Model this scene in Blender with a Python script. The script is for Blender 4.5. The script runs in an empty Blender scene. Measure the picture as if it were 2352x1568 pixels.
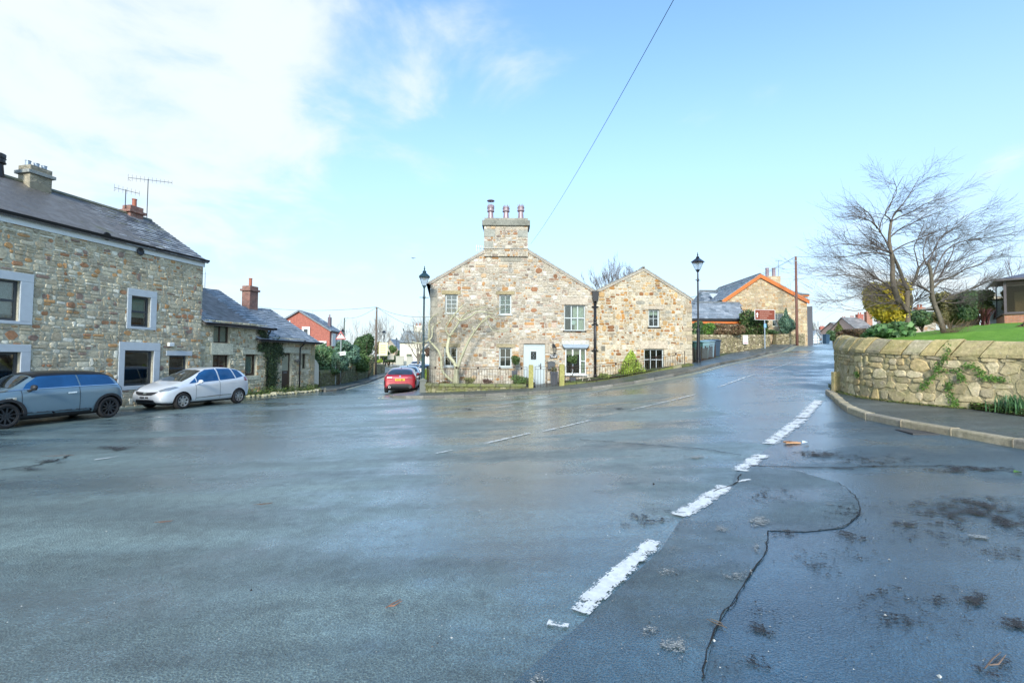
import bpy, bmesh, math, random
import numpy as np
from mathutils import Vector, Matrix
from mathutils.bvhtree import BVHTree

C = bpy.context.scene.collection
SC = bpy.context.scene
R = math.radians
rnd = random.Random(7)

# ------------------------------------------------------------------ camera
EYE = 1.6
FPX = 1080.0            # focal length, for a picture 2352 wide
PITCH, ROLL = 2.17, 0.40
_p, _r = R(PITCH), R(ROLL)
_F = Vector((0, math.cos(_p), math.sin(_p)))
_U0 = Vector((0, -math.sin(_p), math.cos(_p)))
_R0 = Vector((1, 0, 0))
_U = _U0 * math.cos(_r) - _R0 * math.sin(_r)
_Rt = _R0 * math.cos(_r) + _U0 * math.sin(_r)
cd = bpy.data.cameras.new('camera')
cam = bpy.data.objects.new('camera', cd)
C.objects.link(cam)
cd.sensor_fit = 'HORIZONTAL'
cd.sensor_width = 36.0
cd.lens = 36.0 * FPX / 2352.0
cd.clip_start = 0.05
cd.clip_end = 6000
M = Matrix.Identity(4)
for i, v in enumerate((_Rt, _U, -_F)):
    for j in range(3):
        M[j][i] = v[j]
M.translation = Vector((0, 0, EYE))
cam.matrix_world = M
SC.camera = cam

# ------------------------------------------------------------------ light
SUN_EL, SUN_AZ = 27.0, 187.0        # compass style: direction the light comes from, clockwise from +Y
sd = bpy.data.lights.new('sun', 'SUN')
sd.energy = 1.2
sd.angle = R(12.0)
sd.color = (1.0, 0.955, 0.87)
sun = bpy.data.objects.new('sun', sd)
C.objects.link(sun)
_az = R(SUN_AZ)
_sv = Vector((math.sin(_az) * math.cos(R(SUN_EL)), math.cos(_az) * math.cos(R(SUN_EL)), math.sin(R(SUN_EL))))
sun.rotation_euler = _sv.to_track_quat('Z', 'Y').to_euler()
sun.location = _sv * 50

SC.view_settings.view_transform = 'Standard'
SC.view_settings.look = 'None'
SC.view_settings.exposure = 1.9
SC.view_settings.gamma = 1.0
SC.view_settings.use_curve_mapping = False

W = bpy.data.worlds.new("World")
SC.world = W
W.use_nodes = True
wn, wl = W.node_tree.nodes, W.node_tree.links
wn.clear()
def WN(t, **k):
    n = wn.new(t)
    for a, b in k.items():
        setattr(n, a, b)
    return n
sky = WN('ShaderNodeTexSky', sky_type='NISHITA', sun_disc=False, sun_elevation=R(SUN_EL), sun_rotation=R(SUN_AZ),
         air_density=1.0, dust_density=1.0, ozone_density=1.2, altitude=50)
tint = WN('ShaderNodeMix', data_type='RGBA', blend_type='MULTIPLY')
tint.inputs[0].default_value = 1.0
tint.inputs[7].default_value = (.80, .98, 1.06, 1)
wl.new(sky.outputs[0], tint.inputs[6])
tc = WN('ShaderNodeTexCoord')
sep = WN('ShaderNodeSeparateXYZ')
wl.new(tc.outputs['Generated'], sep.inputs[0])
# cloud plane coordinates: direction / height
def wmath(op, a, b=None, c=None, clamp=False):
    n = WN('ShaderNodeMath', operation=op, use_clamp=clamp)
    for i, q in enumerate((a, b, c)):
        if q is None: continue
        if isinstance(q, (int, float)): n.inputs[i].default_value = q
        else: wl.new(q, n.inputs[i])
    return n.outputs[0]
zz = wmath('MAXIMUM', sep.outputs[2], 0.0)
zd = wmath('ADD', zz, 0.22)
cx_ = wmath('DIVIDE', sep.outputs[0], zd)
cy_ = wmath('DIVIDE', sep.outputs[1], zd)
comb = WN('ShaderNodeCombineXYZ')
wl.new(cx_, comb.inputs[0]); wl.new(cy_, comb.inputs[1])
nz = WN('ShaderNodeTexNoise')
nz.inputs['Scale'].default_value = 2.6
nz.inputs['Detail'].default_value = 9.0
nz.inputs['Roughness'].default_value = 0.56
nz.inputs['Distortion'].default_value = 0.35
wl.new(comb.outputs[0], nz.inputs['Vector'])
def blob(dx, dy, dz_, power, gain):
    """cloud bank round one direction of the sky"""
    d = Vector((dx, dy, dz_)).normalized()
    n = WN('ShaderNodeVectorMath', operation='DOT_PRODUCT')
    nn = WN('ShaderNodeVectorMath', operation='NORMALIZE')
    wl.new(tc.outputs['Generated'], nn.inputs[0])
    wl.new(nn.outputs[0], n.inputs[0])
    n.inputs[1].default_value = d
    m = wmath('MAXIMUM', n.outputs['Value'], 0.0)
    return wmath('MULTIPLY', wmath('POWER', m, power), gain)
def pixdir(x, y):
    return _F + _Rt * ((x - 1176) / FPX) + _U * ((784 - y) / FPX)
bl = None
for (x, y, pw, g) in ((60, 20, 34, .32), (430, 170, 160, .25), (430, 300, 420, .13), (600, 40, 120, .12), (1050, 70, 180, .20), (950, 240, 500, .13),
                      (1230, 170, 400, .12), (60, 410, 420, .18), (1990, 700, 200, .16), (2300, 400, 700, .14), (2150, 690, 90, .2), (-900, 300, 3, .4)):
    d = pixdir(x, y)
    b = blob(d.x, d.y, d.z, pw, g)
    bl = b if bl is None else wmath('ADD', bl, b)
bl = wmath('MINIMUM', bl, 0.42)
cl = wmath('ADD', nz.outputs['Fac'], bl)
mr = WN('ShaderNodeMapRange', interpolation_type='SMOOTHERSTEP')
mr.inputs['From Min'].default_value = 0.60
mr.inputs['From Max'].default_value = 0.98
mr.inputs['To Max'].default_value = 0.98
wl.new(cl, mr.inputs['Value'])
# pale veil towards the horizon (thin high cloud)
veil = WN('ShaderNodeMapRange', interpolation_type='SMOOTHSTEP')
veil.inputs['From Min'].default_value = 0.62
veil.inputs['From Max'].default_value = -0.02
veil.inputs['To Min'].default_value = 0.0
veil.inputs['To Max'].default_value = 0.92
wl.new(sep.outputs[2], veil.inputs['Value'])
cov = mr.outputs[0]
mixv = WN('ShaderNodeMix', data_type='RGBA')
low = WN('ShaderNodeMapRange', interpolation_type='SMOOTHSTEP')
for i_, v_ in ((1, .30), (2, -.02), (3, 0.0), (4, .85)): low.inputs[i_].default_value = v_
wl.new(sep.outputs[2], low.inputs['Value'])
vc = WN('ShaderNodeMix', data_type='RGBA')
vc.inputs[6].default_value = (1.72, 2.14, 2.66, 1); vc.inputs[7].default_value = (2.4, 2.66, 2.8, 1)
wl.new(low.outputs[0], vc.inputs[0]); wl.new(vc.outputs[2], mixv.inputs[7])
wl.new(veil.outputs[0], mixv.inputs[0])
wl.new(tint.outputs[2], mixv.inputs[6])
mixc = WN('ShaderNodeMix', data_type='RGBA')
mixc.inputs[7].default_value = (2.5, 2.75, 2.85, 1)
wl.new(cov, mixc.inputs[0])
wl.new(mixv.outputs[2], mixc.inputs[6])
bg = WN('ShaderNodeBackground')
bg.inputs[1].default_value = 0.10
wl.new(mixc.outputs[2], bg.inputs[0])
wo = WN('ShaderNodeOutputWorld')
wl.new(bg.outputs[0], wo.inputs[0])

# ------------------------------------------------------------------ geometry of the place
def at(x, y, Y):
    d = pixdir(x, y)
    return Vector((0, 0, EYE)) + d * (Y / d.y)

_cp = [(0, 0, -1.6), (-8, 4, -1.8), (8, 2, -1.42), (-13, 15, -1.93), (-12, 19.6, -1.9), (-15, 10, -1.93), (-20, 20, -1.85),
       (-12.2, 32, -1.97), (-15.9, 54.7, -2.03), (-17.5, 64, -2.0), (-6, 25.9, -1.93), (-8, 40, -1.98), (-5, 21.3, -1.76),
       (-3.1, 20, -1.68), (0.07, 19.6, -1.50), (3.47, 19.9, -1.25), (6.0, 20.0, -0.88), (7.63, 20.2, -0.58), (8.64, 21.5, -.39),
       (-4.2, 21.5, -1.64), (1.6, 21.5, -1.34), (5.0, 21.8, -.92), (9.6, 24.3, -.20), (13.4, 27, .05), (14.9, 33.7, .5), (21.4, 39, 1.15),
       (20.5, 38, .9), (25.7, 42, 1.40), (22, 38, .92), (33.2, 52, 1.78), (46, 70, 2.6), (9.3, 13.6, -.95), (8.95, 12.6, -1.0), (9.0, 11.8, -1.05),
       (9.25, 11.1, -1.08), (9.67, 10.2, -1.1), (10.2, 9.4, -1.1), (7.5, 10.6, -1.13), (7.2, 9.1, -1.2), (7.46, 6.85, -1.25), (12, 4, -1.2),
       (0, 12, -1.55), (-22, 40, -1.8), (0, 34, -1.2), (12, 18, -.65), (17, 24, -.0), (0, -8, -1.55), (-20, -5, -1.85), (20, -5, -1.1), (22, 14, -.5), (30, 30, .8)]
_P = np.array([(a, b) for a, b, c in _cp], float)
_V = np.array([c + EYE for a, b, c in _cp], float)
def _phi(r):
    return np.where(r > 1e-9, r * r * np.log(np.maximum(r, 1e-9)), 0.0)
_n = len(_P)
_K = _phi(np.linalg.norm(_P[:, None] - _P[None], axis=2)) + np.eye(_n) * 1.5
_A = np.zeros((_n + 3, _n + 3))
_A[:_n, :_n] = _K
_A[:_n, _n] = _A[_n, :_n] = 1
_A[:_n, _n + 1:] = _P
_A[_n + 1:, :_n] = _P.T
_S = np.linalg.solve(_A, np.concatenate([_V, np.zeros(3)]))
def Harr(X, Y):
    X = np.asarray(X, float); Y = np.asarray(Y, float)
    r = np.sqrt((X[..., None] - _P[:, 0]) ** 2 + (Y[..., None] - _P[:, 1]) ** 2)
    h = _phi(r) @ _S[:_n] + _S[_n] + _S[_n + 1] * X + _S[_n + 2] * Y
    t = np.clip((X + 15) / 90, 0, 1)
    far = 0.1 + 6.2 * t * t * (3 - 2 * t)
    d = np.maximum(np.maximum((np.abs(X - 4) - 34) / 30, (Y - 72) / 40), (-12 - Y) / 20)
    w = np.clip(d, 0, 1)
    w = w * w * (3 - 2 * w)
    return h * (1 - w) + far * w
def H(x, y):
    return float(Harr(np.array([x]), np.array([y]))[0])
def ga(x, y, lift=0.0):
    """where the ray through picture point x, y meets the ground"""
    d = pixdir(x, y)
    lo, o = 0.5, Vector((0, 0, EYE))
    t = lo; step = 0.1
    while t < 200:
        q = o + d * t
        if q.z < H(q.x, q.y) + lift: break
        t += step; step = max(.1, t * .02)
    a, b = t - step, t
    for _ in range(18):
        m = (a + b) / 2
        q = o + d * m
        if q.z < H(q.x, q.y) + lift: b = m
        else: a = m
    q = o + d * b
    return Vector((q.x, q.y, H(q.x, q.y)))
def onplane(x, y, O, ang):
    """picture point -> (u, z) on the vertical plane through O with direction ang"""
    u = Vector((math.cos(ang), math.sin(ang), 0))
    n = Vector((-u.y, u.x, 0))
    d = pixdir(x, y)
    c = Vector((0, 0, EYE))
    t = (Vector(O) - c).dot(n) / d.dot(n)
    q = c + d * t
    return (q - Vector(O)).dot(u), q.z - O[2]
def prect(x0, y0, x1, y1, O, ang):
    a = onplane(x0, y0, O, ang); b = onplane(x1, y1, O, ang)
    c = onplane(x0, y1, O, ang); d = onplane(x1, y0, O, ang)
    return ((a[0] + c[0]) / 2, (b[1] + c[1]) / 2, (b[0] + d[0]) / 2, (a[1] + d[1]) / 2)

# ------------------------------------------------------------------ mesh helpers
class MB:
    def __init__(s):
        s.v, s.f, s.c = [], [], []
    def add(s, vs, fs, col=None):
        n = len(s.v)
        s.v.extend([tuple(q) for q in vs])
        for f in fs:
            s.f.append(tuple(i + n for i in f))
            s.c.append(col)
    def box(s, x0, y0, z0, x1, y1, z1, col=None, M=None):
        vs = [Vector((x, y, z)) for z in (z0, z1) for y in (y0, y1) for x in (x0, x1)]
        if M is not None: vs = [M @ v for v in vs]
        s.add(vs, [(0, 2, 3, 1), (4, 5, 7, 6), (0, 1, 5, 4), (2, 6, 7, 3), (0, 4, 6, 2), (1, 3, 7, 5)], col)
    def prism(s, poly, d, col=None):
        """closed polygon of 3d points pushed along d"""
        n = len(poly); d = Vector(d)
        a = [Vector(p) for p in poly]; b = [p + d for p in a]
        fs = [tuple(range(n))[::-1], tuple(range(n, 2 * n))]
        for i in range(n):
            j = (i + 1) % n
            fs.append((i, j, n + j, n + i))
        s.add(a + b, fs, col)
    def tube(s, pts, rad, n=8, col=None, cap=True):
        pts = [Vector(p) for p in pts]
        if isinstance(rad, (int, float)): rad = [rad] * len(pts)
        vs = []; prev = None
        for i, p in enumerate(pts):
            t = (pts[min(i + 1, len(pts) - 1)] - pts[max(i - 1, 0)])
            if t.length < 1e-9: t = Vector((0, 0, 1))
            t.normalize()
            if prev is None:
                ref = Vector((0, 0, 1)) if abs(t.z) < .9 else Vector((1, 0, 0))
                a = t.cross(ref).normalized()
            else:
                a = (prev - t * prev.dot(t))
                a = a.normalized() if a.length > 1e-6 else t.orthogonal().normalized()
            prev = a; b = t.cross(a)
            for k in range(n):
                w = 2 * math.pi * k / n
                vs.append(p + (a * math.cos(w) + b * math.sin(w)) * rad[i])
        fs = []
        for i in range(len(pts) - 1):
            for k in range(n):
                k2 = (k + 1) % n
                fs.append((i * n + k, i * n + k2, (i + 1) * n + k2, (i + 1) * n + k))
        if cap:
            fs.append(tuple(range(n))[::-1])
            fs.append(tuple(range((len(pts) - 1) * n, len(pts) * n)))
        s.add(vs, fs, col)
    def lathe(s, prof, c=(0, 0, 0), n=16, col=None, M=None, off=0.0, cap=True):
        vs = []
        for r, z in prof:
            for k in range(n):
                w = 2 * math.pi * (k + off) / n
                q = Vector((r * math.cos(w), r * math.sin(w), z))
                if M is not None: q = M @ q
                vs.append(q + Vector(c))
        fs = []
        for i in range(len(prof) - 1):
            for k in range(n):
                k2 = (k + 1) % n
                fs.append((i * n + k, i * n + k2, (i + 1) * n + k2, (i + 1) * n + k))
        if cap:
            fs.append(tuple(range(n))[::-1])
            fs.append(tuple(range((len(prof) - 1) * n, len(prof) * n)))
        s.add(vs, fs, col)
    def build(s, name, mat, parent=None, smooth=False, loc=None, bevel=0):
        me = bpy.data.meshes.new(name)
        me.from_pydata(s.v, [], s.f)
        if any(c is not None for c in s.c):
            a = me.attributes.new('Col', 'FLOAT_COLOR', 'CORNER')
            cols = np.ones((len(me.loops), 4), np.float32)
            k = 0
            for f, c in zip(s.f, s.c):
                n = len(f)
                if c is not None: cols[k:k + n, :3] = c
                k += n
            a.data.foreach_set('color', cols.ravel())
        if mat is not None: me.materials.append(mat)
        if smooth:
            me.polygons.foreach_set('use_smooth', [True] * len(me.polygons))
        me.update()
        o = bpy.data.objects.new(name, me)
        C.objects.link(o)
        if parent is not None: o.parent = parent
        if loc is not None: o.location = loc
        if bevel:
            b = o.modifiers.new('bevel', 'BEVEL'); b.width = bevel; b.segments = 2; b.limit_method = 'ANGLE'
        return o

def tag(o, label=None, cat=None, group=None, kind=None):
    if label: o['label'] = label
    if cat: o['category'] = cat
    if group: o['group'] = group
    if kind: o['kind'] = kind
    return o
def thing(name, label, cat, loc=(0, 0, 0), rotz=0, group=None):
    o = bpy.data.objects.new(name, None)
    o.empty_display_size = .2
    C.objects.link(o)
    o.location = loc; o.rotation_euler = (0, 0, rotz)
    return tag(o, label, cat, group)
def copy_tree(o, parent=None):
    c = o.copy(); C.objects.link(c)
    if parent is not None: c.parent = parent
    for ch in [x for x in bpy.data.objects if x.parent == o]:
        copy_tree(ch, c)
    return c

# ------------------------------------------------------------------ materials
class NT:
    def __init__(s, name):
        s.m = bpy.data.materials.new(name)
        s.m.use_nodes = True
        s.n = s.m.node_tree.nodes; s.l = s.m.node_tree.links
        s.n.clear()
        s.out = s.n.new('ShaderNodeOutputMaterial')
        s.b = s.n.new('ShaderNodeBsdfPrincipled')
        s.l.new(s.b.outputs[0], s.out.inputs[0])
        s.tc = s.n.new('ShaderNodeTexCoord')
    def set(s, **k):
        for a, v in k.items():
            s.put(s.b.inputs[a.replace('_', ' ')], v)
        return s
    def put(s, sock, v):
        if isinstance(v, bpy.types.NodeSocket): s.l.new(v, sock)
        elif isinstance(v, (tuple, list)) and len(v) == 3 and sock.type == 'RGBA': sock.default_value = (*v, 1)
        else: sock.default_value = v
    def noise(s, scale, detail=4, rough=.55, vec=None, dist=0, out='Fac'):
        n = s.n.new('ShaderNodeTexNoise')
        n.inputs['Scale'].default_value = scale; n.inputs['Detail'].default_value = detail
        n.inputs['Roughness'].default_value = rough; n.inputs['Distortion'].default_value = dist
        s.l.new(vec or s.tc.outputs['Object'], n.inputs['Vector'])
        return n.outputs[out]
    def vor(s, scale, feature='F1', vec=None, out='Distance', rand=1.0):
        n = s.n.new('ShaderNodeTexVoronoi'); n.feature = feature
        n.inputs['Scale'].default_value = scale; n.inputs['Randomness'].default_value = rand
        s.l.new(vec or s.tc.outputs['Object'], n.inputs['Vector'])
        return n.outputs[out]
    def mapping(s, scale=(1, 1, 1), rot=(0, 0, 0), loc=(0, 0, 0), vec=None):
        n = s.n.new('ShaderNodeMapping')
        n.inputs['Scale'].default_value = scale; n.inputs['Rotation'].default_value = rot; n.inputs['Location'].default_value = loc
        s.l.new(vec or s.tc.outputs['Object'], n.inputs['Vector'])
        return n.outputs[0]
    def ramp(s, fac, stops, interp='LINEAR'):
        n = s.n.new('ShaderNodeValToRGB'); cr = n.color_ramp; cr.interpolation = interp
        while len(cr.elements) < len(stops): cr.elements.new(.5)
        for e, (p, c) in zip(cr.elements, stops):
            e.position = p; e.color = (*c, 1) if isinstance(c, tuple) else (c, c, c, 1)
        s.put(n.inputs[0], fac)
        return n.outputs[0]
    def mr(s, v, a, b, c=0, d=1, smooth=True):
        n = s.n.new('ShaderNodeMapRange')
        if smooth: n.interpolation_type = 'SMOOTHSTEP'
        s.put(n.inputs[0], v)
        for i, q in enumerate((a, b, c, d)): n.inputs[i + 1].default_value = q
        return n.outputs[0]
    def mix(s, f, a, b, mode='MIX'):
        n = s.n.new('ShaderNodeMix'); n.data_type = 'RGBA'; n.blend_type = mode
        s.put(n.inputs[0], f); s.put(n.inputs[6], a); s.put(n.inputs[7], b)
        return n.outputs[2]
    def math(s, op, a, b=0.0, clamp=False):
        n = s.n.new('ShaderNodeMath'); n.operation = op; n.use_clamp = clamp
        s.put(n.inputs[0], a); s.put(n.inputs[1], b)
        return n.outputs[0]
    def attr(s, name='Col'):
        n = s.n.new('ShaderNodeAttribute'); n.attribute_name = name
        return n.outputs['Color']
    def bump(s, h, strength=.4, dist=.02):
        n = s.n.new('ShaderNodeBump'); n.inputs['Strength'].default_value = strength; n.inputs['Distance'].default_value = dist
        s.l.new(h, n.inputs['Height']); s.l.new(n.outputs[0], s.b.inputs['Normal'])
        return s
MATS = {}
def simple(name, col, rough=.6, metal=0, coat=0, var=.18, scale=9.0, bump=0.0, bscale=60, spec=.5):
    if name in MATS: return MATS[name]
    t = NT(name)
    f = t.noise(scale, 5)
    c = t.mix(f, tuple(x * (1 - var) for x in col), tuple(min(1, x * (1 + var)) for x in col))
    t.set(Base_Color=c, Roughness=rough, Metallic=metal, Coat_Weight=coat, Coat_Roughness=.05)
    t.b.inputs['Specular IOR Level'].default_value = spec
    if bump: t.bump(t.noise(bscale, 5), bump, .01)
    MATS[name] = t.m
    return t.m
def hexv(v, k=1.0): return tuple(x * k for x in v)

def stone_mat(name, dark=1.0, lichen=.25, moss=0.0, tintc=(1, 1, 1), bd=.02):
    t = NT(name)
    col = t.attr()
    n1 = t.noise(14, 7, .65)
    n2 = t.noise(1.1, 4, .6)
    n3 = t.noise(55, 4, .6)
    c = t.mix(1.0, col, t.ramp(n1, [(.28, .62), (.72, 1.22)]), 'MULTIPLY')
    c = t.mix(1.0, c, t.ramp(n2, [(.3, .76), (.72, 1.1)]), 'MULTIPLY')
    c = t.mix(1.0, c, t.ramp(n3, [(.3, .82), (.7, 1.12)]), 'MULTIPLY')
    c = t.mix(1.0, c, tuple(x * dark for x in tintc), 'MULTIPLY')
    lf = t.math('MULTIPLY', t.mr(t.noise(19, 6, .7, t.mapping((1, 1, 1.4))), .62, .70), lichen)
    c = t.mix(lf, c, (.62, .62, .56))
    dk = t.math('MULTIPLY', t.mr(t.noise(2.3, 6, .7, t.mapping((1, 1, .6), loc=(5, 3, 1))), .56, .74), .55)
    c = t.mix(dk, c, (.09, .085, .075))
    if moss:
        mf = t.math('MULTIPLY', t.mr(t.noise(4, 6, .7, t.mapping(loc=(9, 2, 4))), .42, .62), moss)
        c = t.mix(mf, c, (.17, .19, .045))
    t.set(Base_Color=c, Roughness=.88)
    t.b.inputs['Specular IOR Level'].default_value = .25
    h = t.math('ADD', t.math('MULTIPLY', n1, .7), t.math('MULTIPLY', n3, .5))
    t.bump(h, .55, bd)
    return t.m
def rubble_mat(name, stops, sx=2.2, sz=6.5, mortar=(.42, .38, .32), rough=.9):
    """rubble walling as a texture, for faces too far away to need separate stones"""
    t = NT(name)
    dv = t.noise(3, 3, .5, out='Color')
    vec = t.mapping((sx, sx, sz))
    a = t.n.new('ShaderNodeVectorMath'); a.operation = 'MULTIPLY_ADD'
    t.l.new(dv, a.inputs[0]); a.inputs[1].default_value = (.9, .9, .9); t.l.new(vec, a.inputs[2])
    colr = t.vor(1.0, 'F1', a.outputs[0], 'Color', .85)
    e = t.vor(1.0, 'DISTANCE_TO_EDGE', a.outputs[0], 'Distance', .85)
    sp = t.n.new('ShaderNodeSeparateColor'); t.l.new(colr, sp.inputs[0])
    c = t.ramp(sp.outputs[0], stops, 'CONSTANT')
    c = t.mix(1.0, c, t.ramp(t.noise(8, 5), [(.25, .7), (.75, 1.2)]), 'MULTIPLY')
    m = t.mr(e, .02, .09)
    c = t.mix(m, mortar, c)
    t.set(Base_Color=c, Roughness=rough)
    t.bump(t.math('ADD', m, t.math('MULTIPLY', t.noise(30, 4), .3)), .6, .03)
    return t.m
def foliage_mat(name, rough=.55, trans=.25):
    t = NT(name)
    col = t.attr()
    c = t.mix(1.0, col, t.ramp(t.noise(2.5, 4), [(.3, .65), (.7, 1.3)]), 'MULTIPLY')
    t.set(Base_Color=c, Roughness=rough)
    tr = t.n.new('ShaderNodeBsdfTranslucent'); t.l.new(c, tr.inputs[0])
    mx = t.n.new('ShaderNodeMixShader'); mx.inputs[0].default_value = trans
    t.l.new(t.b.outputs[0], mx.inputs[1]); t.l.new(tr.outputs[0], mx.inputs[2]); t.l.new(mx.outputs[0], t.out.inputs[0])
    return t.m
def glass_mat(name, tint=(.8, .85, .85), refl=.12):
    t = NT(name)
    tr = t.n.new('ShaderNodeBsdfTransparent'); tr.inputs[0].default_value = (*tint, 1)
    gl = t.n.new('ShaderNodeBsdfGlossy'); gl.inputs['Roughness'].default_value = .02
    ge = t.n.new('ShaderNodeNewGeometry'); dt = t.n.new('ShaderNodeVectorMath'); dt.operation = 'DOT_PRODUCT'
    t.l.new(ge.outputs['Normal'], dt.inputs[0]); t.l.new(ge.outputs['Incoming'], dt.inputs[1])
    cs = t.math('SUBTRACT', 1.0, t.math('ABSOLUTE', dt.outputs['Value']))
    f = t.math('ADD', t.math('MULTIPLY', t.math('POWER', cs, 4.0), .9), refl, True)
    nb = t.n.new('ShaderNodeBump'); nb.inputs['Strength'].default_value = .02; nb.inputs['Distance'].default_value = .02
    t.l.new(t.noise(1.6, 2), nb.inputs['Height']); t.l.new(nb.outputs[0], gl.inputs['Normal'])
    mx = t.n.new('ShaderNodeMixShader')
    t.l.new(f, mx.inputs[0]); t.l.new(tr.outputs[0], mx.inputs[1]); t.l.new(gl.outputs[0], mx.inputs[2])
    t.l.new(mx.outputs[0], t.out.inputs[0])
    return t.m

def asphalt_mat(name, base=.05, wet=0.6, seed=0.0, rlo=.22, rhi=.62, fine=260, tn=(1, 1, 1)):
    t = NT(name)
    P = t.mapping(loc=(seed, seed * .7, 0))
    big = t.noise(.22, 4, .5, t.mapping((1, 1.0, 1), loc=(seed, 2 + seed, 0)))
    # long bands left by tyres and drainage, running with the road
    band = t.noise(.55, 5, .55, t.mapping((.35, 1.5, 1), rot=(0, 0, R(-22)), loc=(seed, 0, 0)))
    mid = t.noise(2.4, 6, .65, P)
    grit = t.vor(fine * .22, 'F1', P)
    grit2 = t.noise(fine * .42, 3, .6, P)
    w = t.math('ADD', t.math('MULTIPLY', big, .6), t.math('ADD', t.math('MULTIPLY', band, .5), t.math('MULTIPLY', mid, .22)))
    wf = t.mr(w, .56, .74)
    trk = t.noise(1.0, 4, .6, t.mapping((.16, 1.1, 1), rot=(0, 0, R(-28)), loc=(3 + seed, 1, 0)))
    c = t.mix(wf, (base * 1.4, base * 2.0, base * 2.0), (base * .6, base * 1.2, base * 1.5))  # teal and blue base colours: sheen of the reflected sky painted in
    c = t.mix(1.0, c, t.ramp(grit2, [(.3, .5), (.55, 1.0), (.74, 2.3)]), 'MULTIPLY')
    c = t.mix(1.0, c, t.ramp(mid, [(.3, .8), (.7, 1.2)]), 'MULTIPLY')
    c = t.mix(1.0, c, t.ramp(grit, [(.15, .55), (.45, 1.05), (.8, 1.35)]), 'MULTIPLY')
    c = t.mix(1.0, c, tn, 'MULTIPLY')
    c = t.mix(1.0, c, t.ramp(t.noise(9, 6, .7, P), [(.3, .72), (.7, 1.28)]), 'MULTIPLY')
    c = t.mix(1.0, c, t.ramp(trk, [(.34, .55), (.62, 1.25)]), 'MULTIPLY')
    rr = t.mr(wf, 0, 1, rhi, rlo)
    t.set(Base_Color=c, Roughness=rr)
    t.b.inputs['Specular IOR Level'].default_value = .5 + wet * .35
    t.b.inputs['Specular Tint'].default_value = (.86, .97, 1, 1)
    h = t.math('ADD', t.math('MULTIPLY', grit, 1.1), t.math('MULTIPLY', grit2, .5))
    h = t.math('MULTIPLY', h, t.mr(wf, 0, 1, 1.0, .42))
    h = t.math('ADD', h, t.math('MULTIPLY', mid, .6))
    t.bump(h, .75, .010)
    # film of water: its own, smoother surface
    cb = t.n.new('ShaderNodeBump'); cb.inputs['Strength'].default_value = .30; cb.inputs['Distance'].default_value = .006
    t.l.new(t.math('ADD', t.math('MULTIPLY', grit, .8), t.math('MULTIPLY', mid, .8)), cb.inputs['Height'])
    t.l.new(cb.outputs[0], t.b.inputs['Coat Normal'])
    t.set(Coat_Weight=t.mr(wf, 0, 1, .25 + wet * .35, min(1, .5 + wet * .6)), Coat_Roughness=t.mr(wf, 0, 1, .40, .23), Coat_IOR=1.5)
    return t.m
# ------------------------------------------------------------------ 2d helpers
def clip(poly, a, b, c):
    """keep the part of a 2d polygon where a*x + b*y <= c"""
    out = []
    n = len(poly)
    for i in range(n):
        p, q = poly[i], poly[(i + 1) % n]
        dp, dq = a * p[0] + b * p[1] - c, a * q[0] + b * q[1] - c
        if dp <= 0: out.append(p)
        if (dp < 0 < dq) or (dq < 0 < dp):
            t = dp / (dp - dq)
            out.append((p[0] + (q[0] - p[0]) * t, p[1] + (q[1] - p[1]) * t))
    return out
def inside(px, py, poly):
    r = False
    n = len(poly)
    for i in range(n):
        x1, y1 = poly[i]; x2, y2 = poly[(i + 1) % n]
        if (y1 > py) != (y2 > py) and px < (x2 - x1) * (py - y1) / (y2 - y1) + x1: r = not r
    return r
def chaikin(pts, k=2):
    pts = [tuple(p) for p in pts]
    for _ in range(k):
        o = [pts[0]]
        for p, q in zip(pts, pts[1:]):
            o.append(tuple(a * .75 + b * .25 for a, b in zip(p, q)))
            o.append(tuple(a * .25 + b * .75 for a, b in zip(p, q)))
        o.append(pts[-1]); pts = o
    return pts
def resample(pts, step):
    out = [pts[0]]; acc = 0
    for p, q in zip(pts, pts[1:]):
        L = math.dist(p, q); t = step - acc
        while t <= L:
            k = t / L; out.append(tuple(a + (b - a) * k for a, b in zip(p, q))); t += step
        acc = (acc + L) % step
    out.append(pts[-1])
    return out
def offset(pts, d):
    out = []
    for i, p in enumerate(pts):
        a = pts[max(i - 1, 0)]; b = pts[min(i + 1, len(pts) - 1)]
        dx, dy = b[0] - a[0], b[1] - a[1]; L = math.hypot(dx, dy) or 1
        out.append((p[0] - dy / L * d, p[1] + dx / L * d))
    return out

def sheet(name, poly, lift, mat, res=.3, hf=None):
    hf = hf or Harr
    xs = [p[0] for p in poly]; ys = [p[1] for p in poly]
    mb = MB(); P = []
    x = math.floor(min(xs) / res) * res
    while x < max(xs):
        col = clip(clip(poly, -1, 0, -x), 1, 0, x + res)
        if len(col) > 2:
            y = math.floor(min(p[1] for p in col) / res) * res; ym = max(p[1] for p in col)
            while y < ym:
                c = clip(clip(col, 0, -1, -y), 0, 1, y + res)
                if len(c) > 2:
                    ar = abs(sum(c[i][0] * c[(i + 1) % len(c)][1] - c[(i + 1) % len(c)][0] * c[i][1] for i in range(len(c))))
                    if ar > 1e-6: P.append(c)
                y += res
        x += res
    flat = np.array([q for c in P for q in c])
    hz = hf(flat[:, 0], flat[:, 1]) + lift
    k = 0
    for c in P:
        n = len(c)
        s = sum(c[i][0] * c[(i + 1) % n][1] - c[(i + 1) % n][0] * c[i][1] for i in range(n))
        idx = list(range(n)) if s > 0 else list(range(n))[::-1]
        mb.add([(c[i][0], c[i][1], hz[k + i]) for i in range(n)], [tuple(idx)])
        k += n
    return mb.build(name, mat)
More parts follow.
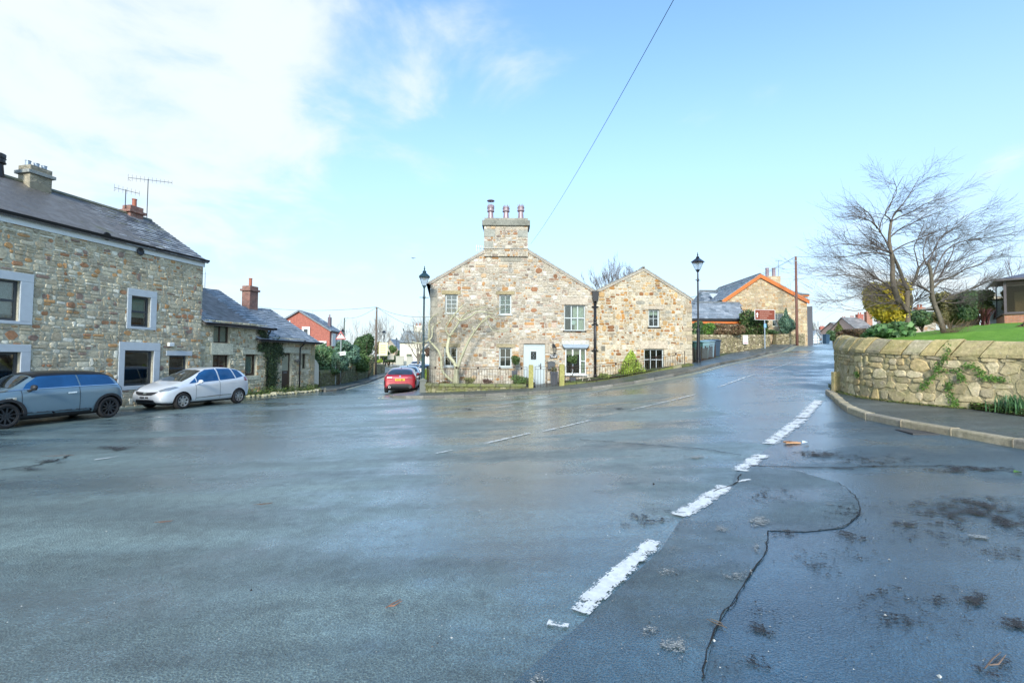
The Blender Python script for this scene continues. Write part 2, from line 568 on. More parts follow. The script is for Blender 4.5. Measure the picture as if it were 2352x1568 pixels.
def strip(mb, A, B, lift, col=None):
    """ribbon between two matched polylines lying on the ground"""
    ha = Harr([p[0] for p in A], [p[1] for p in A]) + lift
    hb = Harr([p[0] for p in B], [p[1] for p in B]) + lift
    n = len(A)
    vs = [(p[0], p[1], z) for p, z in zip(A, ha)] + [(p[0], p[1], z) for p, z in zip(B, hb)]
    mb.add(vs, [(i, i + 1, n + i + 1, n + i) for i in range(n - 1)], col)
def line_mark(mb, pts, w, lift):
    pts = resample(pts, .25)
    for a, b, c in ((-.5, -.4, 0), (-.4, -.28, .45), (-.28, .28, 1), (.28, .4, .45), (.4, .5, 0)):
        strip(mb, offset(pts, w * a), offset(pts, w * b), lift, (c, c, c))

# ------------------------------------------------------------------ ground and roads
M_ROAD = asphalt_mat('wet_asphalt', .082, .8, 0, .2, .48, 330, (1.05, 1.0, .93))
M_SIDE = asphalt_mat('old_asphalt', .036, .9, 13, .13, .46, 340, (.85, 1.0, 1.12))  # bluer tint: more of the sky's reflection put into the colour
M_PATCH = asphalt_mat('patched_asphalt', .044, .6, 31, .2, .44, 360)
M_PAVE = asphalt_mat('pavement_asphalt', .06, .1, 55, .5, .75, 300, (1.15, .85, .72))
def soil_mat():
    t = NT('soil_and_grass')
    g = t.mr(t.noise(1.4, 6, .7), .44, .6)
    c = t.mix(g, (.05, .038, .026), (.07, .11, .025))
    c = t.mix(1.0, c, t.ramp(t.noise(25, 5), [(.3, .6), (.7, 1.4)]), 'MULTIPLY')
    t.set(Base_Color=c, Roughness=.95); t.bump(t.noise(40, 5), .6, .03)
    return t.m
M_SOIL = soil_mat()
def paint_mat(name, col, wear=.5):
    t = NT(name)
    n = t.noise(7, 8, .72); n2 = t.vor(38, 'DISTANCE_TO_EDGE'); n3 = t.noise(60, 4, .6)
    a = t.math('ADD', t.math('ADD', n, t.math('MULTIPLY', n3, .35)), t.math('MULTIPLY', t.mr(n2, 0, .06), .06))
    a = t.math('ADD', a, t.math('MULTIPLY', t.noise(34, 6, .75), .34))
    sp = t.n.new('ShaderNodeSeparateColor'); t.l.new(t.attr('Col'), sp.inputs[0])
    a = t.math('ADD', a, t.math('MULTIPLY', sp.outputs[0], .13))
    f = t.mr(a, wear + .13, wear + .17)
    c = t.mix(1.0, col, t.ramp(t.noise(18, 5), [(.3, .78), (.7, 1.05)]), 'MULTIPLY')
    t.set(Base_Color=c, Roughness=.5)
    tr = t.n.new('ShaderNodeBsdfTransparent'); mx = t.n.new('ShaderNodeMixShader')
    t.l.new(f, mx.inputs[0]); t.l.new(tr.outputs[0], mx.inputs[1]); t.l.new(t.b.outputs[0], mx.inputs[2]); t.l.new(mx.outputs[0], t.out.inputs[0])
    t.bump(n3, .3, .004)
    return t.m

def spaced(lo, hi, fa, fb, step):
    a = list(np.arange(fa, fb + 1e-6, step))
    s, x = step, fa
    while x > lo: s *= 1.35; x -= s; a.insert(0, x)
    s, x = step, a[-1]
    while x < hi: s *= 1.35; x += s; a.append(x)
    return np.array(a)
gx, gy = spaced(-2500, 2500, -24, 50, .5), spaced(-400, 5000, -4, 76, .5)
GX, GY = np.meshgrid(gx, gy)
GZ = np.concatenate([Harr(GX[i:i + 40], GY[i:i + 40]) for i in range(0, len(gy), 40)])
ROADS = [[(-15.2, -7), (30, -7), (30, 2), (12, 6), (10.4, 11), (10.0, 13.6), (11.5, 15.5), (14.2, 19), (18.6, 24.6), (28, 35.5), (40, 50), (60, 72), (90, 100),
          (80, 110), (44, 72), (31, 53), (20.5, 39), (12.4, 29), (8.6, 23.6), (7, 21.3), (-4.6, 21.3), (-5.2, 25), (-6.2, 33), (-8.5, 46), (-10, 60), (-10, 72), (-12, 95),
          (-22, 125), (-34, 125), (-24, 90), (-17.6, 66), (-14.6, 48), (-11.8, 31), (-12.0, 29.5), (-12.9, 26), (-14.2, 21), (-15.2, 17)]]
mbg, mbr = MB(), MB()
for j in range(len(gy) - 1):
    for i in range(len(gx) - 1):
        cx0, cy0 = (gx[i] + gx[i + 1]) / 2, (gy[j] + gy[j + 1]) / 2
        r = -40 < cx0 < 95 and -8 < cy0 < 126 and inside(cx0, cy0, ROADS[0])
        q = [(gx[i], gy[j], GZ[j, i]), (gx[i + 1], gy[j], GZ[j, i + 1]), (gx[i + 1], gy[j + 1], GZ[j + 1, i + 1]), (gx[i], gy[j + 1], GZ[j + 1, i])]
        (mbr if r else mbg).add(q, [(0, 1, 2, 3)])
def weld(o):
    bm = bmesh.new(); bm.from_mesh(o.data); bmesh.ops.remove_doubles(bm, verts=bm.verts, dist=1e-4); bm.to_mesh(o.data); bm.free()
    o.data.polygons.foreach_set('use_smooth', [True] * len(o.data.polygons)); return o
tag(weld(mbg.build('ground', M_SOIL)), kind='structure')
tag(weld(mbr.build('road', M_ROAD)), kind='structure')

# main pavement along the cottages (outer = kerb side, inner = wall side)
KA = [(-10.7, 62), (-8.5, 46), (-6.5, 33), (-5.35, 26), (-5.3, 24.3), (-5.6, 22.8), (-5.75, 22.0), (-5.4, 21.1), (-4.5, 20.45), (-3.1, 20.1), (0.07, 19.75),
      (3.47, 19.95), (6.0, 20.05), (7.63, 20.4), (8.9, 21.6), (13.4, 27), (22, 38), (33.2, 52), (46, 70)]
IA = [(-9.7, 62), (-7.2, 46), (-5.2, 33), (-4.2, 26), (-4.15, 24.5), (-4.12, 23.5), (-4.1, 22.6), (-4.05, 22), (-3.9, 21.62), (-3.1, 21.5), (0.07, 21.45),
      (3.47, 21.6), (6.0, 21.85), (7.9, 22.5), (8.95, 23.6), (12.5, 28.9), (20.9, 39.7), (32, 54), (44, 72)]
KA, IA = chaikin(KA), chaikin(IA)
KB = [(-11.0, 27.9), (-10.5, 29.2), (-12.9, 46), (-16.0, 64), (-19, 76), (-25, 92)]
IB = [(-12.4, 28.6), (-12.2, 31), (-14.9, 48), (-18.0, 65), (-21, 77), (-27, 93)]
KB, IB = chaikin(KB), chaikin(IB)
KC = [(9.15, 13.75), (8.75, 12.95), (8.1, 11.75), (7.5, 10.6), (7.24, 9.75), (7.2, 9.1), (7.28, 8.35), (7.44, 6.85), (7.5, 4), (7.6, 0), (7.6, -6)]
IC = [(9.5, 13.6), (9.15, 12.6), (9.2, 11.8), (9.4, 11.1), (9.75, 10.4), (9.8, 9.9), (9.75, 9.2), (9.75, 8.3), (9.7, 6), (9.8, 0), (9.8, -6)]
KC, IC = chaikin(KC), chaikin(IC)
def dens(K, I, step=.4):
    k2, i2 = [], []
    for a, b, c, d in zip(K, K[1:], I, I[1:]):
        n = max(1, int(max(math.dist(a, b), math.dist(c, d)) / step))
        for t in range(n):
            f = t / n
            k2.append((a[0] + (b[0] - a[0]) * f, a[1] + (b[1] - a[1]) * f)); i2.append((c[0] + (d[0] - c[0]) * f, c[1] + (d[1] - c[1]) * f))
    k2.append(K[-1]); i2.append(I[-1])
    return k2, i2
def kerb_mb(mb, K, side, h=.11, w=.14, cols=((.30, .28, .25),), step=.9):
    """row of kerbstones; side = +1 when the pavement lies on the left of the line"""
    pts = resample(K, step)
    for i, (a, b) in enumerate(zip(pts, pts[1:])):
        L = math.dist(a, b)
        if L < .1: continue
        g = .006 / L
        a2 = (a[0] + (b[0] - a[0]) * g, a[1] + (b[1] - a[1]) * g); b2 = (b[0] - (b[0] - a[0]) * g, b[1] - (b[1] - a[1]) * g)
        dx, dy = (b[0] - a[0]) / L, (b[1] - a[1]) / L
        nx, ny = -dy * side, dx * side
        j = rnd.uniform(-.004, .004)
        prof = [(-.0, -.06), (0, h - .02), (.02, h + j), (w, h + j), (w, -.06)]
        vs = []
        for p in (a2, b2):
            z = H(*p)
            for o_, zz_ in prof: vs.append((p[0] + nx * o_, p[1] + ny * o_, z + zz_))
        n = 5
        fs = [(k, (k + 1) % n, n + (k + 1) % n, n + k) for k in range(n)] + [tuple(range(n)), tuple(range(n, 2 * n))[::-1]]
        c = rnd.choice(cols); f = rnd.uniform(.8, 1.2)
        mb.add(vs, fs, tuple(q * f for q in c))
M_KERB = stone_mat('kerb_stone', 1.0, .15, .1)
for nm, K, I, side, cols in (('pavement', KA, IA, -1, ((.16, .155, .14), (.2, .19, .17))), ('pavement', KB, IB, -1, ((.2, .19, .17),)), ('pavement', KC, IC, 1, ((.42, .36, .25), (.36, .32, .25)))):
    k2, i2 = dens(K, I)
    s = 1
    if nm == 'pavement' and K is KA: s = 1
    mb = MB()
    inner = offset(k2, .12 * (1 if K is not KA else 1))
    # find which side the inner line lies on
    m = len(k2) // 2
    d = (k2[m + 1][0] - k2[m][0]) * (i2[m][1] - k2[m][1]) - (k2[m + 1][1] - k2[m][1]) * (i2[m][0] - k2[m][0])
    sd_ = 1 if d > 0 else -1
    inner = offset(k2, .135 * sd_)
    mid = [((a[0] + b[0]) / 2, (a[1] + b[1]) / 2) for a, b in zip(inner, i2)]
    strip(mb, inner, mid, .105); strip(mb, mid, i2, .105)
    o = mb.build('pavement', M_PAVE); tag(weld(o), kind='structure')
    bm = bmesh.new(); bm.from_mesh(o.data)
    for f in bm.faces:
        if f.normal.z < 0: f.normal_flip()
    bm.to_mesh(o.data); bm.free()
    mb = MB()
    kerb_mb(mb, K, sd_, .11 if K is not KC else .13, .14 if K is not KC else .16, cols)
    tag(mb.build('kerb', M_KERB, bevel=.008), kind='structure')
# soil of the front garden and verge
tag(sheet('garden_bed', [(-3.9, 21.75), (-3.1, 21.7), (0.07, 21.65), (1.1, 21.65), (1.1, 22.98), (-3.9, 22.98)], .22, M_SOIL, .4), kind='structure')
tag(sheet('garden_path', [(1.1, 21.55), (2.5, 21.6), (2.5, 22.98), (1.1, 22.98)], .11, M_PAVE, .4), kind='structure')
tag(sheet('garden_bed', [(2.5, 21.7), (3.47, 21.75), (6.0, 22.0), (7.9, 22.6), (8.4, 22.98), (2.5, 22.98)], .16, M_SOIL, .4), kind='structure')

# side road surface and the dark strip of patching next to it
def gp(*pts): return [tuple(ga(x, y))[:2] for x, y in pts]
side_px = gp((1560, 1800), (1628, 1500), (1645, 1440), (1700, 1350), (1758, 1270), (1765, 1218), (1700, 1140), (1690, 1085), (1760, 1032), (1845, 968), (1882, 925), (1903, 915))
side_poly = side_px + [(8.1, 11.7), (7.5, 10.6), (7.24, 9.75), (7.2, 9.1), (7.28, 8.35), (7.44, 6.85), (7.5, 4), (7.6, 0), (7.6, -3), (1.0, -3)]
tag(sheet('side_road', side_poly, .004, M_SIDE), kind='structure')
patch_px = gp((1060, 1800), (1180, 1568), (1330, 1438), (1520, 1262), (1562, 1196), (1680, 1122), (1690, 1085), (1740, 1070), (1830, 1082), (1925, 1110), (1972, 1145), (1975, 1182), (1940, 1213), (1850, 1223), (1765, 1220),
              (1758, 1272), (1702, 1352), (1647, 1440), (1630, 1500), (1570, 1800))
tag(sheet('road_patch', patch_px, .0085, M_PATCH, .25), kind='structure')

# markings
M_WHITE = paint_mat('worn_white_paint', (.70, .71, .69), .80)
M_WHITE2 = paint_mat('faded_white_paint', (.66, .68, .66), .83)
M_YEL = paint_mat('pale_yellow_paint', (.66, .60, .38), .68)
def dash(mb, x0, y0, x1, y1, w, lift=.013):
    a, b = ga(x0, y0), ga(x1, y1)
    line_mark(mb, [tuple(a)[:2], tuple(b)[:2]], w, lift)
mb = MB()
for q in ((1258, 1432, 1306, 1440, .07), (1325, 1406, 1505, 1244, .17), (1560, 1186, 1668, 1118, .2), (1693, 1108, 1722, 1102, .06), (1698, 1082, 1750, 1045, .22), (1766, 1020, 1842, 962, .26), (1842, 960, 1880, 920, .26)):
    dash(mb, *q)
tag(mb.build('road_marking', M_WHITE), kind='structure')
mb = MB()
for q in ((1002, 1042, 1040, 1034), (1110, 1020, 1218, 995), (1248, 991, 1357, 965), (1450, 941, 1597, 906), (1650, 889, 1733, 860), (1768, 850, 1825, 831), (1845, 818, 1870, 806),
          (217, 1057, 272, 1049), (1032, 947, 1068, 941), (1078, 941, 1122, 935), (1135, 937, 1180, 931), (1150, 929, 1200, 921), (1205, 926, 1245, 920), (1218, 919, 1262, 911), (1255, 917, 1290, 910), (1290, 912, 1340, 903), (1345, 905, 1400, 892)):
    dash(mb, *q, .10)
tag(mb.build('road_marking', M_WHITE2), kind='structure')
mb = MB()
KAo = [p for p in resample(KA, .3) if p[1] < 60 and p[0] > -5.9]
for d, w in ((.30, .07), (.48, .06)):
    line_mark(mb, offset(KAo, -d), w, .011)
KBo = resample(KB, .3)
line_mark(mb, offset(KBo[6:], -.3), .09, .011)
tag(mb.build('road_marking', M_YEL), kind='structure')
# cracks
mb = MB()
def crack(pts, w=.02, jit=.03):
    g = resample(gp(*pts), .08)
    g = [(p[0] + rnd.uniform(-jit, jit) * .5, p[1] + rnd.uniform(-jit, jit) * .5) for p in g]
    o1 = offset(g, -w / 2); o2 = offset(g, w / 2)
    o1 = [(p[0] + rnd.uniform(-1, 1) * w * .4, p[1] + rnd.uniform(-1, 1) * w * .4) for p in o1]
    strip(mb, o1, o2, .0135)
crack(((1765, 1219), (1757, 1272), (1702, 1352), (1647, 1440), (1628, 1500), (1612, 1568)), .008)
crack(((1765, 1219), (1850, 1223), (1940, 1213), (1975, 1182), (1968, 1142), (1920, 1106)), .007)
crack(((1330, 1010), (1480, 1022), (1600, 1030), (1700, 1045)), .02, .05)
crack(((1720, 1070), (1850, 1074), (1960, 1078)), .025)
crack(((1640, 1130), (1690, 1112), (1700, 1090)), .018)
crack(((0, 1080), (80, 1070), (150, 1052), (160, 1045)), .04, .06)
crack(((1900, 1075), (2060, 1072), (2200, 1070), (2352, 1088)), .02, .05)
crack(((1300, 972), (1400, 955)), .012)
t = NT('crack_dark'); t.set(Base_Color=(.008, .008, .008), Roughness=.9)
M_CRACK = t.m
tag(mb.build('road_crack', M_CRACK), kind='structure')
# rough broken areas with loose grit, and pale worn patches
def broken_mat(name, col, thr, sc=3.2, rough=.85):
    t = NT(name)
    n = t.noise(sc, 8, .75); f3 = t.noise(70, 3, .6)
    # fades out towards the sheet's border through the mesh attribute
    a = t.attr('Col'); sp = t.n.new('ShaderNodeSeparateColor'); t.l.new(a, sp.inputs[0])
    n9 = t.noise(sc * 5, 6, .75)
    f = t.mr(t.math('ADD', t.math('ADD', t.math('ADD', n, t.math('MULTIPLY', n9, .5)), t.math('MULTIPLY', f3, .4)), t.math('MULTIPLY', sp.outputs[0], .20)), thr + .34, thr + .44)
    f = t.math('MULTIPLY', f, t.mr(sp.outputs[0], .0, .22))
    c = t.mix(1.0, col, t.ramp(t.noise(90, 3), [(.3, .5), (.75, 2.2)]), 'MULTIPLY')
    t.set(Base_Color=c, Roughness=rough); t.bump(t.vor(90), .9, .012)
    tr = t.n.new('ShaderNodeBsdfTransparent'); mx = t.n.new('ShaderNodeMixShader')
    t.l.new(f, mx.inputs[0]); t.l.new(tr.outputs[0], mx.inputs[1]); t.l.new(t.b.outputs[0], mx.inputs[2]); t.l.new(mx.outputs[0], t.out.inputs[0])
    return t.m
M_BRK = broken_mat('broken_surface', (.020, .020, .021), .73, 5)
M_PALE = broken_mat('worn_pale_spot', (.20, .21, .20), .74, 6, .5)
def spot(mb, x, y, rx, ry, lift=.0175):
    c = ga(x, y); e = ga(x + rx, y); f = ga(x, y + ry)
    ax = Vector((e.x - c.x, e.y - c.y)); ay = Vector((f.x - c.x, f.y - c.y))
    n, m = 18, 4
    vs, fs, cs = [(c.x, c.y)], [], [1.0]
    for r in range(1, m + 1):
        for k in range(n):
            w = 2 * math.pi * k / n; q = r / m
            p = Vector((c.x, c.y)) + ax * math.cos(w) * q + ay * math.sin(w) * q
            vs.append((p.x, p.y)); cs.append(1 - q)
    hz = Harr([v[0] for v in vs], [v[1] for v in vs]) + lift
    for k in range(n):
        fs.append((0, 1 + k, 1 + (k + 1) % n))
        for r in range(m - 1):
            a = 1 + r * n; fs.append((a + k, a + n + k, a + n + (k + 1) % n, a + (k + 1) % n))
    for f in fs:
        col = tuple([sum(cs[i] for i in f) / len(f)] * 3)
        mb.add([(vs[i][0], vs[i][1], hz[i]) for i in f], [tuple(range(len(f)))], col)
mb = MB()
for q in ((2330, 1430, 70, 30), (2080, 1205, 60, 14), (2300, 1270, 90, 24), (2300, 1530, 130, 60), (2230, 1170, 210, 55), (2200, 1080, 180, 12), (2330, 1200, 110, 50), (1890, 1045, 110, 14), (1800, 1228, 46, 20), (2240, 1385, 50, 30), (1068, 940, 40, 4), (1420, 940, 30, 4), (110, 1060, 60, 9), (60, 1078, 60, 8), (265, 1030, 60, 9), (2140, 1180, 70, 25), (1955, 1235, 70, 25)):
    spot(mb, *q)
tag(mb.build('broken_surface', M_BRK), kind='structure')
mb = MB()
for q in ((1780, 1140, 110, 36), (1900, 1290, 170, 90), (2080, 1400, 230, 150), (1760, 1440, 130, 110), (1960, 1180, 90, 70), (2150, 1230, 180, 60), (1720, 1530, 110, 60), (2000, 1060, 300, 30), (1500, 1190, 110, 50)):
    spot(mb, *q, lift=.0155)
tag(mb.build('worn_speckle', broken_mat('worn_speckle', (.014, .016, .018), .80, 7)), kind='structure')
mb = MB()
for q in ((1740, 1196, 40, 22), (1660, 1220, 36, 14), (1545, 1265, 24, 16), (1690, 1325, 60, 24), (1525, 1320, 50, 16), (1495, 1455, 36, 20), (1560, 1480, 60, 50), (1240, 1560, 60, 24), (1900, 1160, 22, 10), (2250, 1235, 40, 10), (1600, 1050, 60, 8), (1735, 1262, 18, 22), (1845, 1560, 40, 20)):
    spot(mb, *q)
tag(mb.build('worn_spot', M_PALE), kind='structure')
# loose grit: tiny stones no one could count
mb = MB()
ic = [(0, 0, 1), (.9, 0, .1), (-.4, .8, .1), (-.4, -.8, .1), (0, 0, -.4)]
icf = [(0, 1, 2), (0, 2, 3), (0, 3, 1), (4, 2, 1), (4, 3, 2), (4, 1, 3)]
r2 = random.Random(3)
GR = []
for i in range(900):
    x = r2.uniform(1150, 2420); y = 1568 - 560 * r2.random() ** .8
    if r2.random() < .35: x = r2.uniform(-50, 1200)
    GR.append((x, y))
for x, y in GR:
    p = ga(x, y); s = r2.uniform(.0025, .007) * (1.8 if r2.random() < .06 else 1)
    k = r2.choice((.03, .05, .1, .25, .5)); a = r2.uniform(0, 6.3)
    ca, sa = math.cos(a), math.sin(a)
    mb.add([(p.x + (q[0] * ca - q[1] * sa) * s, p.y + (q[0] * sa + q[1] * ca) * s, p.z + .012 + q[2] * s * .6) for q in ic], icf, (k, k * .97, k * .9))
def attr_mat(name, rough=.8, spec=.4):
    t = NT(name)
    c = t.mix(1.0, t.attr(), t.ramp(t.noise(30, 4), [(.3, .8), (.7, 1.2)]), 'MULTIPLY')
    t.set(Base_Color=c, Roughness=rough); t.b.inputs['Specular IOR Level'].default_value = spec
    return t.m
M_ATTR = attr_mat('plain_attr')
tag(mb.build('loose_grit', M_ATTR), kind='stuff', label='tiny loose stones scattered over the wet asphalt', cat='grit')

# ------------------------------------------------------------------ garden wall of the corner, and the lawn behind it
WP = [(40, 50, 2.4), (30, 38.5, 1.95), (24, 31.5, 1.65), (17, 23.5, 1.25), (12.6, 18, 1.0), (10.35, 15.1, .83), (9.5, 13.75, .73), (9.1, 12.7, .66), (9.05, 11.85, .60), (9.28, 11.1, .545), (9.69, 10.2, .49),
      (10.2, 9.35, .44), (10.7, 8.0, .36), (11, 6, .3), (11.2, 3, .25), (11.3, -4, .2)]
WPs = chaikin(WP, 2)
_wp = np.array(WPs)
def Lawn(X, Y):
    X = np.asarray(X, float); Y = np.asarray(Y, float)
    d = np.sqrt((X[..., None] - _wp[:, 0]) ** 2 + (Y[..., None] - _wp[:, 1]) ** 2)
    i = d.argmin(-1); dm = d.min(-1)
    t = _wp[i, 2]
    r = np.clip(dm / 7, 0, 1); r = r * r * (3 - 2 * r)
    return EYE + (t - .13) * (1 - r) + .087 * np.clip(Y, 5, 24) * r
M_GRASS = None
t = NT('lawn_grass')
g = t.noise(3, 5, .6); g2 = t.noise(60, 4, .7, t.mapping((1, 1, .3)))
c = t.mix(t.mr(g, .3, .7), (.13, .29, .03), (.20, .38, .05))
c = t.mix(1.0, c, t.ramp(g2, [(.3, .6), (.7, 1.35)]), 'MULTIPLY')
t.set(Base_Color=c, Roughness=.9); t.b.inputs['Specular IOR Level'].default_value = .2
t.bump(t.math('ADD', g2, t.noise(200, 2)), .8, .03)
M_GRASS = t.m
LP = [(p[0], p[1]) for p in offset([(a, b) for a, b, c in WPs if b < 24.5], .2)]
_s = LP[len(LP) // 2]
tag(sheet('lawn', LP + [(50, -4), (50, 27)], 0, M_GRASS, .6, Lawn), kind='structure')
# ------------------------------------------------------------------ stone walling
PAL_MAIN = [((.56, .50, .40), 10), ((.50, .44, .34), 10), ((.45, .39, .30), 8), ((.50, .36, .22), 5), ((.45, .25, .11), 4), ((.34, .17, .09), 2), ((.40, .38, .33), 4), ((.27, .21, .17), 1.2), ((.62, .58, .50), 9), ((.47, .36, .28), 4)]
PAL_WING = [((.56, .48, .35), 10), ((.52, .43, .30), 9), ((.46, .37, .24), 7), ((.52, .34, .16), 6), ((.44, .22, .07), 5), ((.30, .14, .06), 3), ((.36, .34, .28), 3), ((.60, .54, .43), 9)]
PAL_LEFT = [((.50, .45, .34), 12), ((.44, .38, .28), 10), ((.57, .52, .41), 6), ((.39, .35, .28), 6), ((.50, .29, .14), 3), ((.40, .21, .12), 2.2), ((.28, .20, .17), 2.5), ((.68, .66, .58), 4)]
PAL_COT = [((.50, .47, .36), 10), ((.42, .39, .28), 8), ((.56, .52, .41), 7), ((.45, .30, .17), 3), ((.31, .28, .22), 3), ((.62, .60, .51), 4)]
PAL_ORANGE = [((.58, .46, .28), 10), ((.52, .38, .22), 9), ((.55, .42, .28), 7), ((.48, .28, .13), 4), ((.62, .52, .36), 7)]
PAL_WALL = [((.40, .35, .23), 10), ((.34, .30, .20), 8), ((.46, .41, .30), 6), ((.30, .27, .20), 5), ((.42, .34, .2), 4)]
PAL_DRY = [((.34, .30, .21), 10), ((.26, .23, .17), 8), ((.44, .40, .31), 6), ((.18, .15, .11), 5), ((.5, .46, .36), 3)]
def pick(pal, rng):
    t = rng.uniform(0, sum(w for c, w in pal))
    for c, w in pal:
        t -= w
        if t <= 0: break
    k = rng.uniform(.82, 1.18)
    return tuple(min(.85, x * k) for x in c)
def cut_rect(r, openings, mw=.05):
    out = [r]
    for o in openings:
        nx = []
        for q in out:
            if q[2] <= o[0] or q[0] >= o[2] or q[3] <= o[1] or q[1] >= o[3]: nx.append(q); continue
            if o[0] > q[0] + mw: nx.append((q[0], q[1], o[0], q[3]))
            if o[2] < q[2] - mw: nx.append((o[2], q[1], q[2], q[3]))
            x0, x1 = max(q[0], o[0]), min(q[2], o[2])
            if o[1] > q[1] + mw * .6: nx.append((x0, q[1], x1, o[1]))
            if o[3] < q[3] - mw * .6: nx.append((x0, o[3], x1, q[3]))
        out = nx
    return out
def stones(mb, x0, z0, x1, z1, openings, halves, pal, rng, band=(.16, .30), sw=(.14, .46), gap=.009, d=(.010, .026), y=0.0, fx=None, rough=.16, slant=0):
    """irregular coursed rubble, every stone its own low block standing proud of the mortar"""
    z = z0
    while z < z1:
        bh = rng.uniform(*band)
        x = x0 - rng.uniform(0, .3)
        while x < x1:
            wv = rng.uniform(*sw); r = rng.random()
            if r < .28: cells = [(x, z, x + wv * .8, z + bh)]; wv *= .8
            elif r < .8:
                wv *= 1.3; m = z + bh * rng.uniform(.35, .65); cells = []
                for a, b in ((z, m), (m, z + bh)):
                    s = x + wv * rng.uniform(.3, .7)
                    cells += [(x, a, s, b), (s, a, x + wv, b)] if rng.random() < .8 else [(x, a, x + wv, b)]
            else:
                wv *= 1.5; a = z; cells = []
                for q in (.36, .7, 1.0):
                    b = z + bh * (q + rng.uniform(-.06, .06) * (q < 1)); s = x + wv * rng.uniform(.3, .7)
                    cells += [(x, a, s, b), (s, a, x + wv, b)]; a = b
            for c in cells:
                c = (max(c[0], x0), max(c[1], z0), min(c[2], x1), min(c[3], z1))
                if c[2] - c[0] < .035 or c[3] - c[1] < .02: continue
                for q in cut_rect(c, openings):
                    a0, b0, a1, b1 = q[0] + gap, q[1] + gap * .8, q[2] - gap, q[3] - gap * .8
                    w_, h_ = a1 - a0, b1 - b0
                    if w_ < .03 or h_ < .02: continue
                    j = lambda k: rng.uniform(-k, k)
                    cxn = min(w_, h_ * 1.5) * rng.uniform(.12, .38); czn = h_ * rng.uniform(.15, .4)
                    jj = rough * h_ * .55
                    tl, tr = j(slant), j(slant)
                    P = [(a0 + cxn, b0 + j(jj)), (a1 - cxn, b0 + j(jj)), (a1 + j(jj), b0 + czn), (a1 + j(jj), b1 - czn), (a1 - cxn, b1 + j(jj) * .6), (a0 + cxn, b1 + j(jj) * .6), (a0 + j(jj), b1 - czn), (a0 + j(jj), b0 + czn)]
                    for h in halves: P = clip(P, *h) if P else P
                    if len(P) < 3: continue
                    n = len(P); mx = sum(p[0] for p in P) / n; mz = sum(p[1] for p in P) / n
                    dd = rng.uniform(*d); s1 = 1 - min(.22, .012 / max(.02, h_) + .08)
                    tx, tz = j(.25), j(.35)
                    vs = [(p[0], y + .012, p[1]) for p in P]
                    for p in P:
                        qx, qz = mx + (p[0] - mx) * s1, mz + (p[1] - mz) * s1
                        vs.append((qx, y - dd * (1 + tx * (qx - mx) / max(w_, .05) * 2 + tz * (qz - mz) / max(h_, .03)), qz))
                    vs.append((mx + j(.1) * w_, y - dd * rng.uniform(1.0, 1.35), mz))
                    fs = []
                    for i in range(n):
                        k = (i + 1) % n
                        fs.append((i, k, n + k, n + i)); fs.append((n + i, n + k, 2 * n))
                    if fx: vs = [fx(v) for v in vs]
                    mb.add(vs, fs, pick(pal, rng))
            x += wv
        z += bh
def backing(mb, x0, z0, x1, z1, openings, halves, col, depth=.18, y=0.0):
    """mortar face with openings and their reveals"""
    xs = sorted(set([x0, x1] + [q for o in openings for q in (o[0], o[2]) if x0 < q < x1]))
    zs = sorted(set([z0, z1] + [q for o in openings for q in (o[1], o[3]) if z0 < q < z1]))
    for a, b in zip(xs, xs[1:]):
        for c, d in zip(zs, zs[1:]):
            if any(o[0] < (a + b) / 2 < o[2] and o[1] < (c + d) / 2 < o[3] for o in openings): continue
            P = [(a, c), (b, c), (b, d), (a, d)]
            for h in halves: P = clip(P, *h) if P else P
            if len(P) > 2: mb.add([(p[0], y, p[1]) for p in P], [tuple(range(len(P)))], col)
    for a, c, b, d in openings:
        for q in (((a, c), (a, d)), ((a, d), (b, d)), ((b, d), (b, c)), ((b, c), (a, c))):
            (p0, q0), (p1, q1) = q
            mb.add([(p0, y - .012, q0), (p1, y - .012, q1), (p1, y + depth, q1), (p0, y + depth, q0)], [(0, 1, 2, 3)], tuple(k * 1.1 for k in col))
def slab(mb, x0, z0, x1, z1, y0=-.03, y1=.1, col=(.4, .33, .22), jit=.0, rng=rnd):
    """dressed stone block: lintel, quoin, sill"""
    j = lambda: rng.uniform(-jit, jit)
    b = .008
    vs = [(x0 + j(), y1, z0 + j()), (x1 + j(), y1, z0 + j()), (x1 + j(), y1, z1 + j()), (x0 + j(), y1, z1 + j())]
    f = [(v[0] + (b if i in (0, 3) else -b), y0, v[2] + (b if i < 2 else -b)) for i, v in enumerate(vs)]
    m = [(v[0], y0 + b, v[2]) for v in vs]
    fs = [(8, 9, 10, 11)]
    for i in range(4):
        k = (i + 1) % 4
        fs += [(i, k, 4 + k, 4 + i), (4 + i, 4 + k, 8 + k, 8 + i)]
    mb.add(vs + m + f, fs, col)
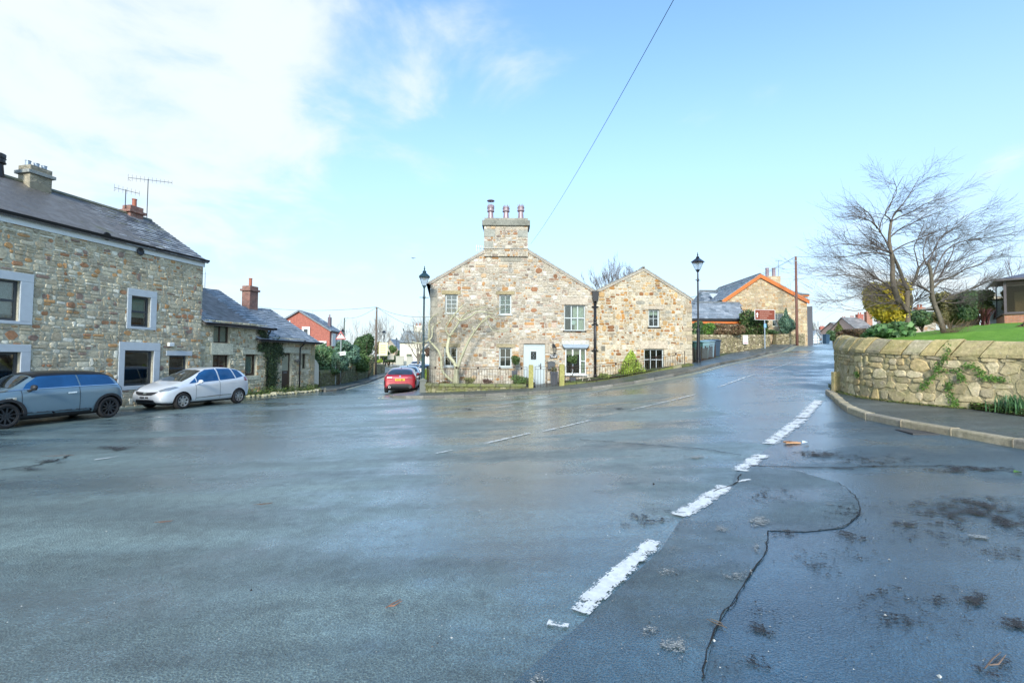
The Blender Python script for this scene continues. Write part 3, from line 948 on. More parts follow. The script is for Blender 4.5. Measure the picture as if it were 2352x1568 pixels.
def slates(mb, O, u, v, L, S, rng, pal, course=.21, width=.27, thick=.016, clipf=None, sag=0.0):
    """overlapping slates on a sloping roof: O eave corner, u along, v up the slope"""
    O, u, v = Vector(O), Vector(u).normalized(), Vector(v).normalized()
    n = u.cross(v)
    if n.z < 0: n = -n
    r = 0; s = 0.0
    while s < S:
        c = course * (1.15 - .35 * s / S)
        x = -width * (.5 if r % 2 else 0) - rng.uniform(0, .04)
        while x < L:
            w_ = width * rng.uniform(.8, 1.2)
            a, b = max(0, x + .003), min(L, x + w_ - .003)
            s2 = min(S, s + c * 1.12)
            if b - a > .02 and (clipf is None or clipf((a + b) / 2, (s + s2) / 2)):
                lo = thick * rng.uniform(1.6, 2.6); off_ = rng.uniform(-.006, .006)
                sg = lambda t: n * (-sag * math.sin(math.pi * min(1, max(0, t / L))))
                s1 = s + off_
                p = [O + u * a + v * s1 + n * lo + sg(a), O + u * b + v * s1 + n * lo + sg(b), O + u * b + v * s2 + n * thick * .5 + sg(b), O + u * a + v * s2 + n * thick * .5 + sg(a),
                     O + u * a + v * s1 - n * .004 + sg(a), O + u * b + v * s1 - n * .004 + sg(b)]
                mb.add(p, [(0, 1, 2, 3), (4, 5, 1, 0), (4, 0, 3), (5, 2, 1)], pick(pal, rng))
            x += w_
        s += c; r += 1
def roofboard(mb, O, u, v, L, S, t=.09, col=(.12, .11, .1)):
    O, u, v = Vector(O), Vector(u).normalized(), Vector(v).normalized()
    n = u.cross(v)
    if n.z < 0: n = -n
    mb.prism([O, O + u * L, O + u * L + v * S, O + v * S], -n * t, col)
PAL_SLATE = [((.17, .19, .21), 10), ((.11, .12, .14), 7), ((.23, .25, .27), 6), ((.36, .39, .42), 3), ((.16, .17, .13), 3)]
PAL_SLATE_B = [((.20, .23, .26), 10), ((.16, .19, .215), 6), ((.26, .29, .32), 6), ((.32, .35, .38), 2)]
PAL_STONESLATE = [((.19, .20, .19), 10), ((.24, .25, .23), 8), ((.15, .155, .15), 6), ((.30, .31, .30), 4)]
def slate_mat():
    t = NT('roof_slate')
    c = t.mix(1.0, t.attr(), t.ramp(t.noise(9, 6, .65), [(.3, .7), (.7, 1.3)]), 'MULTIPLY')
    mf = t.mr(t.noise(1.5, 6, .75, t.mapping(loc=(3, 7, 1))), .58, .72)
    c = t.mix(t.math('MULTIPLY', mf, .5), c, (.12, .12, .05))
    lf = t.mr(t.noise(7, 6, .7, t.mapping((.35, .35, 1))), .62, .72)
    c = t.mix(t.math('MULTIPLY', lf, .45), c, (.42, .45, .45))
    t.set(Base_Color=c, Roughness=t.mr(t.noise(3, 4), .3, .7, .32, .6))
    t.bump(t.noise(40, 5), .4, .006)
    return t.m
M_SLATE = slate_mat()
M_STONE = stone_mat('rubble_stone', 1.0, .22)
M_STONE_L = stone_mat('weathered_rubble_stone', 1.28, .6, .06, (1.03, 1.0, .93))
M_STONE_W = stone_mat('lichened_wall_stone', 1.3, .95, .32, (1.06, .99, .86), bd=.05)
M_LEAD = simple('lead_sheet', (.26, .32, .38), .45, .3)
M_TIMBER_P = simple('painted_stone_grey', (.52, .56, .58), .55, var=.14, scale=5, bump=.3, bscale=25)
M_CAST = simple('black_iron', (.016, .017, .02), .38, .2)
M_RUST = simple('rusty_iron', (.05, .03, .022), .7, .2, var=.5, scale=14)
M_WFR = simple('pale_grey_frame', (.46, .51, .52), .4, var=.04)
M_DFR = simple('charcoal_frame', (.045, .055, .065), .45, var=.06)
M_BFR = simple('brown_frame', (.060, .035, .022), .45, var=.25)
M_DOOR = simple('duck_egg_door', (.42, .49, .51), .42, var=.04, scale=2)
M_GLASS = glass_mat('window_glass', (.75, .82, .80), .10)
M_GLASS_B = glass_mat('bright_window_glass', (.5, .55, .55), .18)
M_ROOM = simple('room_shade', (.014, .013, .011), .9)  # near black: shade of the unlit rooms put into the lining colour
M_CURT = simple('pale_curtain', (.60, .56, .46), .9, var=.1)
M_BLIND = simple('white_blind', (.70, .72, .70), .6, var=.04)
M_BRICK = None
def brick_mat(name, c1, c2, mortar, sx=.225, sz=.075):
    t = NT(name)
    b = t.n.new('ShaderNodeTexBrick'); b.offset = .5
    b.inputs['Scale'].default_value = 1.0; b.inputs['Brick Width'].default_value = sx; b.inputs['Row Height'].default_value = sz
    b.inputs['Mortar Size'].default_value = .007; b.inputs['Color1'].default_value = (*c1, 1); b.inputs['Color2'].default_value = (*c2, 1); b.inputs['Mortar'].default_value = (*mortar, 1)
    sp = t.n.new('ShaderNodeSeparateXYZ'); t.l.new(t.tc.outputs['Object'], sp.inputs[0])
    cb = t.n.new('ShaderNodeCombineXYZ'); t.l.new(t.math('ADD', sp.outputs[0], sp.outputs[1]), cb.inputs[0]); t.l.new(sp.outputs[2], cb.inputs[1])
    t.l.new(cb.outputs[0], b.inputs['Vector'])
    c = t.mix(1.0, b.outputs['Color'], t.ramp(t.noise(6, 6), [(.3, .72), (.7, 1.2)]), 'MULTIPLY')
    t.set(Base_Color=c, Roughness=.85); t.bump(t.math('SUBTRACT', 1.0, b.outputs['Fac']), .5, .01)
    return t.m
M_BRICK = brick_mat('red_brick', (.44, .115, .075), (.36, .085, .06), (.36, .25, .2))
M_BRICK_O = brick_mat('orange_brick', (.42, .17, .09), (.34, .14, .09), (.34, .28, .22))
M_BRICK_C = brick_mat('chimney_brick', (.30, .13, .095), (.20, .10, .08), (.28, .24, .2))
M_POT = simple('terracotta_pot', (.36, .12, .07), .7)
M_POTG = simple('glazed_pot', (.26, .19, .21), .35, var=.3, scale=5)
M_CREAM = simple('cream_render', (.66, .62, .50), .85, bump=.2)
M_WHITE_R = simple('white_render', (.72, .72, .66), .85, bump=.2)
M_MORTARSIDE = rubble_mat('plain_rubble', [(0, (.42, .37, .28)), (.3, (.34, .3, .22)), (.55, (.48, .43, .34)), (.75, (.42, .24, .12)), (.88, (.28, .25, .2))])

def window(par, r, fr, glass=None, nx=2, nz=2, fw=.055, mw=.024, inset=.09, inner=None, sill=None, top=0, blind=0, yb=.35, roomdark=True):
    """frame with glazing bars (part) > pane, and what hangs behind it (sub-parts); r in wall coordinates"""
    x0, z0, x1, z1 = r
    mb = MB(); y0, y1 = inset, inset + .05
    mb.box(x0, y0, z0, x0 + fw, y1, z1); mb.box(x1 - fw, y0, z0, x1, y1, z1)
    mb.box(x0 + fw, y0, z1 - fw, x1 - fw, y1, z1); mb.box(x0 + fw, y0 - .012, z0, x1 - fw, y1, z0 + fw)
    a0, a1, c0, c1 = x0 + fw, x1 - fw, z0 + fw, z1 - fw
    vx = [a0 + (a1 - a0) * i / nx for i in range(1, nx)]
    for v in vx: mb.box(v - mw / 2, y0 + .004, c0, v + mw / 2, y1 - .004, c1)
    for j in range(1, nz):
        z = c0 + (c1 - c0) * j / nz
        xs = [a0] + vx + [a1]
        for i in range(len(xs) - 1):
            mb.box(xs[i] + (mw / 2 if i else 0), y0 + .006, z - mw / 2, xs[i + 1] - (mw / 2 if i < len(xs) - 2 else 0), y1 - .006, z + mw / 2)
    w = mb.build('window', fr, par, bevel=.004)
    mb = MB(); mb.box(a0, y0 + .02, c0, a1, y0 + .026, c1); mb.build('pane', glass or M_GLASS, w)
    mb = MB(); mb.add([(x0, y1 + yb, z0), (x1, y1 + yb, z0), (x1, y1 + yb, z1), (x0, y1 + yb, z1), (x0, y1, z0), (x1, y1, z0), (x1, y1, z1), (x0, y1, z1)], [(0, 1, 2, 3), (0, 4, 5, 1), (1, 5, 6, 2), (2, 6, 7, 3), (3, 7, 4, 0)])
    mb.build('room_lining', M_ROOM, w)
    if inner in ('blind', 'louvre'):
        mb = MB(); z = c1 - .02
        while z > c0 + (c1 - c0) * blind:
            mb.add([(a0, y1 + .03, z), (a1, y1 + .03, z), (a1, y1 + .055, z + .026), (a0, y1 + .055, z + .026)], [(0, 1, 2, 3)]); z -= .034 if inner == 'blind' else .075
        mb.build('blind', M_BLIND, w)
    elif inner == 'curtain':
        mb = MB(); n = 40; vs = []
        for i in range(n + 1):
            x = a0 + (a1 - a0) * (blind + (1 - blind) * i / n)
            yy = y1 + .06 + .02 * math.sin(i * 1.9) + .01 * math.sin(i * 4.1)
            vs += [(x, yy, c0), (x, yy, c1)]
        mb.add(vs, [(2 * i, 2 * i + 2, 2 * i + 3, 2 * i + 1) for i in range(n)]); mb.build('curtain', M_CURT, w, smooth=True)
    elif inner == 'screen':
        mb = MB(); mb.box(a0, y1 + .04, c0 + (c1 - c0) * blind, a1, y1 + .045, c1); mb.build('curtain', M_CURT, w)
    if sill:
        mb = MB(); mb.box(x0 - .06, -.06, z0 - .055, x1 + .06, inset + .03, z0 - .002); mb.build('sill', sill, w, bevel=.006)
    return w
def shell(mb, x0, x1, y0, y1, z0, z1, col=None):
    """side and rear walls"""
    mb.add([(x0, y0, z0), (x0, y1, z0), (x0, y1, z1), (x0, y0, z1)], [(0, 1, 2, 3)], col)
    mb.add([(x1, y0, z0), (x1, y1, z0), (x1, y1, z1), (x1, y0, z1)], [(3, 2, 1, 0)], col)
    mb.add([(x0, y1, z0), (x1, y1, z0), (x1, y1, z1), (x0, y1, z1)], [(0, 1, 2, 3)], col)
def pot_mb(x, y, z, h, r=.13, kind='crown', n=14):
    mb = MB()
    if kind == 'plain': mb.lathe([(r * .92, z), (r * .85, z + h * .9), (r * 1.0, z + h * .92), (r * 1.0, z + h), (r * .8, z + h)], (x, y, 0), n)
    else:
        prof = [(r, z), (r * 1.0, z + h * .08), (r * .93, z + h * .1), (r * .74, z + h * .56), (r * 1.12, z + h * .6), (r * 1.14, z + h * .64), (r * 1.0, z + h * .66), (r * 1.0, z + h * .78), (r * 1.12, z + h * .79), (r * 1.12, z + h * .81), (r * .98, z + h * .82), (r * .98, z + h * .84)]
        mb.lathe(prof, (x, y, 0), n)
        if kind == 'crown':
            m = 8
            for k in range(m):
                a0, a1 = 2 * math.pi * k / m, 2 * math.pi * (k + 1) / m; am = (a0 + a1) / 2; q = r * .97; q2 = r * .8; e = r * 1.04
                P = [(q * math.cos(a0), q * math.sin(a0), z + h * .83), (q * math.cos(a1), q * math.sin(a1), z + h * .83), (e * math.cos(am), e * math.sin(am), z + h),
                     (q2 * math.cos(a0), q2 * math.sin(a0), z + h * .83), (q2 * math.cos(a1), q2 * math.sin(a1), z + h * .83)]
                mb.add([(p[0] + x, p[1] + y, p[2]) for p in P], [(0, 1, 2), (3, 2, 4), (0, 2, 3), (1, 4, 2)])
        elif kind == 'cowl':
            mb.lathe([(r * 1.08, z + h * .84), (r * 1.1, z + h * .96), (r * .95, z + h * 1.0)], (x, y, 0), 8)
    return mb
def aerial(par, x, y, z, h, ang, L=.9, n=9, name='aerial', tilt=0, mat=None):
    mb = MB(); mb.tube([(x, y, z), (x, y, z + h)], .016, 6)
    d = Vector((math.cos(ang), math.sin(ang), tilt)).normalized(); e = Vector((-d.y, d.x, 0)); p = Vector((x, y, z + h - .04))
    mb.tube([p - d * L * .45, p + d * L * .55], .01, 4)
    for i in range(n):
        q = p - d * L * .45 + d * L * i / (n - 1); w = .16 - .006 * i
        mb.tube([q - Vector((0, 0, w)), q + Vector((0, 0, w))], .005, 3); 
    mb.tube([p - d * L * .42 - e * .15 - Vector((0, 0, .1)), p - d * L * .42 + e * .15 - Vector((0, 0, .1))], .006, 3)
    return mb.build(name, mat or M_CAST, par)

# ================================================================== the gabled cottage in the middle
OM = Vector((at(987, 830, 23.0).x, 23.0, EYE - 1.75))
def pm(*q): return prect(*q, OM, 0.0)
def pp(x, y): return onplane(x, y, OM, 0.0)
WM = pp(1366.5, 830)[0]
house = thing('stone_cottage', 'wide gabled honey stone cottage with a tall three pot chimney and a pale blue door', 'house', OM)
eL, eR, aP = pp(987, 653), pp(1366.5, 673), pp(1164.8, 549.7)
def line_half(p, q):
    """keep what lies below the line p-q"""
    (x0, z0), (x1, z1) = p, q
    if x1 < x0: x0, z0, x1, z1 = x1, z1, x0, z0
    a, b = -(z1 - z0), (x1 - x0)
    return (a, b, a * x0 + b * z0)
hm = [line_half(eL, aP), line_half(aP, eR)]
OPM = {'ul': pm(1022.5, 676, 1051, 719.5), 'um': pm(1146.5, 677, 1174.5, 722), 'ur': pm(1296, 700.5, 1344, 759.5), 'll': pm(1019.5, 797, 1050, 841.5), 'lm': pm(1146.5, 798, 1175, 842.5),
       'door': pm(1202.5, 789.8, 1251.5, 891), 'bay': pm(1298, 800, 1345, 860)}
LINT = [(pm(1014, 667.3, 1058.6, 676), (.36, .30, .17)), (pm(1139, 668.5, 1182.3, 676.5), (.35, .29, .17)), (pm(1288, 684, 1351, 700), (.52, .45, .36)), (pm(1013.3, 789, 1057.6, 797), (.34, .29, .18)),
        (pm(1139.6, 789.5, 1183, 798), (.38, .32, .2)), (pm(1193, 780, 1261, 789.6), (.46, .39, .31)), (pm(1290, 781, 1353, 791), (.6, .57, .5)),
        (pm(1193, 789.6, 1202.3, 812), (.44, .38, .3)), (pm(1251.7, 789.6, 1260.5, 810), (.46, .4, .31)), (pm(1150, 590, 1196, 601), (.34, .32, .26))]
ops = list(OPM.values()); cuts = ops + [l for l, c in LINT]
mb = MB(); rg = random.Random(11)
# quoins at the left corner
zq = 0.0; QU = []
while zq < eL[1] - .35:
    hq = rg.uniform(.30, .52); wq = rg.choice((.34, .62)) * rg.uniform(.85, 1.1)
    QU.append((0.0, zq, wq, min(zq + hq, eL[1] - .05))); zq += hq
cuts2 = cuts + QU
backing(mb, 0, -.6, WM, aP[1] + .1, ops, hm, (.50, .45, .37))
stones(mb, 0, -.6, WM, aP[1], cuts2, hm, PAL_MAIN, rg)
for q in QU: slab(mb, q[0] - .02, q[1] + .008, q[2] - .012, q[3] - .008, -.028, .05, rg.choice([(.36, .34, .28), (.30, .29, .25), (.40, .37, .30)]), .008, rg)
for l, c in LINT: slab(mb, l[0] + .005, l[1] + .004, l[2] - .005, l[3] - .004, -.03, .08, c, .006, rg)
DEPTH = 8.0
wall = mb.build('wall', M_STONE, house)
mb = MB(); shell(mb, 0, WM, 0, DEPTH, -.6, min(eL[1], eR[1])); mb.add([(0, DEPTH, eL[1]), (WM, DEPTH, eR[1]), (aP[0], DEPTH, aP[1])], [(0, 1, 2)])
mb.build('rear_wall', M_MORTARSIDE, house)
def gable_roof(par, eL, eR, aP, y0, depth, rng, pal, over=.1, name='roof', skirt=.06):
    obs = []
    mb = MB()
    for e, s in ((eL, 1), (eR, -1)):
        d = Vector((aP[0] - e[0], 0, aP[1] - e[1])); S = d.length; d.normalize()
        O = Vector((e[0], y0 - skirt, e[1] + .03)) - d * over
        slates(mb, O + Vector((0, 0, .09)), (0, 1, 0), d, depth + skirt, S + over, rng, pal)
        roofboard(mb, O + Vector((0, 0, .085)), (0, 1, 0), d, depth + skirt, S + over, .05, (.28, .25, .2))
    mb.tube([(aP[0], y0 - skirt, aP[1] + .13), (aP[0], y0 + depth, aP[1] + .13)], .075, 6, (.22, .21, .19))
    return mb.build(name, M_SLATE, par)
gable_roof(house, eL, eR, aP, 0, DEPTH, rg, PAL_STONESLATE)
mb = MB()  # verge mortar fillet
for e in (eL, eR):
    d = Vector((aP[0] - e[0], 0, aP[1] - e[1])); n = Vector((0, 0, 1))
    P = [Vector((e[0], -.05, e[1] - .02)), Vector((aP[0], -.05, aP[1] - .02)), Vector((aP[0], -.05, aP[1] + .055)), Vector((e[0], -.05, e[1] + .055))]
    mb.prism(P, (0, .06, 0), (.42, .38, .32))
mb.build('verge', M_STONE, house)
# chimney
c0, c1 = pm(1112.2, 580, 1212.4, 515), pm(1109, 520, 1216, 507.5)
cz0, cz1, cz2, cz3 = c0[3] - .2, c1[3], pp(1160, 508)[1], pp(1160, 502)[1]
mb = MB(); cr = random.Random(5)
cx0, cx1 = c0[0], c0[2]
CQ = [(cx0, pm(1112, 528, 1212, 545)[1], cx0 + .55, pm(1112, 528, 1212, 545)[3]), (cx1 - .5, pm(1112, 530, 1212, 546)[1], cx1, pm(1112, 530, 1212, 546)[3]), (cx0, pm(1112, 556, 1212, 571)[1], cx0 + .45, pm(1112, 556, 1212, 571)[3])]
zb = pm(1112, 580, 1212, 590)[1]
backing(mb, cx0, zb, cx1, cz1, [], [], (.52, .47, .39), y=-.10)
stones(mb, cx0, zb, cx1, cz1, CQ, [], PAL_MAIN, cr, y=-.10)
for q in CQ: slab(mb, q[0] - .01, q[1], q[2] - .01, q[3], -.125, .0, (.36, .36, .31), .006, cr)
zl = pm(1112, 571.5, 1212, 573)
slab(mb, cx0 - .03, zl[1], cx1 + .03, zl[1] + .05, -.15, 0, (.5, .48, .42))
cy1 = .95
shell(mb, cx0, cx1, -.10, cy1, zb, cz1, (.42, .38, .3))
slab(mb, cx0 - .10, cz1, cx1 + .10, cz2, -.20, .5, (.26, .26, .22)); mb.box(cx0 - .09, .45, cz1, cx1 + .09, cy1 + .1, cz2, (.26, .26, .22))
slab(mb, cx0 - .0, cz2 + .002, cx1 + .0, cz3, -.11, .5, (.34, .33, .27)); mb.box(cx0, .45, cz2 + .002, cx1, cy1, cz3 - .01, (.34, .33, .27))
ch = mb.build('chimney', M_STONE, house)
for px, kind, top, m in ((1126, 'cowl', 465, M_POTG), (1162, 'crown', 465, M_POTG), (1196.5, 'crown', 463, M_POTG)):
    a = pp(px, 502)[0]; b = pm(px, top, px + 1, 502)
    mbp = pot_mb(a, .45, cz3 - .02, b[3] - cz3 + .02, .165, kind)
    if kind == 'cowl':
        zt = b[3]
        for k in range(4):
            w = k * math.pi / 2 + .4; mbp.tube([(a + .12 * math.cos(w), .45 + .12 * math.sin(w), zt), (a + .12 * math.cos(w), .45 + .12 * math.sin(w), zt + .22)], .008, 4)
        mbp.lathe([(.20, zt + .22), (.17, zt + .25), (.02, zt + .29)], (a, .45, 0), 14)
    mbp.build('chimney_pot', m, ch, smooth=False)
aerial(house, cx0 - .25, 1.2, pm(1100, 581, 1101, 590)[1], .75, .3, .5, 6, mat=simple('grey_metal', (.4, .42, .44), .4, .6))
# windows and doors
window(house, OPM['ul'], M_WFR, M_GLASS_B, 2, 4, inner='blind', sill=M_WFR, fw=.06)
window(house, OPM['um'], M_WFR, None, 2, 2, inner='louvre', blind=.0, sill=M_WFR, fw=.06)
w = window(house, OPM['ur'], M_WFR, None, 3, 2, inner='curtain', blind=.42, sill=M_STONE, fw=.045, mw=.05)
# round clock on the windowsill
r = OPM['ur']; mb = MB(); cxx = r[0] + (r[2] - r[0]) * .46; czz = r[1] + .42
Mr = Matrix.Rotation(R(90), 4, 'X')
mb.lathe([(.11, 0), (.12, .02), (.10, .03), (.0, .032)], (cxx, .2, czz), 20, (.7, .7, .66), Mr)
mb.lathe([(.135, -.01), (.135, .012), (.118, .02)], (cxx, .205, czz), 20, (.1, .09, .07), Mr)
mb.box(cxx - .06, .19, czz - .36, cxx + .06, .24, czz - .12, (.12, .1, .08))
mb.build('ornament', M_ATTR, w)
window(house, OPM['ll'], M_WFR, None, 2, 2, fw=.06, sill=M_WFR)
window(house, OPM['lm'], M_WFR, None, 2, 2, fw=.06, sill=M_WFR)
# door
r = OPM['door']; x0, z0, x1, z1 = r
mb = MB(); f = .075
mb.box(x0, .06, z0, x0 + f, .13, z1); mb.box(x1 - f, .06, z0, x1, .13, z1); mb.box(x0 + f, .06, z1 - f, x1 - f, .13, z1); mb.box(x0, -.02, z0 - .09, x1, .14, z0)
mb.build('door_frame', M_DOOR, house, bevel=.005)
mb = MB(); a0, a1 = x0 + f, x1 - f; n = 6; m0, m1 = a0 + .10, a1 - .10
mb.box(a0, .085, z0, m0, .125, z1 - f); mb.box(m1, .085, z0, a1, .125, z1 - f); mb.box(m0, .085, z1 - f - .12, m1, .125, z1 - f); mb.box(m0, .085, z0, m1, .125, z0 + .12)
gw = pm(1219.3, 807, 1232, 825.5)
for i in range(n):
    b0, b1 = m0 + (m1 - m0) * i / n + .0025, m0 + (m1 - m0) * (i + 1) / n - .0025
    for (p, q) in ((z0 + .12, gw[1]), (gw[3], z1 - f - .12)): mb.box(b0, .094, p, b1, .12, q)
    if b1 < gw[0] or b0 > gw[2]: mb.box(b0, .094, gw[1], b1, .12, gw[3])
    elif b0 < gw[0]: mb.box(b0, .094, gw[1], gw[0], .12, gw[3])
    elif b1 > gw[2]: mb.box(gw[2], .094, gw[1], b1, .12, gw[3])
dr = mb.build('door', M_DOOR, house)
mb = MB(); e = .022
mb.box(gw[0] - e, .075, gw[1] - e, gw[2] + e, .1, gw[1]); mb.box(gw[0] - e, .075, gw[3], gw[2] + e, .1, gw[3] + e); mb.box(gw[0] - e, .075, gw[1], gw[0], .1, gw[3]); mb.box(gw[2], .075, gw[1], gw[2] + e, .1, gw[3])
mb.build('glazing_surround', M_WFR, dr)
mb = MB(); mb.box(gw[0], .098, gw[1], gw[2], .11, gw[3]); mb.build('pane', simple('dark_leaded_glass', (.012, .016, .014), .1), dr)
mb = MB(); mx, mz = (gw[0] + gw[2]) / 2, (gw[1] + gw[3]) / 2; hw_, hh_ = (gw[2] - gw[0]) / 2, (gw[3] - gw[1]) / 2; y = .094
for a, b in (((-1, 0), (-.3, .0)), ((1, 0), (.3, 0)), ((0, 1), (0, .5)), ((0, -1), (0, -.5)), ((-.35, 0), (0, .5)), ((0, .5), (.35, 0)), ((.35, 0), (0, -.5)), ((0, -.5), (-.35, 0)), ((-.6, 1), (-.6, .55)), ((.6, 1), (.6, .55)), ((-.6, -1), (-.6, -.55)), ((.6, -1), (.6, -.55)), ((-.6, .55), (0, .5)), ((.6, .55), (0, .5)), ((-.6, -.55), (0, -.5)), ((.6, -.55), (0, -.5))):
    mb.tube([(mx + a[0] * hw_, y, mz + a[1] * hh_), (mx + b[0] * hw_, y, mz + b[1] * hh_)], .004, 4)
mb.build('lead_strip', M_LEAD, dr)
mb = MB(); hx, hz = pp(1242.3, 840); mb.box(hx - .02, .065, hz - .13, hx + .02, .085, hz + .13); mb.tube([(hx, .07, hz + .03), (hx, .03, hz + .03), (hx - .12, .03, hz + .03)], .01, 6)
mb.build('handle', M_CAST, dr)
# canted window beside the door, with a lead canopy
r = OPM['bay']; x0, z0, x1, z1 = r
mb = MB(); f = .045; yb = -.10; k = (x1 - x0)
xsb = [x0, x0 + .355 * k, x0 + .72 * k, x1]
mb.box(x0, yb, z0, x1, yb + .05, z0 + .07); mb.box(x0, yb, z1 - .04, x1, yb + .05, z1)
for i, x in enumerate(xsb):
    wd = .07 if i in (1, 2) else .045; xa = x - (0 if i == 0 else wd if i == 3 else wd / 2)
    mb.box(xa, yb - .003, z0 + .07, xa + wd, yb + .053, z1 - .04)
mb.box(xsb[2] + .035, yb + .002, z0 + (z1 - z0) * .5, x1 - .045, yb + .05, z0 + (z1 - z0) * .5 + .035)
mb.box(x0, yb + .05, z0, x0 + .03, .1, z1); mb.box(x1 - .03, yb + .05, z0, x1, .1, z1)
mb.box(x0 - .06, yb - .05, z0 - .05, x1 + .06, .02, z0 - .002)
bw = mb.build('window', simple('white_frame', (.66, .70, .70), .4, var=.03), house, bevel=.004)
mb = MB(); mb.box(x0 + .04, yb + .02, z0 + .07, x1 - .04, yb + .026, z1 - .04); mb.build('pane', M_GLASS, bw)
mb = MB(); mb.box(x0 + .04, .05, z0 + (z1 - z0) * .76, x1 - .04, .06, z1 - .05); mb.build('blind', simple('olive_blind', (.30, .29, .17), .9), bw)
mb = MB(); vs = []
for i in range(13):
    x = x1 - .30 + .26 * i / 12; yy = .03 + .015 * math.sin(i * 2.2); vs += [(x, yy, z0 + .07), (x, yy, z1 - .3)]
mb.add(vs, [(2 * i, 2 * i + 2, 2 * i + 3, 2 * i + 1) for i in range(12)]); mb.build('curtain', M_CURT, bw)
mb = MB(); mb.add([(x0, .45, z0), (x1, .45, z0), (x1, .45, z1), (x0, .45, z1), (x0, .12, z0), (x1, .12, z0), (x1, .12, z1), (x0, .12, z1)], [(0, 1, 2, 3), (0, 4, 5, 1), (1, 5, 6, 2), (2, 6, 7, 3), (3, 7, 4, 0)]); mb.build('room_lining', M_ROOM, bw)
cn = pm(1290.5, 791, 1351.8, 799.5)
P = [(cn[0], cn[3]), (cn[2], cn[3]), (cn[2] - .03, cn[3] - .09), (cn[2] - .11, cn[1]), (cn[0] + .11, cn[1]), (cn[0] + .03, cn[3] - .09)]
mb = MB(); mb.prism([(p[0], -.26, p[1]) for p in P], (0, .28, 0)); mb.build('canopy', M_LEAD, house, bevel=.01)
# gutter end and box on the left eave
mb = MB(); e = pp(987, 652); mb.box(-.16, -.02, e[1] - .09, -.03, DEPTH, e[1] + .0); mb.add([(-.20, -.03, e[1] + .02), (-.02, -.03, e[1] + .05), (-.02, -.03, e[1] - .75), (-.09, -.03, e[1] - .45), (-.2, -.03, e[1] - .08)], [(0, 1, 2, 3, 4)])
mb.prism([(-.20, -.03, e[1] + .02), (-.02, -.03, e[1] + .05), (-.02, -.03, e[1] - .7), (-.09, -.03, e[1] - .4), (-.2, -.03, e[1] - .08)], (0, .05, 0))
mb.build('gutter', simple('blue_black_gutter', (.05, .09, .13), .4), house)

# ================================================================== the smaller gabled cottage on its right
OWG = Vector((OM.x + WM, 23.0, OM.z))
def pwg(*q): return prect(*q, OWG, 0.0)
def ppw(x, y): return onplane(x, y, OWG, 0.0)
WW = ppw(1588.5, 760)[0]
wing = thing('stone_cottage', 'smaller gabled golden stone cottage right of the black drainpipe', 'house', OWG)
wL, wR, wA = ppw(1368, 673), ppw(1588.5, 691), ppw(1477.8, 620.5)
hw2 = [line_half(wL, wA), line_half(wA, wR)]
OPW = {'u': pwg(1489.5, 711, 1514.5, 751), 'l': pwg(1479.5, 801.5, 1524.5, 850)}
LW = [(pwg(1478.8, 702.2, 1524.6, 710.5), (.56, .48, .37)), (pwg(1469.6, 783.5, 1532.5, 801), (.54, .46, .35)), (pwg(1458, 781, 1469, 799), (.5, .44, .33))]
mb = MB(); rg2 = random.Random(23)
backing(mb, 0, -.5, WW, wA[1] + .1, list(OPW.values()), hw2, (.54, .48, .37))
QW = []; zq = .9
while zq < wR[1] - .2:
    hq = rg2.uniform(.16, .3); wq = rg2.choice((.24, .42)) * rg2.uniform(.85, 1.1); QW.append((WW - wq, zq, WW, min(zq + hq, wR[1]))); zq += hq
stones(mb, 0, -.5, WW, wA[1], list(OPW.values()) + [l for l, c in LW] + QW, hw2, PAL_WING, rg2, band=(.17, .32), sw=(.13, .40))
for q in QW: slab(mb, q[0] + .012, q[1] + .008, q[2] + .02, q[3] - .008, -.026, .05, rg2.choice([(.5, .44, .33), (.42, .34, .24), (.5, .42, .28)]), .008, rg2)
for l, c in LW: slab(mb, l[0] + .005, l[1] + .004, l[2] - .005, l[3] - .004, -.03, .08, c, .006, rg2)
mb.build('wall', M_STONE, wing)
mb = MB(); shell(mb, 0.02, WW, 0, 7, -.5, min(wL[1], wR[1])); mb.add([(0, 7, wL[1]), (WW, 7, wR[1]), (wA[0], 7, wA[1])], [(0, 1, 2)]); mb.build('rear_wall', M_MORTARSIDE, wing)
gable_roof(wing, wL, wR, wA, 0, 7, rg2, PAL_STONESLATE)
mb = MB()
for e in (wL, wR):
    P = [Vector((e[0], -.05, e[1] - .02)), Vector((wA[0], -.05, wA[1] - .02)), Vector((wA[0], -.05, wA[1] + .055)), Vector((e[0], -.05, e[1] + .055))]
    mb.prism(P, (0, .06, 0), (.46, .42, .35))
mb.build('verge', M_STONE, wing)
window(wing, OPW['u'], M_WFR, None, 2, 2, fw=.06, sill=M_STONE, inner='screen', blind=.72)
window(wing, OPW['l'], M_WFR, None, 3, 2, fw=.05, sill=M_WFR, mw=.03)
mb = MB(); v = pwg(1381, 805, 1389.5, 795); v = (v[0], min(v[1], v[3]), v[2], max(v[1], v[3]))
for i in range(8): z = v[1] + (v[3] - v[1]) * i / 8; mb.box(v[0], -.045, z, v[2], -.03, z + .012, (.3, .28, .22))
mb.box(v[0], -.035, v[1], v[2], -.02, v[3], (.05, .05, .04)); mb.build('air_vent', M_ATTR, wing)
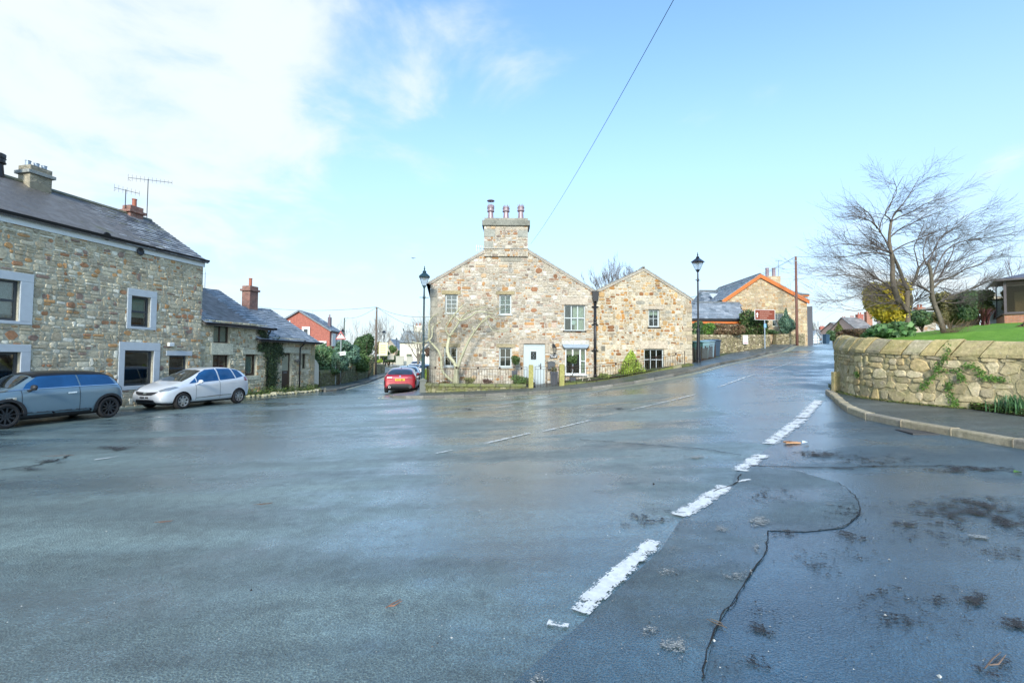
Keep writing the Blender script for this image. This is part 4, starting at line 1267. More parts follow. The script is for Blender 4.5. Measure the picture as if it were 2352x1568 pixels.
# black downpipe with its hopper between the two
OD = Vector((OWG.x, 22.9, OM.z))
dp = thing('downpipe', 'thick black drainpipe with a box hopper between the two gables', 'drainpipe', OD)
def pd(x, y): return onplane(x, y, OD, 0)
mb = MB(); xa = pd(1367, 700)[0]; z0, zt, zh = pd(1367, 872)[1], pd(1367, 669)[1], pd(1367, 688)[1]
M1 = Matrix.Translation((xa, 0, 0))
P = [(xa - .17, zt), (xa + .17, zt), (xa + .17, zt - .06), (xa + .15, zt - .08), (xa + .14, zh + .05), (xa + .075, zh - .1), (xa - .075, zh - .1), (xa - .14, zh + .05), (xa - .15, zt - .08), (xa - .17, zt - .06)]
mb.prism([(p[0], -.16, p[1]) for p in P], (0, .24, 0)); mb.build('hopper', M_CAST, dp, bevel=.008)
mb = MB(); mb.tube([(xa, 0, z0), (xa, 0, zh - .08)], .07, 12)
for y in (735, 742, 803, 862): z = pd(1367, y)[1]; mb.lathe([(.075, z - .05), (.088, z - .045), (.088, z + .045), (.075, z + .05)], (xa, 0, 0), 12)
for y in (704, 745, 805): z = pd(1367, y)[1]; mb.box(xa - .16, -.01, z - .02, xa + .16, .05, z + .02)
mb.build('pipe', M_CAST, dp, smooth=True)
# ================================================================== two-storey house on the left
TH = math.atan2(1, .2126)
uL = Vector((math.cos(TH), math.sin(TH), 0))
cor = Vector((-13.97, 21.1, 0))                      # its far corner
def onL(o): return lambda *q: prect(*q, o, TH)
OL = Vector((cor.x - uL.x * 12.5, cor.y - uL.y * 12.5, EYE - 2.05))
def pl(*q): return prect(*q, OL, TH)
def ppl(x, y): return onplane(x, y, OL, TH)
lh = thing('stone_house', 'long two storey stone house with blue grey window surrounds behind the parked cars', 'house', OL, TH)
LW_ = 12.5; ze = (ppl(467, 603)[1] + ppl(20, 492)[1]) / 2; HD = 3.1
zr = ze + 1.98
rg3 = random.Random(31)
OPL = {'a': pl(-40, 640, 44, 735), 'b': pl(300, 681, 344, 750.5), 'c': pl(-40, 808, 44, 900), 'd': pl(284, 805, 351, 885), 'e': pl(387, 816.5, 429, 900)}
UPR = pl(467, 700, 468, 701)
def fixr(r): return (min(r[0], r[2]), min(r[1], r[3]), max(r[0], r[2]), max(r[1], r[3]))
for k in OPL: OPL[k] = fixr(OPL[k])
oa = OPL['a']; OPL['a'] = (oa[2] - 1.15, oa[1], oa[2], oa[3]); oc = OPL['c']; OPL['c'] = (oc[2] - 1.15, oc[1], oc[2], oc[3])
a, b, c_, d, e = [OPL[k] for k in 'abcde']
SUR = []   # painted surrounds
def surround(o, l, r_, t_, bt):
    return [(o[0] - l, o[3], o[2] + r_, o[3] + t_), (o[0] - l, o[1], o[0], o[3]), (o[2], o[1], o[2] + r_, o[3]), (o[0] - l, o[1] - bt, o[2] + r_, o[1])]
SUR += surround(a, .3, .34, .26, .10) + surround(b, .16, .26, .27, .10) + surround(c_, .3, .26, .24, .1) + surround(d, .22, .26, .32, .15)
SUR += [(e[0] - .16, e[3], e[2] + .2, e[3] + .2)]
mb = MB()
PAL_L2 = PAL_LEFT
backing(mb, 0, -.3, LW_, ze + .12, list(OPL.values()), [], (.52, .49, .40))
stones(mb, 0, -.3, LW_, ze + .1, list(OPL.values()) + SUR, [], PAL_L2, rg3, band=(.18, .34), sw=(.15, .5), d=(.012, .034), rough=.24)
shell(mb, 0, LW_, 0, 6.2, -.3, ze)
for s, m in ((LW_, 1), (0, 0)):
    mb.add([(s, 0, ze), (s, 6.2, ze), (s, HD, zr)], [(0, 1, 2)], (.34, .31, .24))
mb.build('wall', M_STONE_L, lh)
for g0, g1 in ((0, 4), (4, 8), (8, 12), (12, 16), (16, 17)):
    mb = MB()
    for q in SUR[g0:g1]: slab(mb, q[0], q[1] + .001, q[2], q[3] - .001, -.045, .02, None)
    mb.build('window_surround', M_TIMBER_P, lh)
window(lh, a, M_DFR, None, 1, 2, fw=.075, mw=.07, inner='blind', inset=.10)
window(lh, b, M_DFR, None, 1, 2, fw=.075, mw=.07, inner='screen', blind=.28, inset=.1)
window(lh, c_, M_DFR, None, 1, 1, fw=.08, inset=.1)
window(lh, d, M_DFR, None, 1, 2, fw=.075, mw=.08, inset=.1)
window(lh, e, M_DFR, None, 1, 3, fw=.07, mw=.08, inset=.1)
mb = MB(); q = ppl(389, 791); mb.box(q[0] - .12, -.14, q[1] - .08, q[0] + .12, -.02, q[1] + .08); mb.build('lamp_box', M_BLIND, lh, bevel=.02)
for x, y in ((318, 578), (241, 543)):
    q = ppl(x, y); mb = MB(); mb.lathe([(.13, 0), (.15, .05), (.13, .06), (.0, .03)], (q[0], -.06, q[1]), 14, None, Matrix.Rotation(R(90), 4, 'X')); mb.build('vent', M_CAST, lh)
mb = MB(); sl = Vector((0, HD, zr - ze)); S = sl.length
O = Vector((-.0, 0, ze + .10)) - sl.normalized() * .22
slates(mb, O, (1, 0, 0), sl, LW_ + .12, S + .22, rg3, PAL_SLATE, course=.23, width=.30, sag=.05)
roofboard(mb, O - Vector((0, 0, .005)), (1, 0, 0), sl, LW_ + .1, S + .22, .05)
O2 = Vector((0, 6.2, ze + .1)); roofboard(mb, O2, (1, 0, 0), Vector((0, -HD, zr - ze)), LW_ + .1, S, .05, (.13, .14, .15))
mb.tube([(0, HD, zr + .09), (LW_ + .1, HD, zr + .09)], .09, 6, (.17, .17, .12))
mb.build('roof', M_SLATE, lh)
mb = MB(); mb.box(0, -.06, ze - .24, LW_ + .04, -.04, ze - .01); mb.build('fascia', M_BLIND, lh)
mb = MB(); P = [(-.06, ze + .0), (-.17, ze + .0), (-.20, ze + .09), (-.06, ze + .09)]
mb.prism([(0, p[0], p[1]) for p in P], (LW_ + .16, 0, 0)); mb.build('gutter', M_CAST, lh)
# chimneys: stand on the ridge
M_CHST = rubble_mat('chimney_stone', [(0, (.33, .29, .20)), (.4, (.25, .23, .17)), (.7, (.38, .34, .25))], 1.5, 3.2, (.3, .27, .2))
def chimney(par, xc, yc, z0, z1, w, d, mat, pots, capmat, flash=True):
    mb = MB(); mb.box(xc - w / 2, yc - d / 2, z0, xc + w / 2, yc + d / 2, z1 - .32, (.33, .28, .17))
    mb.box(xc - w / 2 + .0, yc - d / 2, z1 - .2, xc + w / 2, yc + d / 2, z1, (.31, .28, .16))
    ch = mb.build('chimney', mat, par, bevel=.015)
    mb = MB(); mb.box(xc - w / 2 - .08, yc - d / 2 - .08, z1 - .32, xc + w / 2 + .08, yc + d / 2 + .08, z1 - .2, (.36, .38, .36)); mb.build('ledge', capmat, ch, bevel=.01)
    if flash:
        mb = MB(); mb.box(xc - w / 2 - .03, yc - d / 2 - .03, z0 - .05, xc + w / 2 + .03, yc, z0 + .16); mb.build('flashing', M_LEAD, ch)
    for px, py, h, r, kind, m in pots: pot_mb(xc + px, yc + py, z1 - .01, h, r, kind).build('chimney_pot', m, ch)
    return ch
rid = lambda x, y: onplane(x, y, OL + Vector((-math.sin(TH), math.cos(TH), 0)) * HD, TH)
qa = rid(83, 430); qb = rid(83, 378)
chimney(lh, qa[0] - .1, HD - .1, zr - .5, zr + .72, .70, .58, M_CHST, [(-.24, 0, .2, .09, 'plain', M_LEAD), (.02, 0, .2, .09, 'plain', M_LEAD), (.26, 0, .2, .09, 'plain', M_LEAD)], M_STONE)
qc = rid(310, 500)
chimney(lh, qc[0] - .1, HD, zr - .35, zr + .48, .6, .46, M_BRICK_C, [(.05, 0, .38, .10, 'plain', M_POT)], M_BRICK_C)
aerial(lh, qc[0] + .55, HD, zr - .1, 2.1, -1.0, 1.7, 12)
aerial(lh, qc[0] - .45, HD, zr + .3, .85, -.4, .9, 7)
q = rid(3, 400); mb = pot_mb(q[0] - .1, HD, zr, .85, .18, 'cowl'); mb.build('chimney_pot', M_CAST, lh)

# ================================================================== low cottages beyond it
OC = Vector((cor.x + uL.x * .0 - .05, cor.y + uL.y * .0, EYE - 2.0)); OC.z = EYE - 2.0
def pc(*q): return fixr(prect(*q, OC, TH))
def ppc(x, y): return onplane(x, y, OC, TH)
ct = thing('low_stone_cottage', 'low stone cottage with stepped slate roofs and brown windows beyond the silver car', 'house', OC, TH)
x1c, x2c = ppc(614, 800)[0], ppc(722, 830)[0]
ze1, ze2 = (ppc(612, 752)[1] + ppc(470, 737)[1]) / 2, (ppc(722, 786)[1] + ppc(620, 776)[1]) / 2
OPC = {'u': pc(490, 745, 528, 787.5), 'l': pc(488, 815, 527, 862), 'r': pc(563, 814, 589, 862), 'door': pc(648, 811, 669.5, 895), 's': pc(695, 812.6, 704.5, 846)}
ST = [pc(483, 788.5, 534, 814.5), pc(555, 802, 600, 813.5), pc(640, 797, 690, 810.5), pc(688, 803, 710, 812), pc(560, 863, 595, 872)]
rg4 = random.Random(41); mb = MB()
backing(mb, 0.02, -.3, x1c, ze1 + .1, [OPC['u'], OPC['l'], OPC['r']], [], (.50, .48, .39))
stones(mb, 0.02, -.3, x1c, ze1 + .1, [OPC['u'], OPC['l'], OPC['r']] + ST, [], PAL_COT, rg4, band=(.15, .3), sw=(.14, .4), d=(.015, .035))
backing(mb, x1c, -.3, x2c, ze2 + .1, [OPC['door'], OPC['s']], [], (.50, .48, .39), y=.03)
QC = []; zq = -.2
while zq < ze2 - .1:
    hq = rg4.uniform(.2, .32); wq = rg4.choice((.3, .5)); QC.append((x2c - wq, zq, x2c, min(zq + hq, ze2))); zq += hq
stones(mb, x1c, -.3, x2c, ze2 + .1, [OPC['door'], OPC['s']] + ST + QC, [], PAL_COT, rg4, band=(.15, .28), sw=(.13, .36), d=(.015, .035), y=.03)
for q in QC: slab(mb, q[0] + .01, q[1] + .007, q[2] + .02, q[3] - .007, -.02, .06, rg4.choice([(.38, .33, .22), (.42, .35, .24), (.34, .31, .22)]), .008, rg4)
for q in ST: slab(mb, q[0], q[1], q[2], q[3], -.05, .05, (.50, .50, .41), .006, rg4)
shell(mb, 0, x1c, 0, 6.6, -.3, ze1, (.34, .31, .24)); shell(mb, x1c, x2c, .03, 6.6, -.3, ze2, (.34, .31, .24))
RD = 3.4; zr1, zr2 = ze1 + 2.05, ze2 + 2.0
mb.add([(x1c, 0, ze1), (x1c, 6.6, ze1), (x1c, RD, zr1)], [(0, 1, 2)], (.34, .31, .24)); mb.add([(x2c, 0.03, ze2), (x2c, 6.6, ze2), (x2c, RD, zr2)], [(0, 1, 2)], (.34, .31, .24))
mb.build('wall', M_STONE_L, ct)
for (xa, xb, z0, z1, cf) in ((.03, x1c + .2, ze1, zr1, None), (x1c - .9, x2c + .22, ze2, zr2, None)):
    mb = MB(); sl = Vector((0, RD, z1 - z0)); S = sl.length; O = Vector((xa, 0, z0 + .08)) - sl.normalized() * .3
    if xa > 1: O += sl.normalized() * .0
    slates(mb, O, (1, 0, 0), sl, xb - xa, S + .3, rg4, PAL_SLATE_B if xa > 1 else PAL_SLATE_B, course=.24, width=.3, sag=.12 if xa < 1 else .06)
    roofboard(mb, O - Vector((0, 0, .07)), (1, 0, 0), sl, xb - xa, S + .3, .05)
    roofboard(mb, Vector((xa, 6.6, z0 + .05)), (1, 0, 0), Vector((0, -(6.6 - RD), z1 - z0)), xb - xa, math.hypot(6.6 - RD, z1 - z0), .05, (.13, .14, .15))
    mb.build('roof', M_SLATE, ct)
    mb = MB(); e_ = sl.normalized() * .3; P = [(-e_.y - .02, z0 - e_.z + .02), (-e_.y - .12, z0 - e_.z + .02), (-e_.y - .14, z0 - e_.z + .1), (-e_.y - .02, z0 - e_.z + .1)]
    mb.prism([(xa - .05, p[0], p[1]) for p in P], (xb - xa + .1, 0, 0)); mb.build('gutter', M_CAST, ct)
window(ct, OPC['u'], M_BFR, None, 2, 1, fw=.05, mw=.07, inner='screen', blind=0, inset=.12)
window(ct, OPC['l'], M_BFR, None, 2, 1, fw=.06, mw=.08, inset=.14)
window(ct, OPC['r'], M_BFR, None, 1, 1, fw=.09, inner='curtain', blind=.4, inset=.14)
window(ct, OPC['s'], M_BFR, None, 1, 1, fw=.05, inset=.14)
dd = OPC['door']; mb = MB(); zm = dd[1] + (dd[3] - dd[1]) * .52
mb.box(dd[0], .14, dd[1], dd[2], .19, zm); mb.box(dd[0], .14, zm, dd[0] + .1, .19, dd[3]); mb.box(dd[2] - .1, .14, zm, dd[2], .19, dd[3]); mb.box(dd[0] + .1, .14, dd[3] - .1, dd[2] - .1, .19, dd[3])
o = mb.build('door', M_BFR, ct, bevel=.01)
mb = MB(); mb.box(dd[0] + .1, .16, zm, dd[2] - .1, .17, dd[3] - .1); mb.build('pane', simple('net_glass', (.36, .36, .26), .2), o)
mb = MB(); q = ppc(658, 856); mb.box(dd[0] + .3, .125, zm - .12, dd[0] + .55, .14, zm - .08); mb.build('letter_slot', M_LEAD, o)
mb = MB(); xd = ppc(686, 830)[0]; zt = ppc(686, 795)[1]; mb.tube([(xd + .25, -.22, zt + .35), (xd + .22, -.2, zt + .15), (xd, -.09, zt - .1), (xd, -.09, -.3)], .04, 8); mb.build('downpipe', M_CAST, ct, smooth=True)
mb = MB(); xd = x1c - .05; mb.tube([(xd, -.2, ze1 - .05), (xd, -.2, ze1 - .25), (xd - .02, -.08, ze1 - .45), (xd - .02, -.08, -.3)], .04, 8); mb.build('downpipe', M_CAST, ct, smooth=True)
ridc = lambda x, y: onplane(x, y, OC + Vector((-math.sin(TH), math.cos(TH), 0)) * RD, TH)
qa, qb = ridc(562, 705), ridc(592, 661)
chimney(ct, (qa[0] + qb[0]) / 2 - .1, RD, zr2 - .4, qb[1], .68, .56, M_BRICK_C, [(0, 0, .5, .10, 'plain', M_POT)], M_BRICK_C)
qd = ridc(488, 660); aerial(ct, qd[0], RD + .5, zr1 - .2, 1.2, .8, .9, 7, mat=bpy.data.materials['grey_metal'])
mb = MB(); q = ppc(678, 828); mb.lathe([(.02, -.16), (.12, -.08), (.16, 0.0), (.15, .0)], (q[0], -.14, q[1] + .05), 12); o = mb.build('wall_basket', simple('grey_basket', (.13, .14, .15), .8), ct)
# white rendered buttress at its end
bt = [onplane(x, y, OC, TH) for x, y in ((722, 881), (735, 883), (735, 838), (730, 828), (722, 822))]
mb = MB(); mb.prism([(p[0] + .03, .1, p[1]) for p in bt], (0, .5, 0)); mb.build('buttress', M_CREAM, ct, bevel=.02)

# ================================================================== foliage and trees
M_LEAF = foliage_mat('leaf')
M_BARK = attr_mat('bark', .9, .2)
def tile(c, k): return tuple(max(0, q * k) for q in c)
def foliage(name, center, rad, n, leaf, cols, parent=None, seed=1, lobes=9, core=.62, flat=.0, shape='ellipsoid', sq=1.0, mat=None, jitter=.25):
    """leaf-sized faces spread through lumpy clumps"""
    rg_ = np.random.default_rng(seed)
    cx, cy, cz = center; rx, ry, rz = rad
    L = []
    for i in range(lobes):
        v = rg_.normal(size=3); v /= np.linalg.norm(v); v *= rg_.uniform(.25, .68)
        L.append((v, rg_.uniform(.30, .52)))
    L.append((np.zeros(3), .62))
    pts = []; lob = rg_.integers(0, len(L), n)
    V = rg_.normal(size=(n, 3)); V /= np.linalg.norm(V, axis=1)[:, None]
    rr = rg_.uniform(core ** 3, 1, n) ** (1 / 3) * (1 + rg_.normal(0, .09, n))
    P = np.array([L[k][0] + V[i] * L[k][1] * rr[i] for i, k in enumerate(lob)])
    if shape == 'cone': P[:, :2] *= np.clip((1.05 - P[:, 2]) / 1.6, .05, 1.1)[:, None] * 1.25
    if shape == 'column': P[:, :2] /= np.maximum(.55, np.linalg.norm(P[:, :2], axis=1))[:, None] * 1.0 + .15
    if shape == 'box': P = np.sign(P) * np.abs(P) ** .55
    if shape == 'dome': P[:, 2] = np.abs(P[:, 2]) * 1.5 - .5
    P = P * np.array([rx, ry, rz]) + np.array([cx, cy, cz])
    nn = V + rg_.normal(0, .7, (n, 3)); nn /= np.linalg.norm(nn, axis=1)[:, None]
    t1 = np.cross(nn, rg_.normal(size=(n, 3))); t1 /= np.linalg.norm(t1, axis=1)[:, None] + 1e-9; t2 = np.cross(nn, t1)
    s = leaf * rg_.uniform(.6, 1.35, n)
    a = t1 * s[:, None]; b = t2 * (s * .55 * sq)[:, None]
    vs = np.stack([P - a, P - b * 1.0 + a * .1, P + a, P + b * 1.0 + a * .1], 1).reshape(-1, 3)
    me = bpy.data.meshes.new(name)
    me.vertices.add(4 * n); me.vertices.foreach_set('co', vs.astype(np.float32).ravel())
    me.loops.add(4 * n); me.loops.foreach_set('vertex_index', np.arange(4 * n, dtype=np.int32))
    me.polygons.add(n); me.polygons.foreach_set('loop_start', np.arange(0, 4 * n, 4, dtype=np.int32)); me.polygons.foreach_set('loop_total', np.full(n, 4, dtype=np.int32))
    me.update(); me.validate()
    w = np.array([c[1] for c in cols], float); w /= w.sum()
    ci = rg_.choice(len(cols), n, p=w); base = np.array([c[0] for c in cols], float)[ci]
    base = base * rg_.uniform(1 - jitter, 1 + jitter, n)[:, None]
    cl = np.ones((n, 4, 4), np.float32); cl[:, :, :3] = base[:, None, :]
    at_ = me.attributes.new('Col', 'FLOAT_COLOR', 'CORNER'); at_.data.foreach_set('color', cl.ravel())
    me.materials.append(mat or M_LEAF)
    o = bpy.data.objects.new(name, me); C.objects.link(o)
    if parent is not None: o.parent = parent
    return o
G_LAUREL = [((.190, .323, .142), 6), ((.114, .228, .085), 5), ((.323, .456, .228), 3), ((.067, .133, .057), 3)]
G_DARK = [((.08, .15, .055), 6), ((.055, .105, .04), 4), ((.14, .21, .07), 2)]
G_MID = [((.120, .210, .060), 6), ((.083, .150, .045), 4), ((.195, .285, .090), 3)]
G_LIME = [((.364, .468, .065), 6), ((.260, .377, .052), 5), ((.468, .546, .117), 3)]
G_GOLD = [((.85, .70, .07), 6), ((.62, .52, .06), 5), ((.42, .40, .07), 4), ((.92, .74, .12), 2)]
G_OLIVE = [((.240, .210, .075), 6), ((.165, .150, .060), 5), ((.300, .255, .105), 3)]
G_BROWN = [((.240, .143, .075), 6), ((.165, .105, .060), 5), ((.195, .180, .075), 2)]
G_BLUE = [((.136, .255, .170), 6), ((.085, .170, .119), 5), ((.204, .323, .204), 3)]
def stem_mb(mb, p, h, r, rng, n=5, col=(.10, .08, .055)):
    for k in range(n):
        a = rng.uniform(0, 6.28); q = Vector(p); pts = [q]
        d = Vector((math.cos(a) * .35, math.sin(a) * .35, 1))
        for i in range(4): q = q + d * (h / 4) + Vector((rng.uniform(-.06, .06), rng.uniform(-.06, .06), 0)); pts.append(q)
        mb.tube(pts, [r, r * .8, r * .6, r * .45, r * .3], 5, col)
def shrub(name, label, cat, x, y, rx, ry, Y, cols, n=2500, leaf=.05, depth=None, group=None, seed=1, shape='ellipsoid', lobes=9, ground=None, stem=True, sq=1.0, core=.62):
    """shrub whose foliage is centred on a picture point at distance Y"""
    rx *= 1.12; ry *= 1.12; n = int(n * 1.15)
    c = at(x, y, Y); k = Y / FPX; g = H(c.x, c.y) if ground is None else ground
    t = thing(name, label, cat, (c.x, c.y, min(g, c.z - ry * k * .8)), 0, group)
    foliage('foliage', (0, 0, c.z - t.location.z), (rx * k, (depth or rx * k), ry * k), n, leaf, cols, t, seed, lobes, core, shape=shape, sq=sq)
    if stem:
        mb = MB(); stem_mb(mb, (0, 0, 0), max(.2, c.z - t.location.z + ry * k * .3), max(.02, rx * k * .05), random.Random(seed), 5); mb.build('stem', M_BARK, t)
    return t

def grow(mb, p, d, r, L, lv, rng, P):
    """recursive bare branch"""
    n = P.get('seg', 4); pts = [p.copy()]; rad = [r]; q = p.copy(); dd = d.normalized()
    rend = r * P.get('taper', .55)
    for i in range(n):
        w = P['wiggle'] * (1 + .3 * lv)
        dd = (dd + Vector((rng.gauss(0, w), rng.gauss(0, w), rng.gauss(0, w))) + P['bias'] * P.get('bk', .1) * (lv + 1)).normalized()
        if P.get('side') and lv > 0:
            dd = (dd + Vector((math.copysign(P['side'], dd.x), 0, 0))).normalized()
        q = q + dd * (L / n); pts.append(q.copy()); rad.append(r + (rend - r) * (i + 1) / n)
    ns = 7 if r > .04 else 5 if r > .015 else 3
    mb.tube(pts, rad, ns, P['cols'][min(lv, len(P['cols']) - 1)], cap=False)
    if lv >= P['levels']: return
    k = P['kids'][min(lv, len(P['kids']) - 1)]
    for j in range(k):
        f = rng.uniform(P.get('lo', .3), 1.0) if j else 1.0
        i = min(n - 1, int(f * n)); t = f * n - i
        base = pts[i].lerp(pts[i + 1], min(1, t)); ax = (pts[i + 1] - pts[i]).normalized()
        ang = R(rng.uniform(*P['spread'])) if j else R(rng.uniform(4, 18))
        perp = ax.orthogonal().normalized(); perp.rotate(Matrix.Rotation(rng.uniform(0, 6.283), 3, ax))
        if P.get('flat'): perp.y *= P['flat']; perp.normalize()
        nd = (ax * math.cos(ang) + perp * math.sin(ang)).normalized()
        rr = (rad[i] if j else rend) * (rng.uniform(.45, .7) if j else .95)
        grow(mb, base, nd, max(rr, P['rmin']), L * rng.uniform(*P['lr']), lv + 1, rng, P)
UP = Vector((0, 0, 1))
def bare_tree(label, x, ybase, Y, h_px, seed, P=None, group=None, cat='tree', name='bare_tree', thick=.10, ground=None, splits=4):
    c = at(x, ybase, Y); g = H(c.x, c.y) if ground is None else ground
    t = thing(name, label, cat, (c.x, c.y, g), 0, group); rng = random.Random(seed)
    hh = at(x, ybase - h_px, Y).z - g
    PP = dict(wiggle=.10, bias=UP, bk=.05, cols=[(.14, .12, .09), (.13, .11, .09), (.14, .12, .11)], levels=4, kids=[splits, 4, 4, 3], spread=(22, 55), lr=(.58, .82), rmin=.006, lo=.25)
    PP.update(P or {})
    mb = MB(); grow(mb, Vector((0, 0, -.1)), UP, thick, hh * .36, 0, rng, PP)
    o = mb.build('branches', M_BARK, t); return t
# ================================================================== walls that follow a line
def path_fx(P2, base=None, top=None, hnom=1.0):
    """maps (distance along, depth, height) on to a wall that follows a line; depth > 0 is on the left of the line"""
    cum = [0.0]
    for a, b in zip(P2, P2[1:]): cum.append(cum[-1] + math.dist(a[:2], b[:2]))
    def fx(v):
        s = min(max(v[0], 0), cum[-1] - 1e-6); i = 0
        while i < len(cum) - 2 and cum[i + 1] < s: i += 1
        f = (s - cum[i]) / max(1e-9, cum[i + 1] - cum[i]); a, b = P2[i], P2[i + 1]
        def nrm(k):
            p = P2[max(k - 1, 0)]; q = P2[min(k + 1, len(P2) - 1)]; L = math.dist(p[:2], q[:2]); return (-(q[1] - p[1]) / L, (q[0] - p[0]) / L)
        n0, n1 = nrm(i), nrm(i + 1); nx, ny = n0[0] + (n1[0] - n0[0]) * f, n0[1] + (n1[1] - n0[1]) * f
        x, y = a[0] + (b[0] - a[0]) * f, a[1] + (b[1] - a[1]) * f
        z = v[2]
        if base is not None:
            zb_ = base(x, y, s); zt_ = top(i, f); z = zb_ + v[2] / hnom * (zt_ - zb_)
        return (x + nx * v[1], y + ny * v[1], z)
    return fx, cum[-1]
def wall_slab(mb, fx, L, z0, z1, y0, y1, col, step=.3):
    n = max(2, int(L / step))
    vs = []
    for i in range(n + 1):
        s = L * i / n
        for y, z in ((y0, z0), (y0, z1), (y1, z1), (y1, z0)): vs.append(fx((s, y, z)))
    fs = [(4 * i + k, 4 * i + 4 + k, 4 * i + 4 + (k + 1) % 4, 4 * i + (k + 1) % 4) for i in range(n) for k in range(4)] + [(0, 1, 2, 3), (4 * n + 3, 4 * n + 2, 4 * n + 1, 4 * n)]
    mb.add(vs, fs, col)
def rot_local(P, ref): return [(p[0] - ref[0], p[1] - ref[1]) + tuple(p[2:]) for p in P]

# --- corner garden wall on the right
WF = [p for p in WPs]
g_loc = Vector((9.3, 12.0, H(9.3, 12.0)))
def shift(fx, ref):
    def f(v):
        q = fx(v); return (q[0] - ref[0], q[1] - ref[1], q[2] - ref[2])
    return f
fxw, LWALL = path_fx(WF, base=lambda x, y, s: H(x, y) - .06, top=lambda i, f: EYE + WF[i][2] + (WF[min(i + 1, len(WF) - 1)][2] - WF[i][2]) * f, hnom=1.6)
fxs = shift(fxw, g_loc)
gw_ = thing('garden_wall', 'tall curving garden wall with slanted yellow lichened coping stones at the corner', 'wall', g_loc)
rgw = random.Random(77)
s0 = 22.0   # the far end is dressed more plainly
mb = MB(); wall_slab(mb, fxs, LWALL, 0, 1.27, 0, .42, (.30, .27, .19))
def near_s(x, y):
    best = min(range(len(WF)), key=lambda i: math.dist(WF[i][:2], (x, y))); c = 0
    for a, b in zip(WF[:best], WF[1:best + 1]): c += math.dist(a[:2], b[:2])
    return c
sc = near_s(10.3, 15)
stones(mb, sc - 3, 0, LWALL - 8, 1.27, [], [], PAL_WALL, rgw, band=(.24, .48), sw=(.20, .46), gap=.007, d=(.010, .035), fx=fxs, rough=.42, slant=.05)
mb.build('wall', M_STONE_W, gw_)
mb = MB(); s = 0.0
PAL_COP = [((.44, .37, .20), 7), ((.38, .33, .2), 6), ((.36, .33, .25), 5), ((.48, .40, .22), 3)]
while s < LWALL - .5:
    w_ = rgw.uniform(.26, .50) if s > sc - 2.5 else rgw.uniform(.3, .6)
    if sc - .5 < s < sc + 1.9: w_ = rgw.uniform(.13, .22)
    dz = rgw.uniform(-.02, .02); dy = rgw.uniform(-.02, .015); g = .010; lean = .2 if s < near_s(9.9, 9.8) else .04
    prof = [(-.045 + dy, 1.24), (-.05 + dy, 1.31), (.07 + dy, 1.54 + dz), (.14, 1.60 + dz), (.32, 1.58 + dz), (.46, 1.42), (.46, 1.24)]
    vs = []
    for e, ss in enumerate((s + g, s + w_ - g)):
        for k, (y, z) in enumerate(prof):
            ln = lean * (z - 1.24) / .36
            vs.append(fxs((ss + ln + rgw.uniform(-.008, .008), y + rgw.uniform(-.008, .008), z + rgw.uniform(-.01, .01))))
    n = len(prof); fs = [(k, (k + 1) % n, n + (k + 1) % n, n + k) for k in range(n)] + [tuple(range(n))[::-1], tuple(range(n, 2 * n))]
    mb.add(vs, fs, pick(PAL_COP, rgw)); s += w_
mb.build('coping', M_STONE_W, gw_, bevel=.022)
# fern-green creeper on its face
def leaves_along(name, fx, pts, n, leaf, cols, parent, seed, spread=.07, out=.05, mat=None):
    rg_ = random.Random(seed); mb = MB()
    seg = list(zip(pts, pts[1:])); Ls = [math.dist(a, b) for a, b in seg]; T = sum(Ls)
    for i in range(n):
        t = rg_.uniform(0, T); k = 0
        while t > Ls[k]: t -= Ls[k]; k += 1
        f = t / Ls[k]; a, b = seg[k]; x = a[0] + (b[0] - a[0]) * f + rg_.gauss(0, spread); z = a[1] + (b[1] - a[1]) * f + rg_.gauss(0, spread)
        y = -out - abs(rg_.gauss(0, .03)); s = leaf * rg_.uniform(.6, 1.3); w = rg_.uniform(0, 6.28); e = rg_.uniform(-.5, .5)
        P = [(x + s * math.cos(w + q) * (1 if j % 2 == 0 else .7), y + e * s * math.sin(q), z + s * math.sin(w + q) * (1 if j % 2 == 0 else .7)) for j, q in enumerate((0, 1.57, 3.14, 4.71))]
        mb.add([fx(p) for p in P], [(0, 1, 2, 3)], pick(cols, rg_))
    return mb.build(name, mat or M_LEAF, parent)
def swall(x, y):
    """picture point -> (distance along, height) on the corner wall"""
    best = None
    for i in range(260):
        s = sc - 1 + (LWALL - 6 - sc) * i / 260
        a = fxw((s, 0, 0)); b = fxw((s, 0, 1.6))
        for p in (a,):
            d = Vector(p) - Vector((0, 0, EYE)); px = 1176 + FPX * d.dot(_Rt) / d.dot(_F)
            e = abs(px - x)
            if best is None or e < best[0]:
                Y = a[1]; q = at(x, y, Y); best = (e, s, (q.z - a[2]) / (b[2] - a[2]) * 1.6)
    return best[1], best[2]
iv = tag(bpy.data.objects.new('climbing_ivy', None), 'small leaved ivy trailing across the face of the corner garden wall', 'ivy'); C.objects.link(iv); iv.location = g_loc
for k, pts in enumerate((((2188, 792), (2180, 818), (2165, 840), (2150, 860)), ((2150, 860), (2135, 880), (2120, 895)), ((2155, 830), (2160, 850), (2200, 852), (2230, 838)), ((2230, 838), (2255, 850), (2265, 866)), ((2265, 866), (2310, 872)), ((2190, 880), (2180, 895)), ((2185, 905), (2195, 925), (2205, 938)), ((2210, 860), (2215, 872)), ((1973, 856), (1978, 865)))):
    leaves_along('foliage', fxs, [swall(*q) for q in pts], 110, .021, [((.10, .20, .03), 5), ((.07, .14, .03), 3), ((.16, .26, .05), 2)], iv, k + 1, .034, .05)
